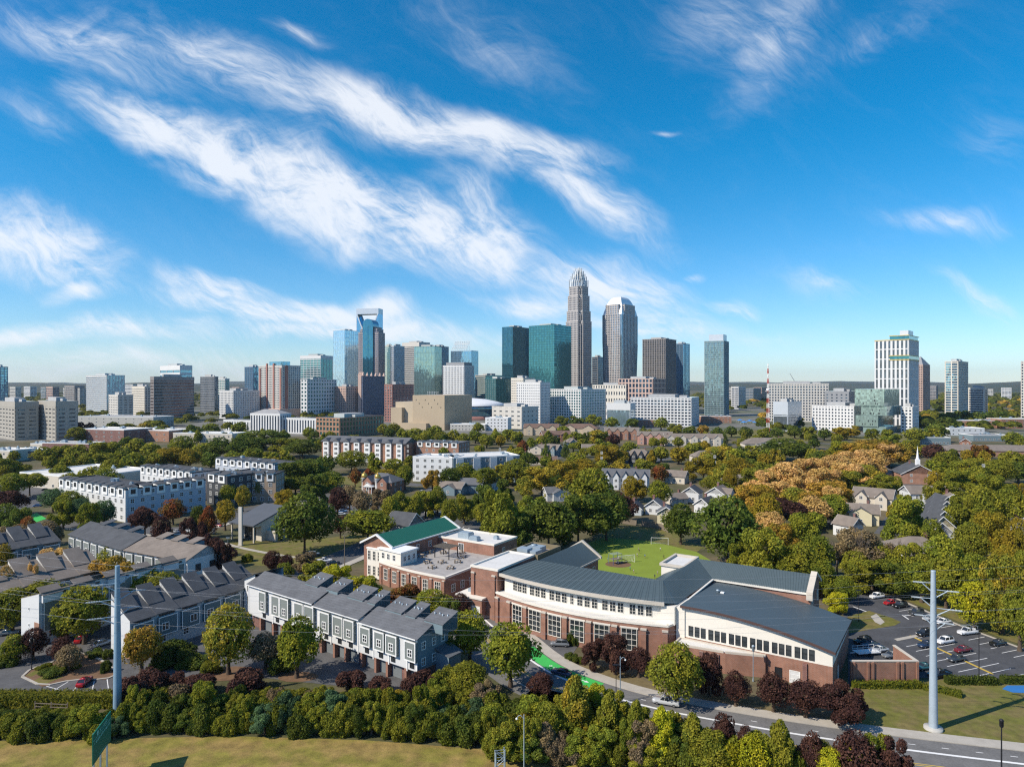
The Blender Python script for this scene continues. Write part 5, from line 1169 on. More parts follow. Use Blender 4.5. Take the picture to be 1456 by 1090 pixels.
# --- second tallest: shaft that widens upward, curved metal top
loc, rz, a, b = place(856.5, 884, 907, 1185)
t = thing('flared_skyscraper', 'pale stone skyscraper that widens upward to a curved white metal roof', 'skyscraper', loc, rz)
g, c, gb_ = MB(), MB(), MB(); Z1, Z2 = 172, 205
def flare(z): return .88+.12*min(1,max(0,(z-10)/115.0)) if z < 125 else 1.0
nfl = 41; cxm, cym = -a/2, b/2
for i in range(nfl):
    z0, z1 = i*Z1/nfl, (i+1)*Z1/nfl; h = flare((z0+z1)/2); hx, hy = a/2*h, b/2*h
    g.box(cxm-hx,cym-hy,z0,cxm+hx,cym+hy,z1)
    n = 11
    for p,q in (((-hx,-hy),(hx,-hy)),((hx,-hy),(hx,hy)),((hx,hy),(-hx,hy)),((-hx,hy),(-hx,-hy))):
        P, Q = (cxm+p[0],cym+p[1]), (cxm+q[0],cym+q[1]); Lw_ = hypot(Q[0]-P[0],Q[1]-P[1])
        for k in range(n+1):
            if 1 < k < n-1: c.wbox(P,Q,Lw_*k/n-.5,Lw_*k/n+.5,z0,z1,-.2,.9)
            elif k in (1,n-1): c.wbox(P,Q,Lw_*k/n-.35,Lw_*k/n+.35,z0,z1,-.2,.7)
        c.wbox(P,Q,Lw_*.09,Lw_*.91,z0,z0+1.2,-.2,.35)
# upper stage: tall bays rise past the white shoulders
hx, hy = a/2*.62, b/2*.62
clad(g, c, cxm-hx, cym-b/2*.97, cxm+hx, cym+b/2*.97, Z1, 190, 3.9, 1.2, 3.4, 1.0, .5)
clad(g, c, cxm-a/2*.97, cym-hy, cxm+a/2*.97, cym+hy, Z1, 189.8, 3.9, 1.2, 3.4, 1.0, .5)
g.build('glazing', glass('flared_tower_windows',(.22,.28,.33),.6,.08), t); c.build('cladding', mat('pale_rose_precast',(.50,.455,.43),.8,.05,.05), t)
cr = MB(); n = 12; prev = None
for i in range(n+1):
    z, k = ((172,.96),(175,.94),(178,.91),(182,.86),(186,.80),(190,.745),(193,.70),(196,.645),(199,.575),(201,.52),(203,.45),(204.3,.37),(205,.28))[i]
    ring = [(cxm-a/2*k,cym-b/2*k,z),(cxm+a/2*k,cym-b/2*k,z),(cxm+a/2*k,cym+b/2*k,z),(cxm-a/2*k,cym+b/2*k,z)]
    if prev:
        for e in range(4): cr.poly([prev[e],prev[(e+1)%4],ring[(e+1)%4],ring[e]])
    prev = ring
cr.poly(prev); cr.build('curved_roof', mat('white_metal_roof',(.78,.79,.8),.35,.04,.05,metal=.2), t)
# --- tower with the handle-shaped top
loc, rz, a, b = place(506.5, 538, 544.5, 1420, 12)
t = thing('handle_top_skyscraper', 'blue glass skyscraper with an open handle shaped frame at its top', 'skyscraper', loc, rz)
zt = zat(438,1420); zb = zat(478,1420); zf = zat(446,1420)
g, c = MB(), MB(); clad(g, c, -a, 0, 0, b, 0, zb, 4.0, .5, 3.0, .3, .12)
# V-shaped void: two glass shoulders lean out to the corners
for (x0,x1,xx) in ((-a,-a*.62,-a*.97),(0,-a*.38,-a*.03)):
    g.fan([(x0,0.2,zb),(x1,0.2,zb),(xx,0.2,zf),(x0,0.2,zf),(x0,b-.2,zb),(x1,b-.2,zb),(xx,b-.2,zf),(x0,b-.2,zf)],[(0,1,2,3),(7,6,5,4),(1,5,6,2),(0,3,7,4)])
g.box(-a*.75,b*.3,zb,-a*.25,b*.7,zat(455,1420))
g.build('glazing', M_GLBLUE, t); c.build('cladding', C_PALEB, t)
fr_ = MB(); fr_.box(-a,0,zf,0,b,zt)
for (x1,xx) in ((-a*.60,-a*.97),(-a*.40,-a*.03)):
    for y in (0,b-1.5):
        fr_.fan([(x1-1.2,y-.3,zb),(x1+1.2,y-.3,zb),(xx+1.2,y-.3,zf),(xx-1.2,y-.3,zf),(x1-1.2,y+1.8,zb),(x1+1.2,y+1.8,zb),(xx+1.2,y+1.8,zf),(xx-1.2,y+1.8,zf)],[(0,1,2,3),(7,6,5,4),(0,4,5,1),(1,5,6,2),(2,6,7,3),(3,7,4,0)])
fr_.box(-a,0,zb-30,-a+1.2,b*.2,zf); fr_.build('handle_frame', C_SILVER, t)
# --- barrel topped tower in front of it
loc, rz, a, b = place(510, 538, 547, 1300, 15)
t = thing('barrel_top_skyscraper', 'stone and teal glass skyscraper with a rounded glass barrel front', 'skyscraper', loc, rz)
g, c, br_ = MB(), MB(), MB(); zz = [zat(y,1300) for y in (466,471,473)]
cxm = -a/2
for (h,z) in ((1.0,zat(472,1300)),(.84,zat(467,1300)),(.68,zat(464,1300))): clad(g, c, cxm-a/2*h, (1-h)*8, cxm+a/2*h, b, 0, z, 3.9, 1.2, 2.6, .9, .5)
g.build('glazing', M_GLDARK, t); c.build('cladding', mat('brown_stone',(.44,.38,.365),.8,.06,.05), t)
w_ = a*.26; zt = zat(453,1300); r_ = w_
pts = [(cxm-w_, zt-r_)]+[(cxm-w_*cos(pi*i/12), zt-r_+r_*sin(pi*i/12)) for i in range(1,12)]+[(cxm+w_, zt-r_)]
prof = [(cxm-w_,0)]+pts+[(cxm+w_,0)]
y0, y1 = -3.0, b*.8; n = len(prof)
for i in range(n-1): br_.poly([(prof[i][0],y0,prof[i][1]),(prof[i][0],y1,prof[i][1]),(prof[i+1][0],y1,prof[i+1][1]),(prof[i+1][0],y0,prof[i+1][1])])
br_.poly([(p[0],y0,p[1]) for p in reversed(prof)]); br_.poly([(p[0],y1,p[1]) for p in prof])
br_.box(cxm-.6,y0-.6,0,cxm+.6,y0,zt-r_*1.3); br_.build('glass_barrel', glass('barrel_glazing',(.06,.22,.30),.7,.08,var=.12), t)
# --- the rest, far to near
tower('pale blue glass tower with facets beside the barrel topped tower', 474,490,512,469,1380, M_GLPALE, C_PALEB, 35, fh=8, band=.4, sp=6, pw=.4, d=.1, top=.5)
tower('slender tan and green tower behind the slim white tower', 546,555,560,491,1350, M_GLGREEN, C_LIGHT, fh=4, band=1.4, sp=30)
tower('slim dark blue tower edged with white stone', 556,560,575,491,1300, M_GLDARK, C_WHITE, 30, fh=3.8, band=.7, sp=2.8, pw=.6)
tower('blue banded tower under a broad white cornice', 572,596,611,486,1400, M_GLGREY, C_LIGHT, fh=3.9, band=1.5, sp=40, top=9)
t_, a_, b_, z_ = tower('pale green glass tower with dark stepped side', 589,618,628,492,1180, M_GLGREEN, C_DARK, 20, fh=12, band=.2, sp=3, pw=.12, d=.06, top=.4)
tower('black glass tower stepping down behind the pale green tower', 612,626,638,492,1230, M_GLDARK, C_DARK, 32, fh=3.9, band=.3, sp=3.2, pw=.2, d=.1, top=.5)
t, a, b, z = tower('blue glass tower with white lattice canopy on its roof', 641,670,680,498,1380, M_GLBLUE, C_PALEB, 25, fh=3.9, band=.4, sp=3.2, pw=.2, d=.1, roof=False)
lt = MB(); zl = zat(484,1380)
for i in range(9):
    x = -a+a*.72*i/8
    lt.tube((x,1,z),(x,b*.6,zl),.35,.35,5); lt.tube((x,b*.6,z),(x,b*.6,zl),.3,.3,5)
    if i<8: lt.tube((x,1,z),(x+a*.09,b*.6,zl),.25,.25,5)
for f in (.35,.7,1.0): lt.tube((-a,1+(b*.6-1)*f,z+(zl-z)*f),(-a*.28,1+(b*.6-1)*f,z+(zl-z)*f),.4,.4,5)
lt.build('roof_lattice_frame', C_WHITE, t)
t, a, b, z = tower('white stone hotel tower with many small windows and dark mansard', 630,660,674,519,1150, M_GLDARK, C_WHITE, 28, fh=3.6, band=1.5, sp=3.0, pw=1.5, d=.3, roof=False)
m = MB(); m.prism([(-a*.9,b*.1),(-a*.05,b*.1),(-a*.05,b*.9),(-a*.9,b*.9)],z,z+5); m.build('mansard_roof', C_GREY, t)
tower('dark blue glass tower beside the teal tower', 714,729,754,464,1180, glass('deep_blue_teal_glazing',(.05,.15,.21),.75,.06,var=.2), C_TEAL, 40, fh=3.9, band=.5, sp=3.2, pw=.2, d=.1, top=.6)
t, a, b, z = tower('broad teal glass tower in front of the granite skyscraper', 752,788,812,461,1080, M_GLTEAL, C_TEAL, 40, fh=3.9, band=.9, sp=3.2, pw=.25, d=.12, top=.8)
tower('small black glass tower between the two tallest skyscrapers', 842,850,858,507,1250, M_GLDARK, C_GREY, fh=4, band=1, sp=30)
tower('dark brown tower with fine vertical stone ribs', 914,946,961,481,1130, glass('ribbed_tower_windows',(.06,.055,.06),.5,.08), C_BROWN, 35, fh=3.9, band=.4, sp=3.0, pw=.8, d=.7)
t, a, b, z = tower('blue glass tower tucked behind the ribbed brown tower', 958,971,980.5,488,1250, M_GLBLUE, C_BLUE, fh=3.8, band=.8, sp=6, pw=.5)
t, a, b, z = tower('lone teal glass apartment tower with pale crown box', 1002,1029,1036,484,1050, glass('teal_flats_glazing',(.16,.26,.29),.65,.08,var=.35), mat('teal_slab_edge',(.28,.36,.38),.6,.06,.05), 30, fh=3.3, band=.8, sp=4.5, pw=.35, d=.5, roof=False)
m = MB(); m.box(-a*.8,b*.1,z,-a*.05,b*.8,z+10); m.build('crown_box', C_SILVER, t)
# right hand group
t, a, b, z = tower('white apartment tower with yellow trimmed top and dark window strips', 1244,1292,1306,482,760, glass('white_tower_windows',(.10,.125,.15),.4,.08), C_WHITE, 42, fh=11, band=1.0, sp=4.2, pw=2.2, d=.3, roof=False)
m = MB(); m.box(-a*.55,-.6,z-22,.5,b+.3,z-18.5); m.box(-a*.55,-.6,z+.0,.5,b*.9,z+4); m.build('glazed_lounge', M_GLTEAL, t)
m = MB()
for zz_ in (z-23.2,z-18.4,z-.6,z+4.0): m.box(-a*.57,-.9,zz_,.8,b+.5,zz_+.7)
m.box(-a-.3,-.6,z-.8,-a*.58,b,z+.1); m.build('yellow_band_trim', mat('yellow_panel',(.60,.42,.08),.6,.05,.3), t)
m = MB(); m.box(-a*.35,b*.3,z+4,-a*.1,b*.8,z+11); m.build('lift_house', C_SILVER, t)
t, a, b, z = tower('brown stepped tower partly hidden by the white apartment tower', 1296,1312,1322,518,1100, M_GLBRONZE, C_PINK, 45, fh=3.8, band=1.3, sp=2.6, pw=.9, roof=False)
m = MB(); m.fan([(-a,0,z),(0,0,z),(0,b,z),(-a,b,z),(-a*.5,b*.5,z+14)],[(0,1,4),(1,2,4),(2,3,4),(3,0,4)]); m.build('hip_roof', C_GREY, t)
tower('cream and blue balconied apartment tower standing alone in the woods', 1344,1362,1376,513,900, M_GLBLUE, C_CREAMY, 45, fh=3.3, band=.9, sp=6.0, pw=1.2, d=.5)
tower('tan slab hotel beside the lone balconied tower', 1376,1400,1404,551,950, M_GLDARK, C_CREAMY, 55, fh=3.2, band=1.4, sp=20, pw=3, d=.3)
tower('grey office tower cut by the eastern picture edge', 1452,1470,1490,513,900, M_GLDARK, C_LIGHT, 50, fh=3.8, band=1.6, sp=3, pw=1)
# stacked green glass cube building
Yc = 690; loc, rz, a, b = place(1219, 1259, 1280, Yc, 46)
t = thing('cube_building', 'pale green glass building of stacked shifted boxes', 'building', loc, rz); zc = zat(553,Yc)
GCUBE = glass('cube_glazing',(.34,.46,.43),.55,.12,cell=(1.5,1.5,1.8),var=.1)
for (x0,y0,x1,y1,z0,z1) in ((-a-2,-1.5,-.8,b,zc*.62,zc),(-a*.86,0,1.2,b,zc*.40,zc*.615),(-a-1.5,-.6,-a*.25,b,0.15*zc,zc*.395),(-a*.8,.8,.4,b,0,zc*.148)):
    m = MB(); m.box(x0,y0,z0,x1,y1,z1); bx_ = m.build('glass_box', GCUBE, t)
    rr = random.Random(int(z1*10))
    for _ in range(10 if z1-z0 > 6 else 3):
        x = rr.uniform(x0+2,x1-2); zz_ = z0+1.2+3.4*int(rr.uniform(0,max(1,(z1-z0-3)/3.4))); link('window', win_mesh(.8,1.8,1,1,.05,C_DARK), bx_, (x,y0,zz_), 0)
# office mid-rises and blocks: label, xl, xc, xr, ytop, Y, glazing, cladding, theta, kwargs
MID = [
 ('blue glass tower cut by the western picture edge',-14,-4,11,521,1050,M_GLBLUE,C_BLUE,40,dict(fh=4,band=.8,sp=4)),
 ('massive ribbed concrete tower nearest the western edge',-8,22,54,571,606,M_GLDARK,C_CONC,40,dict(fh=3.6,band=2.5,sp=9,pw=3.4,d=.5,top=5)),
 ('massive ribbed concrete tower twin standing east of the first',55,80,110,570,600,M_GLDARK,C_CONC,40,dict(fh=3.6,band=2.5,sp=9,pw=3.4,d=.5,top=5)),
 ('white and pale blue balconied condominium tower',123,152,177,533,1080,M_GLBLUE,C_WHITE,40,dict(fh=3.3,band=1.2,sp=4.4,pw=.8,d=.5)),
 ('beige slab block with stair tower before the condominium tower',155,168,189,561,900,M_GLDARK,C_LIGHT,40,dict(fh=3.3,band=2.2,sp=6,pw=2.5)),
 ('cream rounded hotel beside the brown office',188,206,217,549,980,M_GLDARK,C_CREAMY,40,dict(fh=3.3,band=1.6,sp=3.2,pw=1.2,d=.5)),
 ('brown office slab with dark horizontal window bands',214,219,286,535,900,M_GLBRONZE,C_BROWN,18,dict(fh=4,band=1.9,sp=60,top=5)),
 ('white crowned office rising behind the brown office slab',228,256,273,519,1150,M_GLBLUE,C_WHITE,40,dict(fh=8,band=4,sp=30,top=8)),
 ('grey glass office east of the brown slab',285,305,310,535,1100,M_GLGREY,C_GREY,30,dict(fh=3.8,band=.8,sp=3,pw=.6)),
 ('small teal and white office beside the grey glass office',308,320,326,538,1200,M_GLTEAL,C_WHITE,40,dict(fh=4,band=1.4,sp=6)),
 ('white low hotel with grey central bay',312,332,369,555,980,M_GLGREY,C_WHITE,30,dict(fh=3.3,band=1.5,sp=3,pw=1.4)),
 ('narrow blue and grey tower beside the red banded tower',348,360,373,521,1150,M_GLBLUE,C_BLUE,40,dict(fh=3.6,band=.7,sp=6)),
 ('teal glass office with white frame roof',427,456,473,505,1200,M_GLTEAL,C_WHITE,25,dict(fh=4,band=1.0,sp=8,pw=.5,top=6)),
 ('white cube block with large square windows',428,437,478,539,1000,M_GLTEAL,C_WHITE,24,dict(fh=6.0,band=2.6,sp=6,pw=2.6,d=.6)),
 ('small rose brown block beside the dark blue castle hotel',477,492,512,549,1040,M_GLDARK,C_PINK,35,dict(fh=3.6,band=1.6,sp=4,pw=2.0)),
 ('brick and silver tall block behind the tan stepped monolith',547,558,588,546,900,M_GLGREY,C_RED,22,dict(fh=3.6,band=1.4,sp=3.6,pw=1.6)),
 ('teal banded mid rise beside the white hotel tower',676,690,716,533,1250,M_GLTEAL,C_LIGHT,35,dict(fh=3.8,band=1.2,sp=30)),
 ('green glass office beneath the dark blue glass tower',690,705,730,538,1100,M_GLGREEN,C_TEAL,35,dict(fh=3.8,band=.9,sp=4)),
 ('stepped cream and white apartment block with tall stair fin',727,744,760,537,880,M_GLDARK,C_CREAMY,35,dict(fh=3.3,band=1.7,sp=3,pw=1.6)),
 ('white stepped flats with pale yellow flank',735,768,782,543,820,M_GLDARK,C_WHITE,38,dict(fh=3.2,band=1.9,sp=3,pw=1.7)),
 ('low cream theatre block at the foot of the white stepped flats',700,742,765,578,760,M_GLGREY,C_LIGHT,38,dict(fh=5,band=3.5,sp=8,pw=5)),
 ('teal and white striped hotel before the granite skyscraper',782,826,861,553,830,M_GLTEAL,C_WHITE,40,dict(fh=3.3,band=1.1,sp=3.6,pw=1.2,d=.4)),
 ('cream colonnaded court building at the foot of the flared skyscraper',843,890,902,547,980,M_GLDARK,C_CREAMY,28,dict(fh=9,band=5,sp=4,pw=2.2)),
 ('taupe and glass library block below the ribbed brown tower',880,928,946,538,960,M_GLDARK,C_PINK,35,dict(fh=7,band=2,sp=5,pw=1.8,d=.6)),
 ('long white parking building with blue striped ground floors',897,983,1003,565,800,M_GLDARK,C_WHITE,22,dict(fh=3.4,band=1.5,sp=4,pw=1.2,d=.4)),
 ('blank white hall with rounded corner before the striped parking building',863,896,903,573,770,M_GLPALE,C_WHITE,22,dict(fh=20,band=1,sp=40,top=8)),
 ('white long office with rows of square windows and round end',1093,1178,1190,545,900,M_GLDARK,C_LIGHT,20,dict(fh=3.6,band=1.6,sp=3.6,pw=1.5,d=.4)),
 ('slate grey block behind the lime striped apartments',1173,1207,1230,556,780,M_GLDARK,C_GREY,34,dict(fh=3.4,band=2.2,sp=5,pw=3.2)),
 ('white and lime striped apartment block beside the green cube building',1155,1214,1236,577,720,M_GLDARK,C_WHITE,42,dict(fh=3.2,band=1.7,sp=3.2,pw=1.7,d=.3)),
 ('white flats with rust red bays at the foot of the white tower',1281,1297,1306,578,700,M_GLDARK,C_WHITE,46,dict(fh=3.2,band=1.6,sp=3.2,pw=1.6,d=.3)),
 ('grey box hall beside the red and white lattice mast',1100,1120,1139,571,720,M_GLGREY,C_SILVER,45,dict(fh=16,band=1,sp=40,top=14)),
 ('brown brick office with green windows near the dark oaks',450,483,545,594,640,M_GLTEAL,mat('brown_office_brick',(.34,.20,.13),.9,.08,.05),30,dict(fh=4.2,band=1.6,sp=4.2,pw=1.6,d=.4)),
]
for k, (lab,xl,xc,xr,yt,Y,gl,cl,th,kw) in enumerate(MID): tower(lab,xl,xc,xr,yt,Y,gl,cl,th,name='office_block',cat='building',**kw)
# red banded tower of bays
t, a, b, z = tower('red and white banded tower with bay columns and a blue roof lantern', 368,401,427,519,1000, M_GLDARK, C_LIGHT, 38, name='banded_tower', fh=3.4, band=1.4, sp=3.4, pw=1.3, d=.4, roof=False)
for x in (-a*.92,-a*.62,-a*.33,-a*.04):
    m = MB(); m.box(x-1.6,-1.6,0,x+1.6,.2,z+ (3 if abs(x+a*.5)<a*.3 else -4)); m.build('red_bay', C_RED, t)
m = MB(); m.box(.2,b*.15,0,1.6,b*.3,z); m.build('red_bay', C_RED, t)
m = MB(); m.box(-a*.7,b*.2,z,-a*.2,b*.7,z+6); m.build('roof_lantern', M_GLBLUE, t)
m = MB(); m.box(-a-6,-6,0,4,b,14); m.build('podium', C_PINK, t)
# dark blue castle hotel with stone crown
t, a, b, z = tower('dark blue hotel with a crown of stone pinnacles', 510,516,546,534,1050, M_GLDARK, mat('navy_brick',(.12,.14,.20),.8,.08,.05), 20, name='castle_hotel', fh=3.3, band=1.3, sp=2.8, pw=1.2, d=.3, roof=False)
m = MB()
for i in range(8):
    x = -a+a*i/7*1.0; 
    m.fan([(x-2,0,z),(x+2,0,z),(x+2,4,z),(x-2,4,z),(x,2,z+6)],[(0,1,4),(1,2,4),(2,3,4),(3,0,4)])
for i in range(6):
    y = b*i/5; m.fan([(-2,y-2,z),(2,y-2,z),(2,y+2,z),(-2,y+2,z),(0,y,z+6)],[(0,1,4),(1,2,4),(2,3,4),(3,0,4)])
m.build('stone_crown_frame', C_PINK, t)
m = MB(); m.box(-a-.8,-.8,0,-a+5,2,z+2); m.build('stone_flank', C_PINK, t)
# tan stepped monolith
loc, rz, a, b = place(560, 632, 671, 740, 24)
t = thing('stepped_monolith', 'windowless tan stepped monolith with antennas on its roof', 'building', loc, rz)
zz_ = [zat(y,740) for y in (562,572,580,590,602)]
m = MB(); m.box(-a*.62,0,0,0,b,zz_[0]); m.build('main_block', C_TANM, t)
m = MB(); m.box(-a*.98,1.5,0,-a*.622,b*.7,zz_[1]); m.build('west_block', mat('light_tan_masonry',(.48,.40,.29),.9,.07,.05), t)
m = MB(); m.box(-a*1.02,-4,0,-a*.8,1.4,zz_[2]); m.build('corner_block', C_TANM, t)
m = MB(); m.box(-a*.79,-6,0,-a*.3,-.02,zz_[4]); m.build('low_block', C_TANM, t)
for i in range(9): link('window', win_mesh(1.0,1.6,1,1,.08,C_TANM), t, (-a*.55+a*.06*i,0,zz_[0]-6-4*(i%3)), 0)
for i in range(6): link('window', win_mesh(1.0,1.6,1,1,.08,C_TANM), t, (0,b*.15*(i+.6),zz_[0]-8-5*(i%3)), pi/2)
m = MB()
for i in range(7): m.tube((-a*.5+2.2*i,b*.3,zz_[0]),(-a*.5+2.2*i,b*.3,zz_[0]+4),.2,.2,5); m.lathe((-a*.5+2.2*i,b*.3+.6,zz_[0]+3),[(0,-.4),(1.0,0),(1.1,.2),(0,.1)],8)
m.build('antenna_frame', C_SILVER, t)
# arena
loc = XY(664,1000); t = thing('arena', 'low round arena under a wide white domed roof', 'arena', loc, 0); w_ = 56
m = MB(); m.lathe((0,0,0),[(w_,0),(w_,14),(w_+1.5,14),(w_+1.5,19),(w_-1,19)],40); m.build('wall', M_GLBLUE, t)
m = MB(); m.lathe((0,0,19),[(w_+3,0),(w_+3,1.5),(w_*.8,5.5),(w_*.5,9),(w_*.2,10.5),(0,11)],40); m.build('roof', mat('white_arena_roof',(.72,.73,.74),.6,.05,.02), t)
m = MB(); m.lathe((0,0,0),[(w_+1,0),(w_+1,5),(w_,5)],40); m.build('brick_base', C_RED, t)
# white classical civic building
loc, rz, a, b = place(358, 384, 482, 590, 690, 24)[0:1]+place(358, 384, 482, 690, 24)[1:] if False else place(352, 398, 484, 690, 22)
t = thing('civic_building', 'long white civic building with tall narrow windows and a pale hipped roof', 'building', loc, rz)
zt = zat(588,690)
for (x0,y0,x1,y1,h) in ((-a*.9,0,0,16,1.0),(0.02,5,b*.95,20,.8),(-a*1.9,6,-a*.91,20,.62)):
    g, c = MB(), MB(); clad(g, c, x0,y0,x1,y1,0,zt*h, zt*h*.98, 1.4, 3.4, 1.7, .4, top=2.2); g.build('glazing', M_GLDARK, t); c.build('cladding', C_WHITE, t)
m = MB(); m.fan([(-a*.9,0,zt),(0,0,zt),(0,16,zt),(-a*.9,16,zt),(-a*.65,8,zt+4),(-a*.25,8,zt+4)],[(0,1,5,4),(1,2,5),(2,3,4,5),(3,0,4)]); m.build('roof', M_GREYROOF, t)
# lattice mast, cranes
t = thing('lattice_mast', 'red and white lattice radio mast', 'mast', XY(1092,700), 0); zm = zat(517,700)
m = MB()
for i in range(14):
    z0, z1 = zm*i/14, zm*(i+1)/14; w0, w1 = 1.3*(1-.75*i/14), 1.3*(1-.75*(i+1)/14)
    for k in range(4):
        p = [(w0*sx_,w0*sy_,z0) for sx_,sy_ in ((-1,-1),(1,-1),(1,1),(-1,1))]; q = [(w1*sx_,w1*sy_,z1) for sx_,sy_ in ((-1,-1),(1,-1),(1,1),(-1,1))]
        m.tube(p[k],q[k],.16,.16,4,i%2); m.tube(p[k],q[(k+1)%4],.1,.1,4,i%2); m.tube(q[k],q[(k+1)%4],.1,.1,4,i%2)
m.build('lattice_frame', [mat('mast_red',(.45,.06,.04),.6,.05,1), M_TRIM], t)
m = MB(); m.lathe((0,0,zm*.62),[(1.8,0),(1.8,1.5),(0,1.5)],8); m.lathe((0,0,zm*.6),[(3,0),(3,.3),(0,.3)],8); m.build('platform', M_TRIM, t)
t = thing('crane', 'slender grey crane jib above the long white office', 'crane', XY(1140,980), 0); z0, z1 = zat(560,980), zat(531,980)
m = MB(); m.tube((0,0,0),(0,0,z0),.7,.7,6); m.build('crane_mast', C_GREY, t)
m = MB(); m.tube((2,0,z0-2),(-17,0,z1),.5,.3,6); m.tube((0,0,z0),(5,0,z0+2),.5,.5,6); m.build('jib', C_GREY, t)
# stadium-green corner pavilion and small blocks seen between
for (lab,x0,x1,yt,yb,dep,wm,rm,rot,nw) in (
 ('dark green glazed pavilion below the striped parking building',876,930,586,598,18,M_GLTEAL,M_GREYROOF,-16,8),
 ('grey stepped loft building at the park edge',640,690,603,612,16,M_CONC,M_FLATROOF,-12,10),
 ('white low loft row facing the olive trees',690,722,594,612,16,M_WHITE,M_FLATROOF,-14,6),
 ('cream corner shop beside the tents',1098,1116,579,590,14,M_BEIGE,M_FLATROOF,-10,3),
 ('white low market hall beneath the lime striped apartments',1158,1219,596,606,12,M_WHITE,M_WHITE,-26,7)):
    lowbox(lab,x0,x1,yt,yb,dep,wm,rm,rot,nw=nw)
# far low blocks along the horizon, one by one
rng = random.Random(11)
fm_ = [(M_GLGREY,C_LIGHT),(M_GLDARK,C_WHITE),(M_GLBLUE,C_GREY),(M_GLDARK,C_PINK),(M_GLDARK,C_LIGHT),(M_GLGREY,C_BROWN)]
FARB = [(14,30),(34,52),(58,72),(66,84),(90,108),(92,120),(104,123),(178,200),(286,300),(330,350),(474,482),(612,632),(676,700),(1040,1060),(1060,1082),(1072,1094),(1036,1050),(1322,1340),(1404,1420),(1424,1452)]
for i,(x0,x1) in enumerate(FARB):
    Y = 1350+rng.random()*900; yt = rng.uniform(546,553); gl, cl = fm_[i%6]
    tower('low far block on the horizon, narrow strip of windows',x0,(x0+x1)/2,x1,yt,Y,gl,cl,35,name='distant_building',cat='building',fh=4,band=1.8,sp=8,roof=False)
    LABELLED[-1]['group'] = 'far low blocks on the horizon'
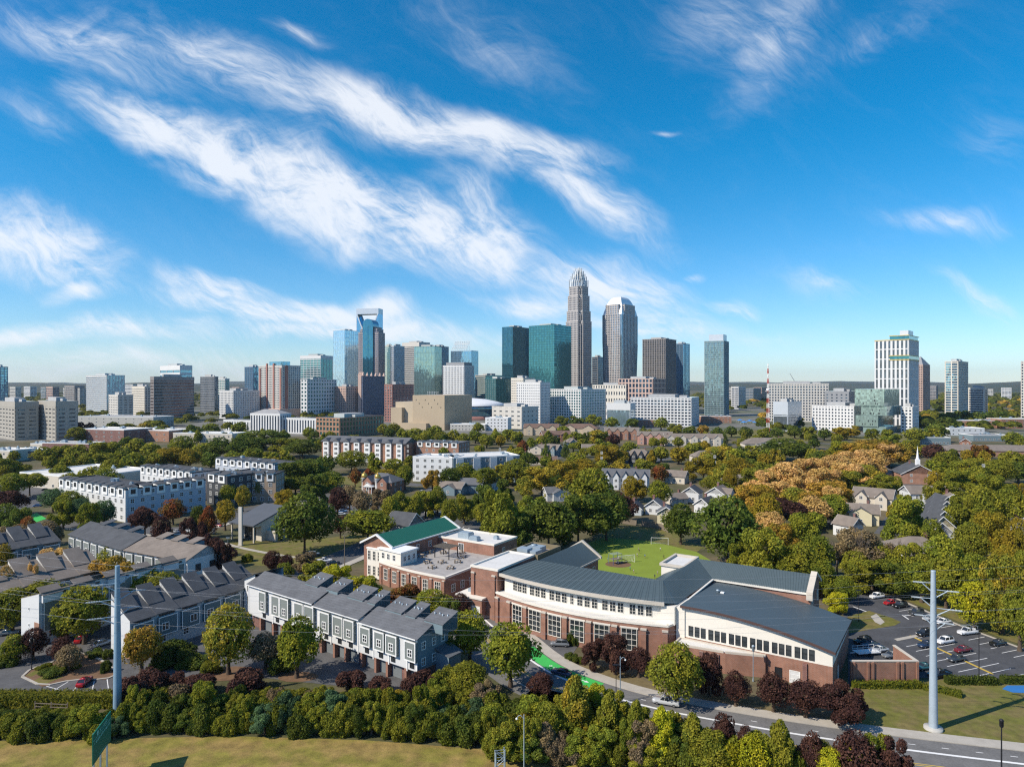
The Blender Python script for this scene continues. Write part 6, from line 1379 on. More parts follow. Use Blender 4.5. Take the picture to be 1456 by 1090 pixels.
# ---------------------------------------------------------------- trees and shrubs
def rnd_dir(rg):
    z = rg.uniform(-1,1); a = rg.uniform(0,2*pi); s = sqrt(1-z*z); return Vector((s*cos(a), s*sin(a), z))
def crown_mesh(name, kind, n, leaf, seed, with_trunk=False):
    """unit crown: half width 1 across, height 0..1 (tree height for with_trunk); built of many small leaf sprays on lobes"""
    rg = random.Random(seed); lobes = []
    z0 = .0
    nl = {'round':28,'spread':24,'loose':24}.get(kind,18)
    for i in range(nl):
        if kind == 'round':
            d = rnd_dir(rg); d.z = d.z*.9+.05; r = rg.uniform(.50,.70); k = .93-.25*max(0,d.z); c = Vector((d.x*r*k, d.y*r*k, .48+d.z*.33)); rad = rg.uniform(.20,.37)
        elif kind == 'loose':
            h = rg.random(); a = rg.uniform(0,2*pi); e = rg.uniform(.35,.78)*(.55+.6*sin(pi*min(1,.18+h*.8))); c = Vector((e*cos(a), e*sin(a), .10+h*.74)); rad = rg.uniform(.15,.33)
        elif kind == 'spread':
            a = rg.uniform(0,2*pi); r = sqrt(rg.random())*.72; c = Vector((r*cos(a), r*sin(a), rg.uniform(.45,.72)-.22*r*r)); rad = rg.uniform(.26,.40)
        elif kind == 'tall':
            h = (i+.5)/nl; a = i*2.4; r = (.52*sin(pi*min(1,h*.85+.16)))*rg.uniform(.6,1); c = Vector((r*cos(a), r*sin(a), .12+h*.74)); rad = rg.uniform(.26,.42)*(1-.35*h)
        elif kind == 'cone':
            h = (i+.5)/nl; a = i*2.4; r = .55*(1-h); c = Vector((r*cos(a), r*sin(a), .08+h*.84)); rad = .42*(1-h)+.10
        else: # bush
            a = rg.uniform(0,2*pi); r = sqrt(rg.random())*.68; c = Vector((r*cos(a), r*sin(a), rg.uniform(.25,.66)-.25*r*r)); rad = rg.uniform(.28,.42)
        lobes.append((c, rad))
        if kind == 'round': lobes.append((Vector((0,0,.5)),.55))
    if kind == 'loose': lobes.append((Vector((0,0,.42)),.42))
    if kind == 'tall': lobes.append((Vector((0,0,.45)),.42))
    w = [l[1]**2 for l in lobes]; tot = sum(w); vs, fs = [], []
    zk = {'loose':.5,'round':.52,'spread':.55,'tall':.46,'cone':.4,'bush':.6}[kind]
    def pick():
        t = rg.random()*tot
        for l, ww in zip(lobes, w):
            t -= ww
            if t <= 0: return l
        return lobes[-1]
    made = 0
    while made < n:
        c, rad = pick(); d = rnd_dir(rg)
        if d.z < -.5 and rg.random() < .6: continue
        rr = rad*(rg.uniform(.72,1.08) if rg.random() < .93 else rg.uniform(1.05,1.16)); p = Vector((c.x+d.x*rr, c.y+d.y*rr, c.z+d.z*rr*zk))
        inside = False
        for (c2, r2) in lobes:
            q = Vector((p.x-c2.x, p.y-c2.y, (p.z-c2.z)/zk))
            if q.length < r2*.66: inside = True; break
        if inside: continue
        nn = (Vector((d.x, d.y, d.z+.2)) + rnd_dir(rg)*.95).normalized()
        t = nn.orthogonal().normalized(); t.rotate(__import__('mathutils').Quaternion(nn, rg.uniform(0,6.28))); u = nn.cross(t)
        s = leaf*rg.uniform(.6,1.35); e = s*rg.uniform(.5,.85); b = len(vs)
        vs += [tuple(p+Vector((v.x,v.y,v.z*zk))) for v in (-t*s, -u*e+t*s*.2, t*s, u*e+t*s*.1)]
        fs.append((b,b+1,b+2,b+3)); made += 1
    me = bpy.data.meshes.new(name)
    mi = [0]*len(fs)
    if with_trunk:      # squeeze the crown into the upper part, add the trunk under it
        k0 = .04 if kind in ('bush','cone') else .06
        vs = [(x,y,k0+z*(1-k0)) for x,y,z in vs]
        t = MB(); t.tube((0,0,0),(0,0,.55),.09,.04,6); t.tube((0,0,.3),(.3,.1,.6),.04,.02,5); t.tube((0,0,.32),(-.25,.2,.62),.04,.02,5)
        b = len(vs); vs += t.v; fs += [tuple(b+i for i in f) for f in t.f]; mi += [1]*len(t.f)
    me.from_pydata(vs, [], fs); me.materials.append(M_LEAF)
    if with_trunk: me.materials.append(M_BARK); me.polygons.foreach_set('material_index', mi)
    me.update(); return me
def trunk_mesh(seed):
    rg = random.Random(seed); b = MB()
    b.tube((0,0,-.02),(.01,0,.08),.16,.10,9); b.tube((.01,0,.08),(0,.01,.40),.10,.075,9)
    for i in range(5):
        a = i*1.26+rg.random(); r = rg.uniform(.35,.55); z = rg.uniform(.55,.75)
        m = (cos(a)*r*.5, sin(a)*r*.5, .40+(z-.4)*.55); b.tube((0,.01,.36),m,.055,.035,7); b.tube(m,(cos(a)*r,sin(a)*r,z),.035,.012,6)
    b.tube((0,.01,.4),(.02,-.02,.8),.07,.015,7)
    return b.mesh('trunk', M_BARK)
TR = [trunk_mesh(i) for i in range(3)]
CR = {}
for k, nn, lf in (('round',12500,.044),('loose',10500,.045),('spread',9500,.047),('tall',9500,.05),('cone',6000,.052),('bush',7000,.058)):
    CR[k] = [crown_mesh('crown', k, nn, lf, 100+i*7+len(k)) for i in range(3)]
CL = {}
for k, nn, lf in (('round',3000,.088),('loose',2600,.088),('spread',2600,.09),('tall',2400,.092),('cone',1500,.095),('bush',1600,.11)):
    CL[k] = [crown_mesh('tree', k, nn, lf, 300+i*5+len(k), True) for i in range(5)]
def bare_mesh(seed):
    rg = random.Random(seed); b = MB()
    def grow(p, d, ln, r, k):
        q = p+d*ln; b.tube(p, q, r, r*.6, 5)
        if k == 0: return
        for _ in range(3 if k > 1 else 4):
            nd = (d+rnd_dir(rg)*.75+Vector((0,0,.12))).normalized(); grow(q, nd, ln*rg.uniform(.62,.85), r*.55, k-1)
    grow(Vector((0,0,0)), Vector((0,0,1)), .26, .045, 4)
    return b.mesh('branches', M_TWIG)
BARE = [bare_mesh(i+40) for i in range(2)]
# leaf colours: base, second colour
LC = {'g':((.064,.080,.010),(.108,.106,.010),'green'),'d':((.034,.052,.009),(.060,.070,.010),'dark green'),'o':((.076,.084,.010),(.112,.104,.011),'olive green'),
      'y':((.185,.155,.016),(.26,.185,.018),'golden yellow'),'l':((.135,.14,.008),(.19,.17,.010),'lime green'),'a':((.37,.245,.075),(.44,.28,.11),'amber orange'),
      'r':((.062,.030,.026),(.10,.048,.034),'dark maroon'),'s':((.20,.055,.02),(.15,.10,.025),'rusty red'),'b':((.095,.072,.045),(.115,.085,.04),'dull brown'),
      'm':((.078,.088,.012),(.17,.125,.014),'green and gold'),'t':((.19,.15,.018),(.36,.21,.035),'yellow and orange'),'c':((.035,.060,.028),(.045,.075,.03),'blue green')}
KN = {'round':'shade_tree','spread':'spreading_tree','tall':'upright_tree','loose':'leafy_tree','cone':'conifer','bush':'shrub','bare':'bare_tree'}
PLANTS = []          # everything that gets a label made later
trg = random.Random(21)
def tree(px, ytop, wpx, col='g', kind='round', base=None, Ht=None, name=None, aspect=None):
    """px: middle of the crown, ytop: its top, wpx: its width as measured in the survey photograph; base: where the foot stands, or Ht: its height"""
    if base is not None: Y = H*F/(base-CY); Ht = zat(ytop, Y)
    else:
        if Ht is None:
            Ht = trg.uniform(9.5,12.5)
            if kind in ('round','tall'):
                k = wpx/(2*max(ytop-CY, 20)); Ht = min(17.5, max(Ht, 50*k/(.66+k)))
        Y = (H-Ht)*F/(ytop-CY)
    X = (px-CX)/F*Y; w = wpx/F*Y/2
    if Y < 420 and X*X+Y*Y > 0: pass
    return plant(X, Y, Ht, w, col, kind, px, ytop, name)
def plant(X, Y, Ht, w, col, kind, px=None, py=None, name=None):
    if kind == 'round' and trg.random() < .42 and (Y > 135 or X > 45): kind = 'loose'
    if kind == 'tall' and col == 'r': kind = 'loose'
    nm = name or ('autumn_tree' if col in 'ayts' and kind != 'bush' else 'maroon_tree' if col == 'r' and kind != 'bush' else KN[kind]); c1, c2, cw = LC[col]; j = trg.uniform(.86,1.16); rz = trg.uniform(0,6.28)
    tip = [v*j for v in c2]
    bs = 1.25 if col in 'yts' else 1.5 if col == 'a' else 1.1 if col == 'r' else 1.75 if kind == 'bush' else 2.35
    tip = [v*bs for v in tip]
    def dress(o): o.color = (*[v*j*bs for v in c1],1); o['tip'] = tip
    if kind == 'bare':
        r = link(nm, trg.choice(BARE), None, (X,Y,0), rz); r.scale = (w*1.1,w*1.1,Ht)
        tag(r, None, 'tree')
    elif (Y < 330 or w/Y*F > 20) and kind != 'bush':
        r = bpy.data.objects.new(nm, None); COL.objects.link(r); r.location = (X,Y,0); r.rotation_euler[2] = rz
        k0 = .03 if kind in ('cone','tall','loose') else .16 if kind == 'spread' else .09
        tk = link('trunk', trg.choice(TR), r); tk.scale = (min(w,3.4),min(w,3.4),Ht)
        cw_ = link('crown', trg.choice(CR[kind]), r, (0,0,Ht*k0)); cw_.scale = (w*1.16,w*1.16,Ht*(1-k0)*1.03); dress(cw_)
        tag(r, None, 'tree')
    else:
        src = CR[kind] if (kind == 'bush' and Y < 330) else CL[kind]
        r = link(nm, trg.choice(src), None, (X,Y,-.1 if kind != 'bush' else -.25), rz); r.scale = (w*1.1,w*1.1,Ht*1.03); dress(r)
        if kind == 'bush': r.rotation_euler[0] = trg.uniform(-.16,.16); r.rotation_euler[1] = trg.uniform(-.16,.16)
        tag(r, None, 'shrub' if kind == 'bush' else 'tree')
    PLANTS.append((r, X, Y, Ht, w, cw, kind))
    return r
def many(txt, **kw):
    for e in txt.split(';'):
        e = e.split()
        if not e: continue
        k = dict(kw); px, yt, w, c = float(e[0]), float(e[1]), float(e[2]), e[3]
        for x in e[4:]:
            if x[0] == 'B': k['base'] = float(x[1:])
            elif x[0] == 'H': k['Ht'] = float(x[1:])
            else: k['kind'] = x
        tree(px, yt, w, c, **k)
# near trees, feet measured
many('''325 858 74 m B958; 422 872 72 g B963; 201 886 56 t B958; 726 880 84 g B976; 668 863 60 g B945; 845 905 36 r tall B951; 874 901 36 r tall B958; 908 918 42 r B962;
962 913 78 o B1003; 1008 930 36 r tall B988; 1046 952 44 r B1004; 1100 955 52 r B1012; 1146 963 56 r B1020; 1198 968 62 r B1028; 770 955 42 r B992; 665 941 62 o B990;
433 701 90 d B787; 523 721 76 g B772; 1033 703 96 d B803; 968 712 56 d B774; 712 690 64 o B790; 780 706 88 d B784; 842 664 74 o B760; 862 694 74 d B768; 822 696 76 d B775; 740 730 50 d B793; 700 745 40 o B790;
885 696 36 r B742; 905 678 26 y B715; 937 680 36 g B722; 480 803 42 l B842; 515 818 52 l B858; 572 828 52 s B872; 612 838 60 g B880; 640 850 40 d B900; 655 842 26 r B880; 448 797 42 o B836; 436 784 36 b B820; 387 782 28 r B815; 407 786 22 r B818;
405 798 30 g B830; 484 731 22 r B765; 325 775 26 r B800; 352 784 16 g bush B798; 120 828 84 o B915; 235 812 60 o B880; 160 793 66 t B850; 205 808 74 o B872; 62 822 78 o B890; 18 835 60 o B900; 78 777 52 a B838; 165 770 46 g B815; 95 850 40 o B905;
47 892 40 r B938; 88 903 36 r B945; 98 915 40 b B955; 20 900 44 g B942; 10 925 30 d bush B945; 500 946 42 r bush B980; 541 955 36 r bush B985; 600 946 52 r bush B990; 276 955 56 r bush B990; 352 944 54 r bush B985; 205 946 66 r bush B1000; 240 950 50 r bush B985; 185 965 40 d bush B1005;
632 940 36 o bush B985; 640 905 40 d B955; 1192 842 30 l B872; 1168 800 40 g B852; 1140 770 60 o B845; 1085 752 66 o B838; 1118 790 50 g B845; 1050 770 40 g B815; 1200 818 40 g B858; 1145 728 62 g B800; 1190 745 60 bx''' .replace('bx','b bare B815'))
# right edge of the car park and the woods behind
many('''1240 790 60 o B842; 1275 800 60 d B848; 1310 795 60 g B856; 1345 788 66 o B866; 1385 826 58 l B895; 1385 786 50 g B870; 1425 790 56 m B900; 1450 830 50 o B925; 1222 740 78 b bare B830; 1278 752 56 b bare B825; 1218 752 58 b B824; 1240 765 44 o B822; 1262 768 40 b B826; 1255 775 50 o B828; 1300 770 56 o B836; 1340 760 60 g B835;
1215 780 46 o B832; 1430 775 46 y B868; 1410 728 48 y B800; 1447 735 40 y B820; 1380 742 52 o B815; 1462 780 40 o B880; 1368 700 46 o B770; 1290 706 62 g B782; 1325 735 40 g B790; 1395 690 54 o B760; 1435 690 50 o B760; 1165 790 44 g B850; 1090 700 46 y B765; 1160 755 50 g B825; 1110 745 46 t B808; 1060 735 40 g B790''')
# amber trees and the neighbourhood
many('''1095 725 56 a; 1100 684 54 a; 1070 690 54 t; 1086 668 46 a; 1062 716 50 y; 1155 702 50 a; 1182 690 50 a; 1235 636 54 a; 1258 630 46 a; 1118 656 56 a; 1152 650 58 a; 1190 644 58 a; 1170 664 60 a; 1220 638 60 a; 1205 657 56 a; 1140 674 56 a; 1240 622 72 t; 1215 628 50 t; 1264 626 50 t; 1180 684 60 t; 1150 696 54 t; 1080 686 58 y; 1130 692 46 m; 1210 668 52 m; 1185 700 50 g;
1112 705 66 r spread; 1075 665 46 o; 1230 660 50 m; 1245 648 36 r; 1195 626 44 g; 1252 672 48 o; 1112 622 66 d H15; 1140 628 36 d; 1048 650 46 y; 1080 655 38 o; 1100 660 36 g; 1000 648 48 y H13; 965 634 34 y; 1045 636 40 g; 1020 634 40 m; 985 628 30 o; 940 634 30 o; 1065 632 40 o; 1165 640 34 d;
937 659 30 s; 897 676 28 y; 866 632 46 y H13; 880 652 36 y; 895 626 30 o; 915 650 34 o; 776 629 17 d cone; 804 626 15 d cone; 782 642 13 g cone; 915 604 15 d cone; 1030 611 11 d cone; 820 612 28 g; 848 610 30 m; 873 616 24 r; 743 625 22 s; 755 621 22 g; 735 634 30 o;
610 608 26 o; 628 612 26 o; 645 610 26 o; 660 615 24 o; 676 610 26 g; 692 616 26 o; 706 612 26 g; 722 609 24 g; 735 612 24 o; 770 618 24 o; 800 605 24 g; 830 622 26 o; 857 622 26 g;
660 656 42 g H12; 690 662 42 g H12; 640 662 36 d; 615 666 26 t; 622 690 26 o; 735 652 50 o H13; 770 662 66 m H14; 800 655 50 y H13; 830 650 44 y; 715 660 36 m; 715 680 30 d; 690 688 40 d; 660 700 36 o; 760 700 50 g H13; 820 640 36 o; 855 652 30 o; 685 712 26 o; 640 705 30 o; 605 697 42 o; 572 696 36 o; 590 700 30 o; 555 705 30 o;
545 692 38 b; 515 694 30 b; 480 690 32 r; 497 686 28 b; 505 664 20 s; 526 664 20 s; 548 664 40 y; 576 660 28 g; 560 650 36 o; 500 640 50 g H12; 530 644 28 g; 462 645 40 d; 437 650 66 d H15; 420 655 56 d H15; 388 650 28 y; 430 624 50 d H13; 410 622 46 o H13; 375 612 72 d H14; 345 618 50 d; 395 640 40 o; 470 668 40 g; 450 672 40 d H13; 360 635 36 g; 405 696 28 y; 367 676 26 d; 345 688 24 m; 325 686 28 g; 312 672 24 d''')
many('''620 760 30 o; 655 752 30 o; 560 735 16 o''' if False else '')
# west side
many('''42 670 42 o spread; 8 648 46 o; 15 672 40 g; 62 634 36 o; 84 633 32 o; 110 631 38 o; 135 634 34 o; 150 627 46 o; 175 635 38 g; 195 622 36 o; 215 628 36 o; 240 636 42 y; 268 636 42 y; 260 619 42 g; 310 620 46 d; 290 628 36 o; 225 642 36 o; 190 642 36 g; 120 646 34 o; 95 646 30 o; 160 650 40 o; 85 660 30 o; 130 662 40 o; 150 664 40 g; 105 672 36 o;
75 692 36 c; 100 697 44 g; 128 714 28 g; 148 708 34 c; 90 712 30 g; 115 705 32 c; 206 716 44 r spread; 246 707 38 s; 230 732 32 r; 281 715 24 d; 296 716 28 s; 320 708 32 y; 268 736 24 r; 40 733 28 s; 66 736 42 b spread; 22 742 44 b spread; 8 715 44 d; 27 722 34 d; 10 694 44 r spread; 340 655 30 d; 300 640 34 d; 285 735 18 r bush; 300 748 30 r bush; 265 752 24 r bush; 285 765 26 d bush; 315 768 26 r;
5 770 30 y; 48 795 20 a; 8 800 26 a; 330 640 30 g; 120 600 30 r; 110 606 30 o; 205 600 28 y; 230 605 26 d; 275 603 30 d; 300 600 30 g; 340 598 28 g''')
# park trees by the centre
many('''940 592 26 g; 960 602 24 o; 980 604 26 d; 1000 603 22 t; 1020 606 22 d; 1040 605 22 d; 1060 606 24 d; 1085 608 24 g; 1105 606 24 d; 1130 604 26 d; 1150 606 24 o; 1172 608 24 d; 1195 606 26 y; 1210 604 24 y; 1240 609 20 g; 1262 609 22 o; 900 594 24 d; 870 592 24 g; 845 588 22 g; 820 590 22 d; 800 590 20 g; 1300 606 34 o; 1330 600 40 d; 1345 592 40 d; 1322 608 30 o; 1345 640 50 o; 1378 652 54 o; 1420 652 50 o; 1448 655 40 d; 1330 655 40 g; 1440 612 30 g; 1455 620 30 g; 1395 632 30 s; 1328 630 36 r;
1350 585 30 d; 1370 583 30 d; 1390 584 30 d; 1410 583 30 d; 1430 585 30 d; 1310 590 24 d; 1360 668 44 g; 1340 680 44 o; 1410 675 46 g; 1268 612 24 g; 1440 640 36 o; 560 600 26 o; 590 607 34 o; 620 604 24 g; 545 602 22 o; 440 606 24 g; 470 612 24 o; 500 598 20 g; 520 598 20 o; 575 610 30 g; 605 612 30 o; 680 600 20 o''')
# the overgrown bank in front: big shrubs side by side
brg = random.Random(5)
def bank(x0, x1, y0, y1, n, cols, hh=(3.2,4.8), ww=(2.1,3.0), kinds=('bush',)):
    for i in range(n):
        t = (i+brg.uniform(.1,.9))/n; px = x0+(x1-x0)*t; py = y0+(y1-y0)*t+brg.uniform(-3,3); p = U(px, py)
        plant(p.x, p.y, brg.uniform(*hh), brg.uniform(*ww), brg.choice(cols), brg.choice(kinds))
B3 = ('bush','bush','loose')
bank(-60,170,1046,1046,15,'ggdgc',(2.4,4.4),(1.3,2.3),B3); bank(160,330,1036,1038,14,'gogdg',(2.6,5.2),(1.2,2.2),B3); bank(320,520,1038,1042,17,'gogdgc',(2.8,5.4),(1.2,2.2),B3); bank(510,720,1042,1056,17,'gogdg',(2.8,5.6),(1.2,2.3),B3)
bank(-60,160,1020,1022,9,'ddg',(1.4,2.8),(1.2,2.2)); bank(180,700,1022,1032,32,'gdgdoc',(3.2,5.8),(1.3,2.3),B3); bank(190,700,1006,1010,22,'gdgodb',(2.6,4.6),(1.3,2.4),B3); bank(330,580,990,996,12,'oyg',(1.4,2.5),(1.2,2.2)); bank(600,700,992,1005,6,'dgo',(3.0,5.0),(1.6,2.6),B3)
bank(690,1010,1078,1090,20,'oogdgb',(3.0,6.2),(1.5,2.6),('bush','loose','tall')); bank(720,980,1050,1066,15,'oogyg',(3.6,6.2),(1.5,2.5),('bush','loose')); bank(745,900,1026,1040,8,'loog',(4.0,6.4),(1.6,2.5),('loose','bush'))
bank(690,760,1010,1030,4,'ddg',(3.2,4.6)); bank(980,1280,1100,1118,18,'oolgbo',(4.0,6.5),(1.6,2.6),('bush','loose')); 
many('''1030 1010 42 r B1088; 1110 1018 50 o tall B1110; 1155 1036 40 r B1112; 1215 1036 66 r B1120; 1272 1046 46 r B1125; 985 1012 50 o tall B1090; 940 1000 56 l tall B1085; 905 990 40 o tall B1080; 1070 1040 50 l B1112; 1180 1060 40 l B1125; 818 958 62 m tall B1048; 866 984 50 o tall B1062; 780 1000 50 o B1060; 1010 1040 60 o B1105; 700 1000 46 g B1045; 1060 1030 30 r B1100''')
many('''246 905 60 d bush B940; 275 925 44 d bush B945; 378 898 56 b B950; 395 925 40 d bush B955; 232 930 40 d bush B948; 300 935 30 g bush B955''')
# clipped shrubs by the drive
for (px,py,wd,hh,c) in ((808,916,1.0,3.4,'d'),(818,918,.9,3.0,'d'),(812,937,1.2,1.7,'d'),(822,942,1.1,1.6,'d')): p=U(px,py); plant(p.x,p.y,hh,wd,c,'bush')
for (px,py,wd,hh,c) in ((76,958,2.2,1.6,'d'),(62,950,1.3,1.2,'g'),(150,955,1.0,2.6,'d'),(136,932,1.6,1.8,'d'),(155,935,1.0,2.2,'d'),(100,950,1.6,1.8,'g')): p=U(px,py); plant(p.x,p.y,hh,wd,c,'bush')
# hedges: one clipped thing each
def hedge(label, pts, w, h, col='d', seed=1):
    rg = random.Random(seed); vs, fs = [], []
    for i in range(len(pts)-1):
        a, b = Vector(pts[i]), Vector(pts[i+1]); L_ = (b-a).length; u = (b-a).normalized(); n = Vector((u.y,-u.x,0))
        for _ in range(int(L_*(w+2*h)*26)):
            t = rg.random()*L_; q = rg.random()*(w+2*h)
            if q < h: o, z, nn = w/2, q, n
            elif q < 2*h: o, z, nn = -w/2, q-h, -n
            else: o, z, nn = q-2*h-w/2, h, Vector((0,0,1))
            p = a+u*t+n*(o+rg.uniform(-.15,.15))+Vector((0,0,z+rg.uniform(-.15,.15)))
            nn = (nn+rnd_dir(rg)*.7).normalized(); s1_ = nn.orthogonal().normalized()*rg.uniform(.10,.2); s2_ = nn.cross(s1_)*.7
            k = len(vs); vs += [tuple(p-s1_),tuple(p-s2_),tuple(p+s1_),tuple(p+s2_)]; fs.append((k,k+1,k+2,k+3))
        k = len(vs); c = [a+n*w*.42,b+n*w*.42,b-n*w*.42,a-n*w*.42]
        vs += [(*p[:2],0) for p in c]+[(*p[:2],h*.9) for p in c]; fs += [tuple(k+i for i in f) for f in ((4,5,6,7),(0,1,5,4),(1,2,6,5),(2,3,7,6),(3,0,4,7))]
    me = bpy.data.meshes.new('hedge'); me.from_pydata(vs,[],fs); me.materials.append(M_LEAF); me.update()
    o = link('hedge', me); c1,c2,_ = LC[col]; o.color = (*[v*1.5 for v in c1],1); o['tip'] = [v*1.5 for v in c2]; tag(o, label, 'hedge')
hedge('long clipped hedge between the townhouse parking and the wooden fence', [U(-60,1002),U(60,1003),U(165,1003)], 2.2, 2.1, 'o', 1)
hedge('low clipped hedge at the foot of the brick screen wall', [U(1212,977),U(1310,977)], 1.2, 1.0, 'g', 2)
hedge('short curved hedge sloping down past the steel pole', [U(1312,979),U(1340,984),U(1368,991)], 1.2, .9, 'g', 3)
hedge('low hedge along the front edge of the school car park', [U(1345,971),U(1418,972)], 1.4, 1.1, 'd', 4)
hedge('low hedge segment beside the blue pad', [U(1424,970),U(1500,972)], 1.4, 1.1, 'd', 5)
# far woods: nobody could count these
wrg = random.Random(77); b_v, b_f = [], []
src = CL['round'][0]; sv = [tuple(v.co) for v in src.vertices]; sf = [tuple(p.vertices) for p in src.polygons][:]
def low_tree(seed):
    rg = random.Random(seed); vs, fs = [], []
    for _ in range(70):
        d = rnd_dir(rg); d.z = abs(d.z)*.9-.1; p = Vector((d.x*rg.uniform(.6,1), d.y*rg.uniform(.6,1), .5+d.z*.45)); nn = (d+rnd_dir(rg)*.6).normalized()
        t = nn.orthogonal().normalized()*.34; u = nn.cross(t); k = len(vs)
        vs += [tuple(p+Vector((q.x,q.y,q.z*.5))) for q in (-t,-u,t,u)]; fs.append((k,k+1,k+2,k+3))
    return vs, fs
LT = [low_tree(i) for i in range(4)]
def woods(label_col, cond, n, seed):
    rg = random.Random(seed); vs, fs = [], []; k = 0
    while k < n:
        Y = rg.uniform(640,3200)**1.0; Y = 640+2600*rg.random()**1.6; X = rg.uniform(-.85,.85)*Y
        if not cond(X, Y): continue
        v, f = rg.choice(LT); s = rg.uniform(5,9); h = rg.uniform(8,13) if Y < 1500 else rg.uniform(10,16); b = len(vs)
        if Y > 1500: s *= 1.8
        vs += [(X+a*s, Y+c*s, d*h) for a,c,d in v]; fs += [tuple(b+i for i in q) for q in f]; k += 1
    me = bpy.data.meshes.new('far_woods'); me.from_pydata(vs,[],fs); me.materials.append(M_LEAF); me.update()
    o = link('far_woods', me); c1,c2,_ = LC[label_col]; o.color = (*[v*1.5 for v in c1],1); o['tip'] = [v*1.5 for v in c2]; o['kind'] = 'stuff'
def clear(X, Y):
    px = CX+X/Y*F
    if Y < 1250 and 480 < px < 1080 and Y < 1250: return False
    if Y < 700: return False
    if Y < 900 and 100 < px < 480: return wrg.random() < .25
    if Y < 1000 and 1140 < px < 1310: return False
    return True
woods('d', clear, 700, 1); woods('o', clear, 900, 2); woods('g', clear, 500, 3); woods('t', lambda X,Y: clear(X,Y) and X > 0, 90, 4)
# ---------------------------------------------------------------- more trees of the residential streets
irg = random.Random(99); taken = [(p[1], p[2], max(3.2, p[4]*.9)) for p in PLANTS]
for o in LABELLED:
    if o.get('category') in ('house','townhouses','garage','hall','apartments','church','school','building'):
        taken.append((o.location[0], o.location[1], {'house':11.5,'garage':8,'townhouses':15}.get(o['category'], 20)))
def infill(n, x0, x1, y0, y1, cols, kinds, bad=lambda X,Y: False):
    k = t = 0
    while k < n and t < n*60:
        t += 1; Y = irg.uniform(y0,y1); X = irg.uniform(x0,x1)
        if bad(X,Y) or any(hypot(X-a,Y-b) < r for a,b,r in taken): continue
        w = irg.uniform(3.2,5.6); plant(X, Y, irg.uniform(7,11.5), w, irg.choice(cols), irg.choice(kinds)); taken.append((X,Y,w*.95)); k += 1
infill(75, -45, 300, 300, 640, 'gooodmyo', ('round','round','spread','tall'), lambda X,Y: (X < 15 and Y < 385) or abs(X/Y) > .74 or (.54 < X/Y < .64 and Y < 450))
infill(40, 90, 330, 235, 460, 'gooomyd', ('round','round','tall'), lambda X,Y: X/Y < .28 or X/Y > .76 or (.54 < X/Y < .64 and Y > 310))
infill(34, -330, -40, 385, 640, 'gooodd', ('round','spread','tall'), lambda X,Y: abs(X/Y) > .76 or (-135 < X < -30 and 430 < Y < 475))
# ---------------------------------------------------------------- vehicles
def car_body(L_, W_, Hb, Hc, x0, x1, x2, x3, bed=None, van=False):
    """body shell lofted from cross sections along x; cabin from x0 (windscreen foot) to x3 (rear glass foot)"""
    b = MB(); n = 16; st = []
    for i in range(n+1):
        x = -L_/2+L_*i/n; e = min(x+L_/2, L_/2-x); taper = min(1, .80+.34*sqrt(max(e,0)/.9)) if e < .9 else 1
        top = Hb*(1-.16*max(0,1-e/.7)**2)
        if bed and bed[0] < x < bed[1]: top = Hb*1.02
        st.append((x, W_/2*taper, top))
    rings = []
    for x, w, t in st:
        z0 = .32; rings.append([(x,-w*.92,z0),(x,-w,z0+.18),(x,-w*.99,t*.72),(x,-w*.90,t),(x,w*.90,t),(x,w*.99,t*.72),(x,w,z0+.18),(x,w*.92,z0)])
    k = len(b.v)
    for r in rings: b.v.extend(r)
    for i in range(n):
        for j in range(7): b.f.append([k+i*8+j, k+i*8+j+1, k+(i+1)*8+j+1, k+(i+1)*8+j]); b.m.append(0); b.sm.append(True)
        b.f.append([k+i*8+7,k+i*8,k+(i+1)*8,k+(i+1)*8+7]); b.m.append(0); b.sm.append(False)
    b.f.append([k+j for j in range(8)]); b.m.append(0); b.sm.append(False); b.f.append([k+n*8+j for j in reversed(range(8))]); b.m.append(0); b.sm.append(False)
    # roof panel on pillars
    w0, w1 = W_*.44, W_*.36; zt = Hc
    b.fan([(x1,-w1,zt-.03),(x2,-w1,zt-.03),(x2,w1,zt-.03),(x1,w1,zt-.03),(x1+.08,-w1*.92,zt+.03),(x2-.08,-w1*.92,zt+.03),(x2-.08,w1*.92,zt+.03),(x1+.08,w1*.92,zt+.03)],
          [(4,5,6,7),(0,1,5,4),(1,2,6,5),(2,3,7,6),(3,0,4,7)],0,True)
    for sy in (-1,1):
        for (a,c) in (((x0,w0),(x1,w1)),((x3,w0),(x2,w1)),(((x0+x3)/2,w0),((x1+x2)/2,w1))): b.tube((a[0],sy*a[1],Hb-.05),(c[0],sy*c[1],zt),.05,.05,5)
    g = MB(); q = .02
    B4 = [(x0,-w0+q,Hb-.08),(x3,-w0+q,Hb-.08),(x3,w0-q,Hb-.08),(x0,w0-q,Hb-.08)]; T4 = [(x1,-w1+q,zt-.04),(x2,-w1+q,zt-.04),(x2,w1-q,zt-.04),(x1,w1-q,zt-.04)]
    g.fan(B4+T4,[(0,1,5,4),(1,2,6,5),(2,3,7,6),(3,0,4,7)])
    if bed:
        m = MB()
        b.box(bed[0],-W_*.46,Hb*.7,bed[1],-W_*.40,Hb*1.12); b.box(bed[0],W_*.40,Hb*.7,bed[1],W_*.46,Hb*1.12); b.box(bed[0]-.02,-W_*.40,Hb*.7,bed[0]+.06,W_*.40,Hb*1.12)
    return b, g
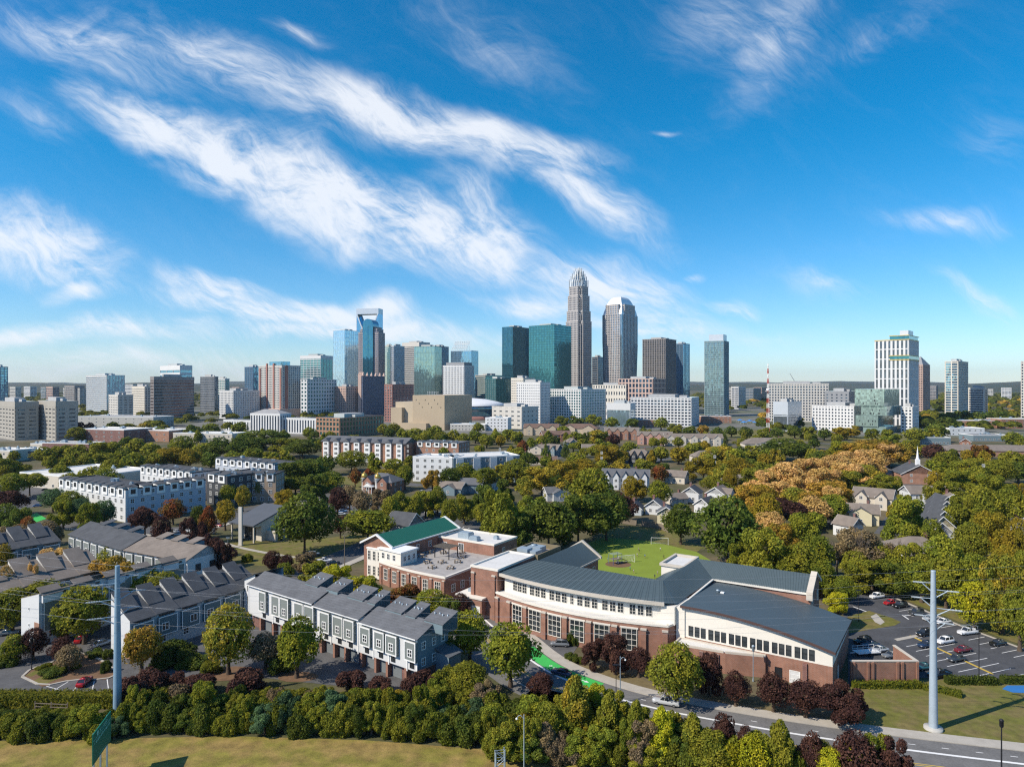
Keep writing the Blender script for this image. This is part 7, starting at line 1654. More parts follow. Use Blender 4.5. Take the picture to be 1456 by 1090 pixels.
SPEC = {'sedan':(4.7,1.82,.92,1.42,1.05,.35,-1.0,-1.75,None),'suv':(4.7,1.9,1.05,1.72,1.15,.6,-1.75,-2.15,None),'hatch':(4.2,1.78,.95,1.5,1.0,.4,-1.3,-1.9,None),
        'pickup':(5.5,1.95,1.08,1.78,1.2,.6,-.55,-.8,(-2.65,-.85)),'van':(5.6,2.0,1.2,2.3,2.1,1.6,-2.6,-2.75,None)}
CARM = {}
def car_parts(k):
    if k in CARM: return CARM[k]
    L_,W_,Hb,Hc,x0,x1,x2,x3,bed = SPEC[k]; b, g = car_body(L_,W_,Hb,Hc,x0,x1,x2,x3,bed)
    wh, tr = MB(), MB()
    tr.tube((0,-.11,0),(0,.11,0),.33,.33,14); wh.tube((0,-.125,0),(0,.125,0),.2,.2,10)
    hl = MB(); hl.box(-.06,-.2,-.07,.05,.2,.07); tl = MB(); tl.box(-.05,-.16,-.08,.06,.16,.08)
    pl = MB(); pl.box(-.02,-.26,-.06,.02,.26,.06)
    CARM[k] = dict(body=b.mesh('body',M_CARPAINT), glass=g.mesh('glazing',M_CARGLASS), tyre=tr.mesh('tyre',M_TYRE), rim=wh.mesh('rim',M_RIM), hl=hl.mesh('headlight',M_LAMP), tl=tl.mesh('tail_light',M_TAIL))
    # simple one-piece copy for the far car parks
    s = MB(); s.fan(b.v,b.f,0); s.fan(g.v,g.f,1)
    for x in (-L_*.31,L_*.31):
        for y in (-W_/2+.12,W_/2-.12): s.tube((x,y-.1,.33),(x,y+.1,.33),.33,.33,8,2)
    s.box(L_/2-.12,-W_*.38,.6,L_/2-.02,-W_*.2,.74,3); s.box(L_/2-.12,W_*.2,.6,L_/2-.02,W_*.38,.74,3)
    CARM[k]['one'] = s.mesh('parked_car',[M_CARPAINT,M_CARGLASS,M_TYRE,M_LAMP]); return CARM[k]
PC = {'white':(.72,.73,.74),'silver':(.42,.44,.46),'grey':(.16,.17,.18),'black':(.012,.013,.015),'navy':(.02,.035,.075),'red':(.36,.015,.02),'maroon':(.16,.012,.022),'blue':(.04,.12,.30),'charcoal':(.045,.048,.052),'teal':(.03,.11,.13)}
def car(label, k, col, px, py, rot, one=False, name=None, z=0.0, group=None):
    p = U(px, py); m = car_parts(k); L_,W_,Hb = SPEC[k][:3]; nm = name or {'pickup':'pickup_truck','van':'van'}.get(k,'parked_car')
    c = (*PC[col],1)
    if one:
        o = link(nm, m['one'], None, (p.x,p.y,.02+z), R(rot)); o.color = c; o.scale = (.76,)*3; tag(o, label, 'truck' if k=='pickup' else 'van' if k=='van' else 'car', group); return o
    r = thing(nm, label, 'truck' if k=='pickup' else 'van' if k=='van' else 'car', (p.x,p.y,.02+z), R(rot), group); r.scale = (.76,)*3
    bd = link('body', m['body'], r); bd.color = c; link('glazing', m['glass'], bd)
    for x in (-L_*.31,L_*.31):
        for y in (-W_/2+.10,W_/2-.10):
            w = link('wheel', m['tyre'], r, (x,y,.33)); link('rim', m['rim'], w)
    for y in (-W_*.3,W_*.3): link('headlight', m['hl'], bd, (L_/2-.05,y,Hb*.72)); link('tail_light', m['tl'], bd, (-L_/2+.04,y,Hb*.75))
    return r
G = 'cars in the school car park'
for a in (('white suv at the head of the school car park row under the trees','suv','white',1247,850,200),('bright red hatchback between the white suv and a black suv','hatch','red',1266,859,200),
 ('black suv beside the bright red hatchback','suv','black',1280,863,200),('charcoal suv parked alone on the hedge side of the lot','suv','charcoal',1303,873,200),
 ('silver sedan directly behind the steel pole top row','sedan','silver',1323,881,200),('white sedan parked on the hedge side next to the silver sedan','sedan','white',1341,886,200),
 ('black suv first in the middle row by the yellow line','suv','black',1315,903,200),('navy sedan below the black suv in the middle row','sedan','navy',1317,919,200),
 ('white suv right of the steel pole in the middle row','suv','white',1344,914,200),('maroon sedan in the middle row by the yellow line','sedan','maroon',1369,926,200),
 ('dark grey sedan nearest the lone lamp post','sedan','charcoal',1360,939,200),('black sedan on the hedge side close to the picture edge','sedan','black',1419,917,200),
 ('black suv first of the four cars beside the gym wall','suv','black',1227,914,195),('navy sedan second of the four beside the gym wall','sedan','navy',1238,919,195),
 ('silver sedan third of the four beside the gym wall','sedan','silver',1250,926,195),('grey blue sedan nearest the brick screen wall','sedan','grey',1268,934,195),
 ('teal sedan just past the brick screen wall end','sedan','teal',1314,951,195),('dark pickup truck at the front edge of the school car park','pickup','black',1336,962,195),
 ('dark blue sedan in the tree shade at the far car park end','sedan','navy',1228,842,200),('black sedan tucked behind the gable end of the school','sedan','black',1176,846,190)):
    car(*a, group=None)
t = car('white pickup truck with ladder rack on the hedge side','pickup','white',1376,901,195)
m = MB()
for y in (-.8,.8):
    for x in (-2.4,.9): m.tube((x,y,1.1),(x,y,2.15),.035,.035,5)
    m.tube((-2.6,y,2.15),(1.6,y,2.15),.035,.035,5)
for x in (-2.4,-.8,.9): m.tube((x,-.8,2.15),(x,.8,2.15),.03,.03,5)
for y in (-.35,-.05): m.tube((-2.7,y,2.22),(2.2,y,2.22),.03,.03,5)
m.build('ladder_rack_frame', M_GALV, t)
# open white trailer
p = U(1232,930); t = thing('open_trailer', 'open white lattice sided trailer behind the brick screen wall', 'trailer', (p.x,p.y), R(190)); t.scale = (.95,.95,.95)
m = MB(); m.box(-2.4,-1,.55,2.4,1,.68)
for x in (-2.4,-1.2,0,1.2,2.36):
    for y in (-1,.96): m.box(x,y,.68,x+.05,y+.05,1.5)
for y in (-1,.96):
    for z in (.95,1.45): m.box(-2.4,y+.005,z,2.4,y+.045,z+.06)
m.box(2.4,-.06,.5,3.6,.06,.62); m.build('bed_frame', M_TRIM, t)
for y in (-1.1,1.1): 
    m = MB(); m.tube((0,y-.1,.33),(0,y+.1,.33),.33,.33,12); m.build('wheel', M_TYRE, t)
car('silver and black pickup truck driving along the road','pickup','silver',947,1001,158)
car('dark blue saloon car stopped on the green bicycle lane','sedan','navy',798,959,150)
car('grey car in the school drive under the clipped shrubs','suv','grey',796,918,175)
car('red sedan parked alone in the townhouse parking bays','sedan','red',120,972,97)
car('red car under the maple by the white townhouse end','sedan','red',115,911,100); car('silver hatchback beside the round island shrubs','hatch','silver',146,917,60)
car('grey sedan glimpsed behind the shrubs at the picture edge','sedan','grey',12,902,30)
car('white pickup truck parked on the street below the great oak','pickup','white',461,799,20); car('black sedan parked behind the white pickup on the oak street','sedan','black',474,802,20)
car('red sedan driving past the modern church','sedan','red',309,748,-16)
for (lab,px,py,ln) in (('large white camper van nearest the maroon shrubs',274,763,7.5),('white camper van parked beyond the larger one',296,759,5.5)):
    p = U(px,py); t = thing('camper_van', lab, 'camper', (p.x,p.y), R(-8)); t.scale = (.76,)*3
    m = MB(); m.prism([(-ln/2,-1.15),(ln/2,-1.15),(ln/2,1.15),(-ln/2,1.15)],.6,2.9); m.prism([(-ln/2-1.2,-1.0),(-ln/2-.01,-1.1),(-ln/2-.01,1.1),(-ln/2-1.2,1.0)],.55,1.5); m.build('body', M_WHITE, t)
    for x in (-ln*.25,ln*.2): link('window', win_mesh(1.2,.7,1,1,.06,M_DARKMETAL), t, (x,-1.15,1.6), 0)
    for x in (-ln*.42,ln*.3):
        for y in (-1.05,1.05): m = MB(); m.tube((x,y-.12,.38),(x,y+.12,.38),.38,.38,10); m.build('wheel', M_TYRE, t)
car('black pickup beside the two white campers','pickup','black',278,753,-12)
car('dark blue car waiting at the western junction','sedan','navy',74,741,-14,True); car('black car at the western junction kerb','suv','black',30,731,-14,True); car('white car behind the black one at the western junction','sedan','white',34,736,-14,True)
car('blue sedan on the western street','sedan','blue',54,720,25,True); car('black sedan in the western car park','sedan','black',65,697,20,True); car('silver sedan near the white townhouse trees','sedan','silver',252,757,-12,True)
# far car park east of the great oak
FAR = [(471,713,'silver'),(482,717,'navy'),(496,711,'white'),(487,728,'blue'),(491,724,'navy'),(486,732,'white'),(505,717,'maroon'),(523,710,'charcoal'),(516,712,'silver'),(531,719,'black'),(538,719,'teal'),(563,724,'navy'),(573,724,'silver'),(583,725,'white'),(591,727,'black'),(599,728,'charcoal'),(608,729,'silver'),(618,731,'black'),(626,732,'grey'),(634,733,'white'),(644,734,'black'),(655,736,'navy'),(446,790,'charcoal'),(600,700,'silver'),(560,690,'white')]
CAR_AUTO = []
for k,(px,py,c) in enumerate(FAR):
    kk = ('sedan','suv','hatch')[k%3]; o = car(None,kk,c,px,py,(70 if px > 540 else 15)+k%3*2,True); CAR_AUTO.append((o, c, {'suv':'suv','sedan':'sedan','hatch':'hatchback'}[kk]))
p = U(551,724); t = thing('box_truck','white box truck in the far car park','truck',(p.x,p.y),R(60)); t.scale = (.85,)*3
m = MB(); m.box(-3.4,-1.15,.7,1.7,1.15,3.3); m.build('cargo_box', M_WHITE, t); m = MB(); m.prism([(1.75,-1),(3.4,-.95),(3.4,.95),(1.75,1)],.5,2.2); m.build('cab', M_WHITE, t)
link('windscreen', win_mesh(1.7,.8,1,1,.04,M_DARKMETAL,M_CARGLASS), t, (3.4,0,1.3), pi/2)
for x in (-2.2,2.3):
    for y in (-1,1): m = MB(); m.tube((x,y-.15,.45),(x,y+.15,.45),.45,.45,10); m.build('wheel', M_TYRE, t)
rr = random.Random(4)
for k in range(16):
    px, py = 853+5.2*k+rr.uniform(-1,1), 605.5+2*(k%3); c = rr.choice(list(PC)); o = car(None,('sedan','suv')[k%2],c,px,py,rr.choice((80,85)),True); CAR_AUTO.append((o,c,'car'))
for (px,py,c) in ((1060,742,'white'),(945,735,'charcoal'),(872,735,'maroon'),(1040,700,'silver'),(912,700,'red'),(1275,645,'white'),(1310,680,'silver'),(1105,633,'white'),(1000,628,'silver')):
    o = car(None,'sedan',c,px,py,rr.uniform(0,90),True); CAR_AUTO.append((o,c,'sedan'))
# ---------------------------------------------------------------- steel poles and wires
TIPS = {}
def steel_pole(label, px, base, top, lvls, m, tilt, big, key):
    p = U(px, base); Ht = zat(top, p.y); t = thing('transmission_pole', label, 'utility pole', (p.x,p.y), 0)
    b = MB(); b.tube((0,0,.3),(0,0,Ht*.5),big,big*.78,14); b.tube((0,0,Ht*.5),(0,0,Ht),big*.78,big*.52,14); b.tube((0,0,Ht),(0,0,Ht+.15),big*.58,big*.5,14); b.build('shaft', m, t)
    b = MB(); b.lathe((0,0,-.1),[(1.25,0),(1.25,.45),(0,.45)],18); b.build('footing', M_CONC, t)
    for (py_, side, ln) in lvls:
        z = zat(py_, p.y); a = tilt if side > 0 else tilt+pi; q = (cos(a)*ln, sin(a)*ln, z); r0 = big*.5
        b = MB(); b.tube((cos(a)*r0,sin(a)*r0,z-1.1),(cos(a)*ln*.55,sin(a)*ln*.55,z-.05),.09,.07,7); b.tube((cos(a)*r0,sin(a)*r0,z+.05),(cos(a)*ln*.55,sin(a)*ln*.55,z),.06,.06,7); ar = b.build('arm', m, t)
        b = MB(); b.tube((cos(a)*ln*.5,sin(a)*ln*.5,z),q,.07,.05,7)
        for k in range(9): f = .55+.45*k/9; b.tube((cos(a)*ln*f,sin(a)*ln*f,z),(cos(a)*ln*(f+.012),sin(a)*ln*(f+.012),z),.14,.14,8)
        b.build('insulator', mat('grey_insulator',(.50,.56,.60),.4,.05,1), ar)
        TIPS.setdefault(key,[]).append(Vector((p.x+q[0],p.y+q[1],z)))
    TIPS[key].append(Vector((p.x,p.y,Ht+.1))); return t
steel_pole('tall blue steel transmission pole rising from the shrub bank',167,1016,805,[(820,1,3.0),(829,-1,3.4),(842,1,3.8),(852,-1,4.2),(865,1,3.0),(876,-1,4.0)],M_POLE,R(22),.62,'a')
steel_pole('pale grey steel transmission pole with round footing on the lawn',1327,1036,812,[(838,1,3.2),(829,-1,2.6),(864,1,3.6),(851,-1,2.8),(884,1,2.6),(876,-1,2.4)],M_POLEG,R(-22),.60,'b')
ORD = ('topmost','second','third','fourth','fifth','lowest','shield')
def wire(label, p, q, sag, r=.011):
    b = MB(); pr = p; n = 22
    for i in range(1,n+1):
        t = i/n; c = p.lerp(q,t)-Vector((0,0,4*sag*t*(1-t))); b.tube(pr,c,r,r,5); pr = c
    o = b.build('power_line', M_WIRE); tag(o, label, 'power line')
for i in range(7):
    a, b_ = TIPS['a'][i], TIPS['b'][i]; w = ORD[i]+' arm' if i < 6 else 'pole top'
    wire('power line between the two steel poles, hung from the '+w, a, b_, 2.6 if i < 6 else 1.8)
    wire('power line leaving the blue steel pole westward from its '+w, a, a+Vector((-120,52,1.5)), 2.2 if i < 6 else 1.4)
    wire('power line leaving the pale grey pole eastward from its '+w, b_, b_+Vector((130,40,1)), 2.6 if i < 6 else 1.8)
# ---------------------------------------------------------------- lamps, signs, fence, small poles
def lamp(label, px, base, Ht, m=None, arm=None, lantern=True, r=.07, name='street_lamp', z0=0):
    p = U(px, base); t = thing(name, label, 'street lamp', (p.x,p.y,z0), 0); m = m or M_DARKMETAL
    b = MB(); b.tube((0,0,0),(0,0,.5),r*1.9,r*1.5,8); b.tube((0,0,.5),(0,0,Ht),r,r*.7,8); b.build('post', m, t)
    if arm:
        b = MB(); pr = Vector((0,0,Ht-.6))
        for i in range(1,7): c = Vector((arm*i/6,0,Ht-.6+.5*sin(pi*i/6*.9))); b.tube(pr,c,.04,.035,6); pr = c
        b.build('arm', m, t); b = MB(); b.lathe((arm,0,Ht-.75),[(0,.1),(.13,.12),(.16,.22),(.09,.32),(0,.36)],10); b.build('lamp_head', M_TRIM, t)
    elif lantern:
        b = MB(); b.lathe((0,0,Ht),[(.10,0),(.24,.15),(.24,.85),(.3,.9),(.12,1.1),(0,1.15)],10); b.build('lantern', m, t)
    else:
        b = MB(); b.box(-.5,-.14,Ht-.02,.5,.14,Ht+.14); b.build('lamp_head', m, t)
    return t
lamp('dark lantern street lamp on the road edge near the picture corner',1424,1108,6.6,None,None,True,.10)
lamp('pale cobra lamp on a thin post in front of the tall bank trees',745,1118,9.0,M_GALV,-.9,False,.085)
lamp('grey street light with lamp head beside the road and olive trees',882,1000,7.4,M_GALV,.8,False,.09)
lamp('slim bare post next to the grey street light',876,1000,6.0,M_DARKMETAL,None,False,.07,'post')
lamp('lantern street lamp among the maroon trees by the gym',1071,968,5.0,M_GALV,None,True,.08)
lamp('dark lantern lamp on the townhouse parking island',45,952,4.6,None,None,True,.06)
lamp('black lamp post at the end of the car park middle row',1392,963,8.2,None,None,False,.07)
lamp('black lamp post by the car park lawn island',1221,883,6.5,None,None,False,.06)
lamp('wooden utility pole with transformer on the oak street',490,812,9.5,M_WOOD,None,False,.14,'utility_pole')
lamp('grey lamp post in front of the great oak street trees',324,800,7,M_GALV,None,False,.07); lamp('dark lamp post on the church lawn path',103,738,8,None,None,False,.08)
for k,(px,base,h_) in enumerate(((553,735,9),(645,745,9),(735,700,9),(675,722,9),(1333,706,10),(1160,700,9))): 
    lamp('thin dark lamp post '+('by the white box truck','beside the green roofed hall','in front of the olive trees','above the school terrace trees','beside the brick church drive','between the amber trees')[k],px,base,h_,None,None,False,.1)
# road sign, seen from its side
p = U(145,1122); t = thing('road_sign','large green road sign on three steel posts in the dry grass','road sign',(-51.1,85.0),R(103))
b = MB(); b.box(-3.1,-.06,4.2,3.1,.06,7.9); b.build('panel', M_SIGN, t)
for x in (-2.3,0,2.3): b = MB(); b.box(x-.09,.07,0,x+.09,.25,7.7); b.build('post', M_GALV, t)
b = MB()
srg = random.Random(8)
b.box(-3.02,-.075,7.02,3.02,-.062,7.07)
for i in range(14):
    a = 2*pi*i/14; c = 2*pi*(i+1)/14; b.poly([(-1.6,-.07,7.42),(-1.6+.3*cos(a),-.07,7.42+.3*sin(a)),(-1.6+.3*cos(c),-.07,7.42+.3*sin(c))])
def glyphs(x0, x1, z, h):
    x = x0
    while x < x1:
        w = h*srg.uniform(.3,.6)
        if srg.random() < .88:
            b.box(x,-.075,z,x+w*.3,-.062,z+h*srg.choice((.7,1)));
            if srg.random() < .8: b.box(x+w*.3,-.075,z+h*srg.choice((0,.4)),x+w,-.062,z+h*.6)
        x += w*1.35
glyphs(-1.0,1.9,7.25,.36); glyphs(-2.7,2.4,6.45,.38); glyphs(-1.0,1.0,4.4,.18)
b.build('lettering', M_SIGNTXT, t)
# lattice end of an overhead gantry
p = U(711,1140); t = thing('gantry_end','galvanised lattice gantry end standing in the grass','gantry',(p.x,p.y),.2); Hg = zat(1067,p.y)
b = MB()
for (x,y) in ((-.55,-.3),(.55,-.3),(.55,.3),(-.55,.3)): b.tube((x,y,0),(x,y,Hg+(.25 if x>0 else 0)),.07,.07,7)
for i in range(7):
    z0_, z1_ = Hg*i/7, Hg*(i+1)/7; s = 1 if i%2 else -1
    for y in (-.3,.3): b.tube((-.55*s,y,z0_),(.55*s,y,z1_),.035,.035,5); b.tube((-.55,y,z1_-.05),(.55,y,z1_-.05),.03,.03,5)
    for x in (-.55,.55): b.tube((x,-.3*s,z0_),(x,.3*s,z1_),.03,.03,5)
b.tube((-.55,0,Hg*.75),(-1.6,0,Hg*.2),.04,.04,5)
b.build('lattice_frame', M_GALV, t)
# split rail fence, timber fence by the field
def rail_fence(label, pts, h, boards=False, m=M_WOOD):
    t = thing('wooden_fence', label, 'fence', (0,0,0), 0)
    for i in range(len(pts)-1):
        a, b_ = Vector(pts[i]), Vector(pts[i+1]); L_ = (b_-a).length; n = max(1,int(L_/2.4))
        for k in range(n+1):
            q = a.lerp(b_,k/n); o_ = MB(); o_.box(-.07,-.07,0,.07,.07,h+.15); link('post', o_.mesh('post',m), t, q)
        o_ = MB()
        if boards: 
            nb = int(L_/.2)
            for k in range(nb): o_.wbox(a[:2],b_[:2],L_*k/nb+.01,L_*(k+1)/nb-.01,.05,h,.08,.11)
        else:
            for z in (h*.45,h*.9): o_.wbox(a[:2],b_[:2],0,L_,z-.06,z+.06,.02,.08)
        o_.build('rails' if not boards else 'board_cladding', m, t)
rail_fence('split rail wooden fence half hidden in the shrub bank',[U(50,1008),U(96,1010)],1.1)
rail_fence('grey board fence between the play field and the cottages',[U(912,748),U(940,752),U(950,757)],1.9,True)
rail_fence('grey board fence behind the pale blue garage',[U(870,742),U(905,747)],1.9,True)
# ---------------------------------------------------------------- play field: goals, playground, children
def goal(label, px, py, rz, s=1.0):
    p = U(px,py); t = thing('football_goal', label, 'goal', (p.x,p.y,.02), rz); b = MB()
    w_, h_, d_ = 2.6*s, 2.1*s, 1.5*s
    for x in (-w_,w_): b.tube((x,0,0),(x,0,h_),.06,.06,6); b.tube((x,0,h_),(x,d_,0),.04,.04,6); b.tube((x,0,.03),(x,d_,.03),.04,.04,6)
    b.tube((-w_,0,h_),(w_,0,h_),.06,.06,6); b.tube((-w_,d_,.03),(w_,d_,.03),.04,.04,6); b.build('goal_frame', M_TRIM, t)
    b = MB()
    for i in range(15): x = -w_+2*w_*i/14; b.tube((x,0,h_),(x,d_,.03),.012,.012,3)
    for j in range(1,7): f = j/7; b.tube((-w_,d_*f,h_*(1-f)),(w_,d_*f,h_*(1-f)),.012,.012,3)
    b.build('net', M_TRIM, t)
goal('white football goal beside the round mulch play area',891,800,R(20)); goal('white football goal at the far end of the play field',938,774,R(-10))
p = U(875,801); t = thing('climbing_frame','climbing frame with slide on the round mulch play area','playground',(p.x,p.y,.03),.5)
for (x,y) in ((-1.5,-1),(1.5,-1),(1.5,1),(-1.5,1)): b = MB(); b.tube((x,y,0),(x,y,2.8),.06,.06,6); b.build('post', mat('play_blue',(.03,.12,.35),.5,.05,1), t)
b = MB(); b.box(-1.5,-1,1.3,1.5,1,1.4); b.build('deck', M_WOOD, t)
b = MB(); b.tube((-1.5,-1,2.8),(1.5,-1,2.8),.05,.05,6); b.tube((-1.5,1,2.8),(1.5,1,2.8),.05,.05,6)
for i in range(7): x=-1.5+3*i/6; b.tube((x,-1,2.8),(x,1,2.8),.04,.04,5)
b.build('ladder_frame', M_GALV, t)
b = MB(); b.fan([(1.5,-.4,1.35),(4.0,-.4,.25),(4.0,.4,.25),(1.5,.4,1.35),(1.5,-.4,1.55),(4,-.4,.45),(4,.4,.45),(1.5,.4,1.55)],[(0,1,2,3),(0,4,5,1),(2,6,7,3)]); b.build('slide', mat('slide_yellow',(.5,.35,.05),.4,.05,1), t)
# --- people
M_PSKIN = mat('skin', (.42,.25,.17), .6, .05, 5); M_PSKIN2 = mat('skin_dark', (.14,.075,.05), .6, .05, 5); M_HAIR = mat('hair', (.03,.02,.015), .7, .1, 5)
def person(label, X, Y, rz, hgt, shirt, legs, skin, pose, z=.03):
    """pose: (left arm, right arm, left leg, right leg) swing in degrees forward; one skinned body, clothing colours by region"""
    la, ra_, ll, rl = map(R, pose); V = []; E = []; Rr = []
    def jt(p, r, par=None):
        V.append(Vector(p)); Rr.append(r); i = len(V)-1
        if par is not None: E.append((par,i))
        return i
    pel = jt((0,0,.93),.13); wa = jt((0,.01,1.08),.12,pel); chs = jt((0,0,1.28),.14,wa); nk = jt((0,0,1.46),.055,chs); hd0 = jt((0,.01,1.54),.075,nk); hd1 = jt((0,.02,1.66),.10,hd0); jt((0,.0,1.76),.075,hd1)
    jt((0,.115,1.625),.03,hd1)
    for s, a in ((-1,la),(1,ra_)):
        sh = jt((s*.17,0,1.40),.06,chs); el = jt((s*.21,.28*sin(a),1.40-.28*cos(a)),.045,sh); wr = jt((s*.22,.28*sin(a)+.25*sin(a+.4),1.40-.28*cos(a)-.25*cos(a+.4)),.033,el)
        d = Vector((0,sin(a+.4),-cos(a+.4))); w = V[wr]; hn = jt(w+d*.06,.038,wr)
        for k, ln in enumerate((.075,.085,.08,.06)):
            f0 = jt(w+d*.09+Vector((s*.002,(k-1.5)*.02,0)),.010,hn); jt(V[f0]+d*ln+Vector((-s*.02,0,0)),.008,f0)
        jt(w+d*.05+Vector((-s*.05,.02,0)),.011,hn)
    for s, a in ((-1,ll),(1,rl)):
        hp = jt((s*.09,0,.88),.095,pel); kn = jt((s*.10,.42*sin(a),.88-.42*cos(a)),.065,hp); b2 = a-.35*abs(sin(a))-.05; an = jt((s*.10,V[kn].y+.42*sin(b2),V[kn].z-.42*cos(b2)),.045,kn); jt((s*.11,V[an].y+.16,V[an].z-.03),.04,an)
    lo = min(v.z for v in V)-.04
    me = bpy.data.meshes.new('person'); me.from_pydata([(v.x,v.y,v.z-lo) for v in V], E, []); o = bpy.data.objects.new('tmp', me); COL.objects.link(o)
    sk = o.modifiers.new('s','SKIN'); sv_ = me.skin_vertices[0].data
    for i, r in enumerate(Rr): sv_[i].radius = (r,r)
    sv_[0].use_root = True; o.modifiers.new('d','SUBSURF').levels = 1
    dg = bpy.context.evaluated_depsgraph_get(); m2 = bpy.data.meshes.new_from_object(o.evaluated_get(dg)); bpy.data.objects.remove(o)
    m2.name = 'person'; m2.materials.clear()
    for q in (skin, shirt, legs, M_HAIR, M_DARKMETAL): m2.materials.append(q)
    for pol in m2.polygons:
        c = pol.center; zz = c.z+lo; ax = abs(c.x)
        pol.use_smooth = True
        if zz > 1.70 or (zz > 1.60 and c.y < -.02): k = 3
        elif zz > 1.45: k = 0
        elif ax > .15: k = 1 if zz > 1.22 and abs(c.y) < .2 else 0
        elif zz > .95: k = 1
        elif zz > .5: k = 2
        elif zz < .13: k = 4
        else: k = 0
        pol.material_index = k
    r = link('person', m2, None, (X,Y,z), rz); s = .84*hgt/1.78; r.scale = (s,s,s); tag(r, label, 'person')
SH = {n: mat('cloth_'+n.replace(' ','_'), c, .9, .1, 3) for n, c in (('white',(.65,.65,.65)),('blue',(.05,.18,.5)),('teal',(.03,.3,.35)),('black',(.02,.02,.025)),('red',(.4,.04,.04)),('navy',(.03,.045,.12)),('grey',(.25,.25,.26)),('khaki',(.35,.28,.17)))}
for (lab,px,py,rz,h_,sh_,lg_,sk_,po) in (
 ('child in white shirt running nearest the middle of the play field',906,791,.6,1.4,'white','navy',M_PSKIN,(40,-40,-30,35)),
 ('child in dark shirt beside the white shirted runner',909,786,2.2,1.35,'black','khaki',M_PSKIN2,(-20,25,20,-20)),
 ('child in bright blue shirt standing apart on the turf',917,793,-.8,1.4,'blue','black',M_PSKIN,(10,-10,5,-5)),
 ('child in grey shirt behind the running pair',908,783,1.2,1.35,'grey','navy',M_PSKIN,(-30,35,25,-25)),
 ('person in black stooping near the cream stair block',944,794,1.8,1.5,'black','black',M_PSKIN2,(60,50,35,-20)),
 ('child in white shirt near the far goal',939,783,2.9,1.35,'white','grey',M_PSKIN,(15,-15,-10,10)),
 ('child in white top and shorts at the field front edge',901,815,.2,1.45,'white','khaki',M_PSKIN,(-35,30,20,-25)),
 ('child in navy standing by the school roof edge',931,822,-.4,1.4,'navy','black',M_PSKIN2,(8,-8,0,0)),
 ('child in white shirt walking by the school roof edge',935,817,.9,1.4,'white','navy',M_PSKIN,(25,-25,-20,20)),
 ('adult in teal top watching beside the mulch circle',864,799,1.5,1.65,'teal','khaki',M_PSKIN,(10,5,0,0)),
 ('child in teal shirt on the mulch circle edge',896,811,2.1,1.3,'teal','black',M_PSKIN2,(-15,20,10,-10))):
    p = U(px,py); person(lab,p.x,p.y,rz,h_,SH[sh_],SH[lg_],sk_,po)
# things on the gym roof: a workman's toolbox and a roll of sheet
def spt(s, t): return (SO[0]+s*SU[0]+t*SV[0], SO[1]+s*SU[1]+t*SV[1])
p = spt(2.8,12.5); t = thing('roof_vent','small pale roof vent standing on the gym roof near its gutter','vent',(*p,9.2),SROT)
b = MB(); b.lathe((0,0,-.3),[(.25,0),(.25,.7),(.4,.72),(.4,.85),(0,1.0)],10); b.build('vent_pipe', M_GALV, t); b = MB(); b.box(.5,-.3,-.2,1.2,.3,.3); b.build('curb', M_TRIM, t)
# blue market tents near the mast
for k,(px,py) in enumerate(((1052,600),(1058,603),(1066,601),(1074,603))):
    p = U(px,py); t = thing('market_tent',('westernmost','second','third','easternmost')[k]+' of the blue canopy tents near the lattice mast','tent',(p.x,p.y),.3*k)
    for (x,y) in ((-3,-3),(3,-3),(3,3),(-3,3)): b = MB(); b.tube((x,y,0),(x,y,2.6),.08,.08,5); b.build('pole', M_TRIM, t)
    b = MB(); b.fan([(-3.2,-3.2,2.5),(3.2,-3.2,2.5),(3.2,3.2,2.5),(-3.2,3.2,2.5),(0,0,4.2)],[(0,1,4),(1,2,4),(2,3,4),(3,0,4)]); b.build('canopy', mat('tent_blue',(.03,.20,.55),.8,.05,1), t)
# ---------------------------------------------------------------- labels that say which one
LM = [(n, *p[:2]) for n, p in (('the modern church',(-85,226)),('the green roofed brick hall',(-20,180)),('the curved school front',(10,133)),('the gym wing',(46,125)),('the steel pole on the lawn',(61,99)),
 ('the blue steel pole',(-60,103)),('the front townhouse row',(-32,125)),('the stepped townhouse row',(-62,135)),('the white courtyard apartments',(-155,262)),('the play field',(33,205)),('the school car park',(75,135)),
 ('the brick church with steeple',(262,440)),('the stepped gable row',(165,260)),('the white gabled houses',(88,335)),('the gold domed house',(-75,340)),('the slate blue flats',(-12,350)),('the brick apartments',(-100,450)),
 ('the tan stepped monolith',(-85,740)),('the green cube building',(390,690)),('the lone balconied tower',(600,900)),('the striped parking building',(190,800)),('the brown brick office',(-160,640)),('the concrete towers',(-400,600)),
 ('the brown office slab',(-440,900)),('the white civic building',(-220,690)),('the brown roofed apartment house',(60,640)),('the taupe townhomes',(160,650)),('the green road sign',(-50,84)),('the road by the school',(20,105)),('the far car park',(-40,270)),('the pale yellow cottage',(52,250)),('the western junction',(-175,255)),('the lattice mast',(262,700)),('the brick warehouses',(480,800)))]
ORDN = ['','second ','third ','fourth ','fifth ','sixth ','seventh ','eighth ','ninth ','tenth ','eleventh ','twelfth ','thirteenth ','fourteenth ','fifteenth ','sixteenth ','seventeenth ','eighteenth ','nineteenth ','twentieth ','twenty first ','twenty second ','twenty third ','twenty fourth ','twenty fifth ']
SZ = lambda Ht, kind: ('low' if Ht < 2.4 else 'medium' if Ht < 4 else 'tall') if kind == 'bush' else ('small' if Ht < 8 else 'mid sized' if Ht < 11.2 else 'tall')
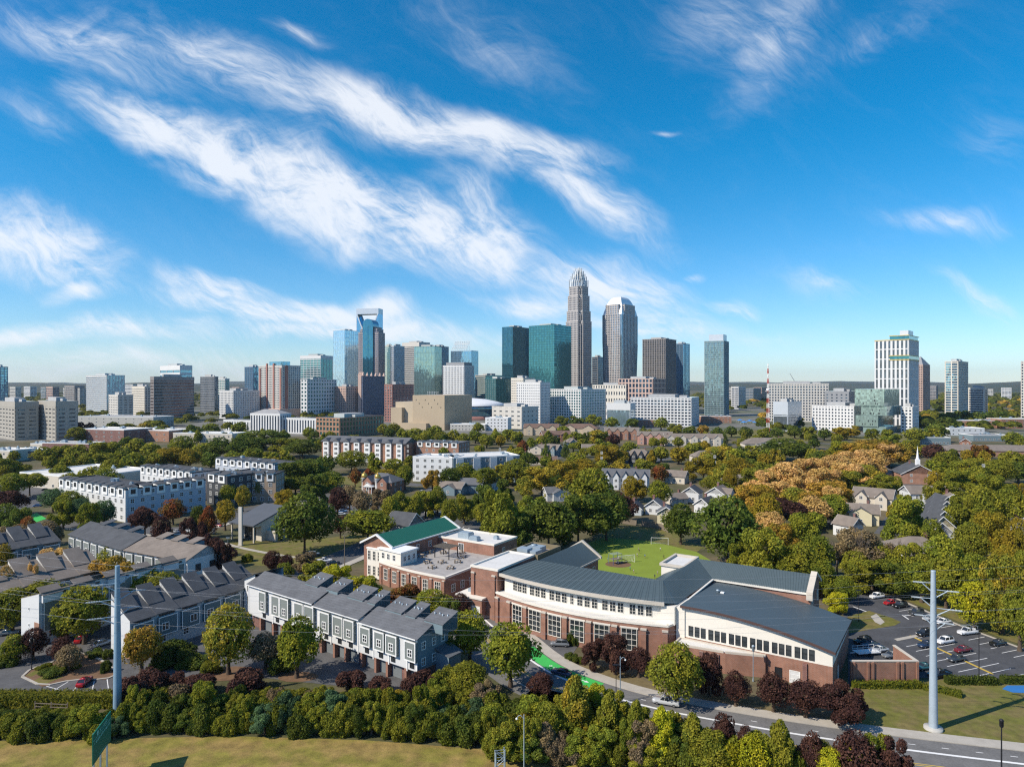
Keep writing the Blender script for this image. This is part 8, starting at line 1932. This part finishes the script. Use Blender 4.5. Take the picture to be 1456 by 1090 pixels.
KW = {'round':'round crowned tree','spread':'spreading tree','loose':'full crowned tree','tall':'upright tree','cone':'pointed conifer','bush':'leafy shrub','bare':'bare branched tree'}
def relation(X, Y, used):
    out = []
    for (n, lx, ly) in LM:
        d = hypot(X-lx, Y-ly); az, al = X/Y, lx/ly; dx, dy = (az-al)*Y, Y-ly
        rel = ('right of ' if dx > 0 else 'left of ') if abs(dx) > abs(dy) else ('behind ' if dy > 0 else 'in front of ')
        out.append((d, rel+n))
    out.sort(); return out
buckets = {}
for (o, X, Y, Ht, w, cw, kind) in PLANTS:
    d, rel = relation(X, Y, None)[0]
    buckets.setdefault((cw, KW[kind], rel), []).append((d, o, Ht, kind))
for (cw, kw_, rel), lst in buckets.items():
    lst.sort(key=lambda e: e[0])
    for i, (d, o, Ht, kind) in enumerate(lst):
        if len(lst) == 1: o['label'] = '%s %s %s %s' % (SZ(Ht,kind), cw, kw_, rel)
        else: o['label'] = '%s %s, %s%s' % (cw, kw_, ('nearest ' if i == 0 else ORDN[min(i,24)]+'nearest '), rel)
        if kind == 'bush': o['group'] = 'shrubs'
        elif kind != 'bare': o['group'] = 'trees of the city'
bc_ = {}
for (o, c, w) in CAR_AUTO:
    X, Y = o.location[:2]; d, rel = relation(X, Y, None)[0]; rel = 'in the far car park' if rel.endswith('the far car park') else rel; bc_.setdefault((c, w, rel), []).append((X/Y, o))
for (c, w, rel), lst in bc_.items():
    lst.sort(key=lambda e: e[0])
    for i, (d, o) in enumerate(lst):
        o['label'] = 'small %s %s parked %s' % (c, w, rel) if len(lst) == 1 else '%s %s parked %s, %sfrom the west' % (c, w, rel, ('first ' if i == 0 else ORDN[i]))
        o['group'] = 'parked cars'
# no two things may carry one label by accident
seen = {}
for o in LABELLED:
    l = o.get('label')
    if l and l in seen and not (o.get('group') and o.get('group') == seen[l].get('group') and 'horizon' in o['group'] or o.get('group') == 'tables on the roof terrace'):
        print('DUPLICATE LABEL', l)
    if l: seen[l] = o
print('THINGS', len(LABELLED), 'PLANTS', len(PLANTS), 'trees', sum(1 for p in PLANTS if p[6] != 'bush'))
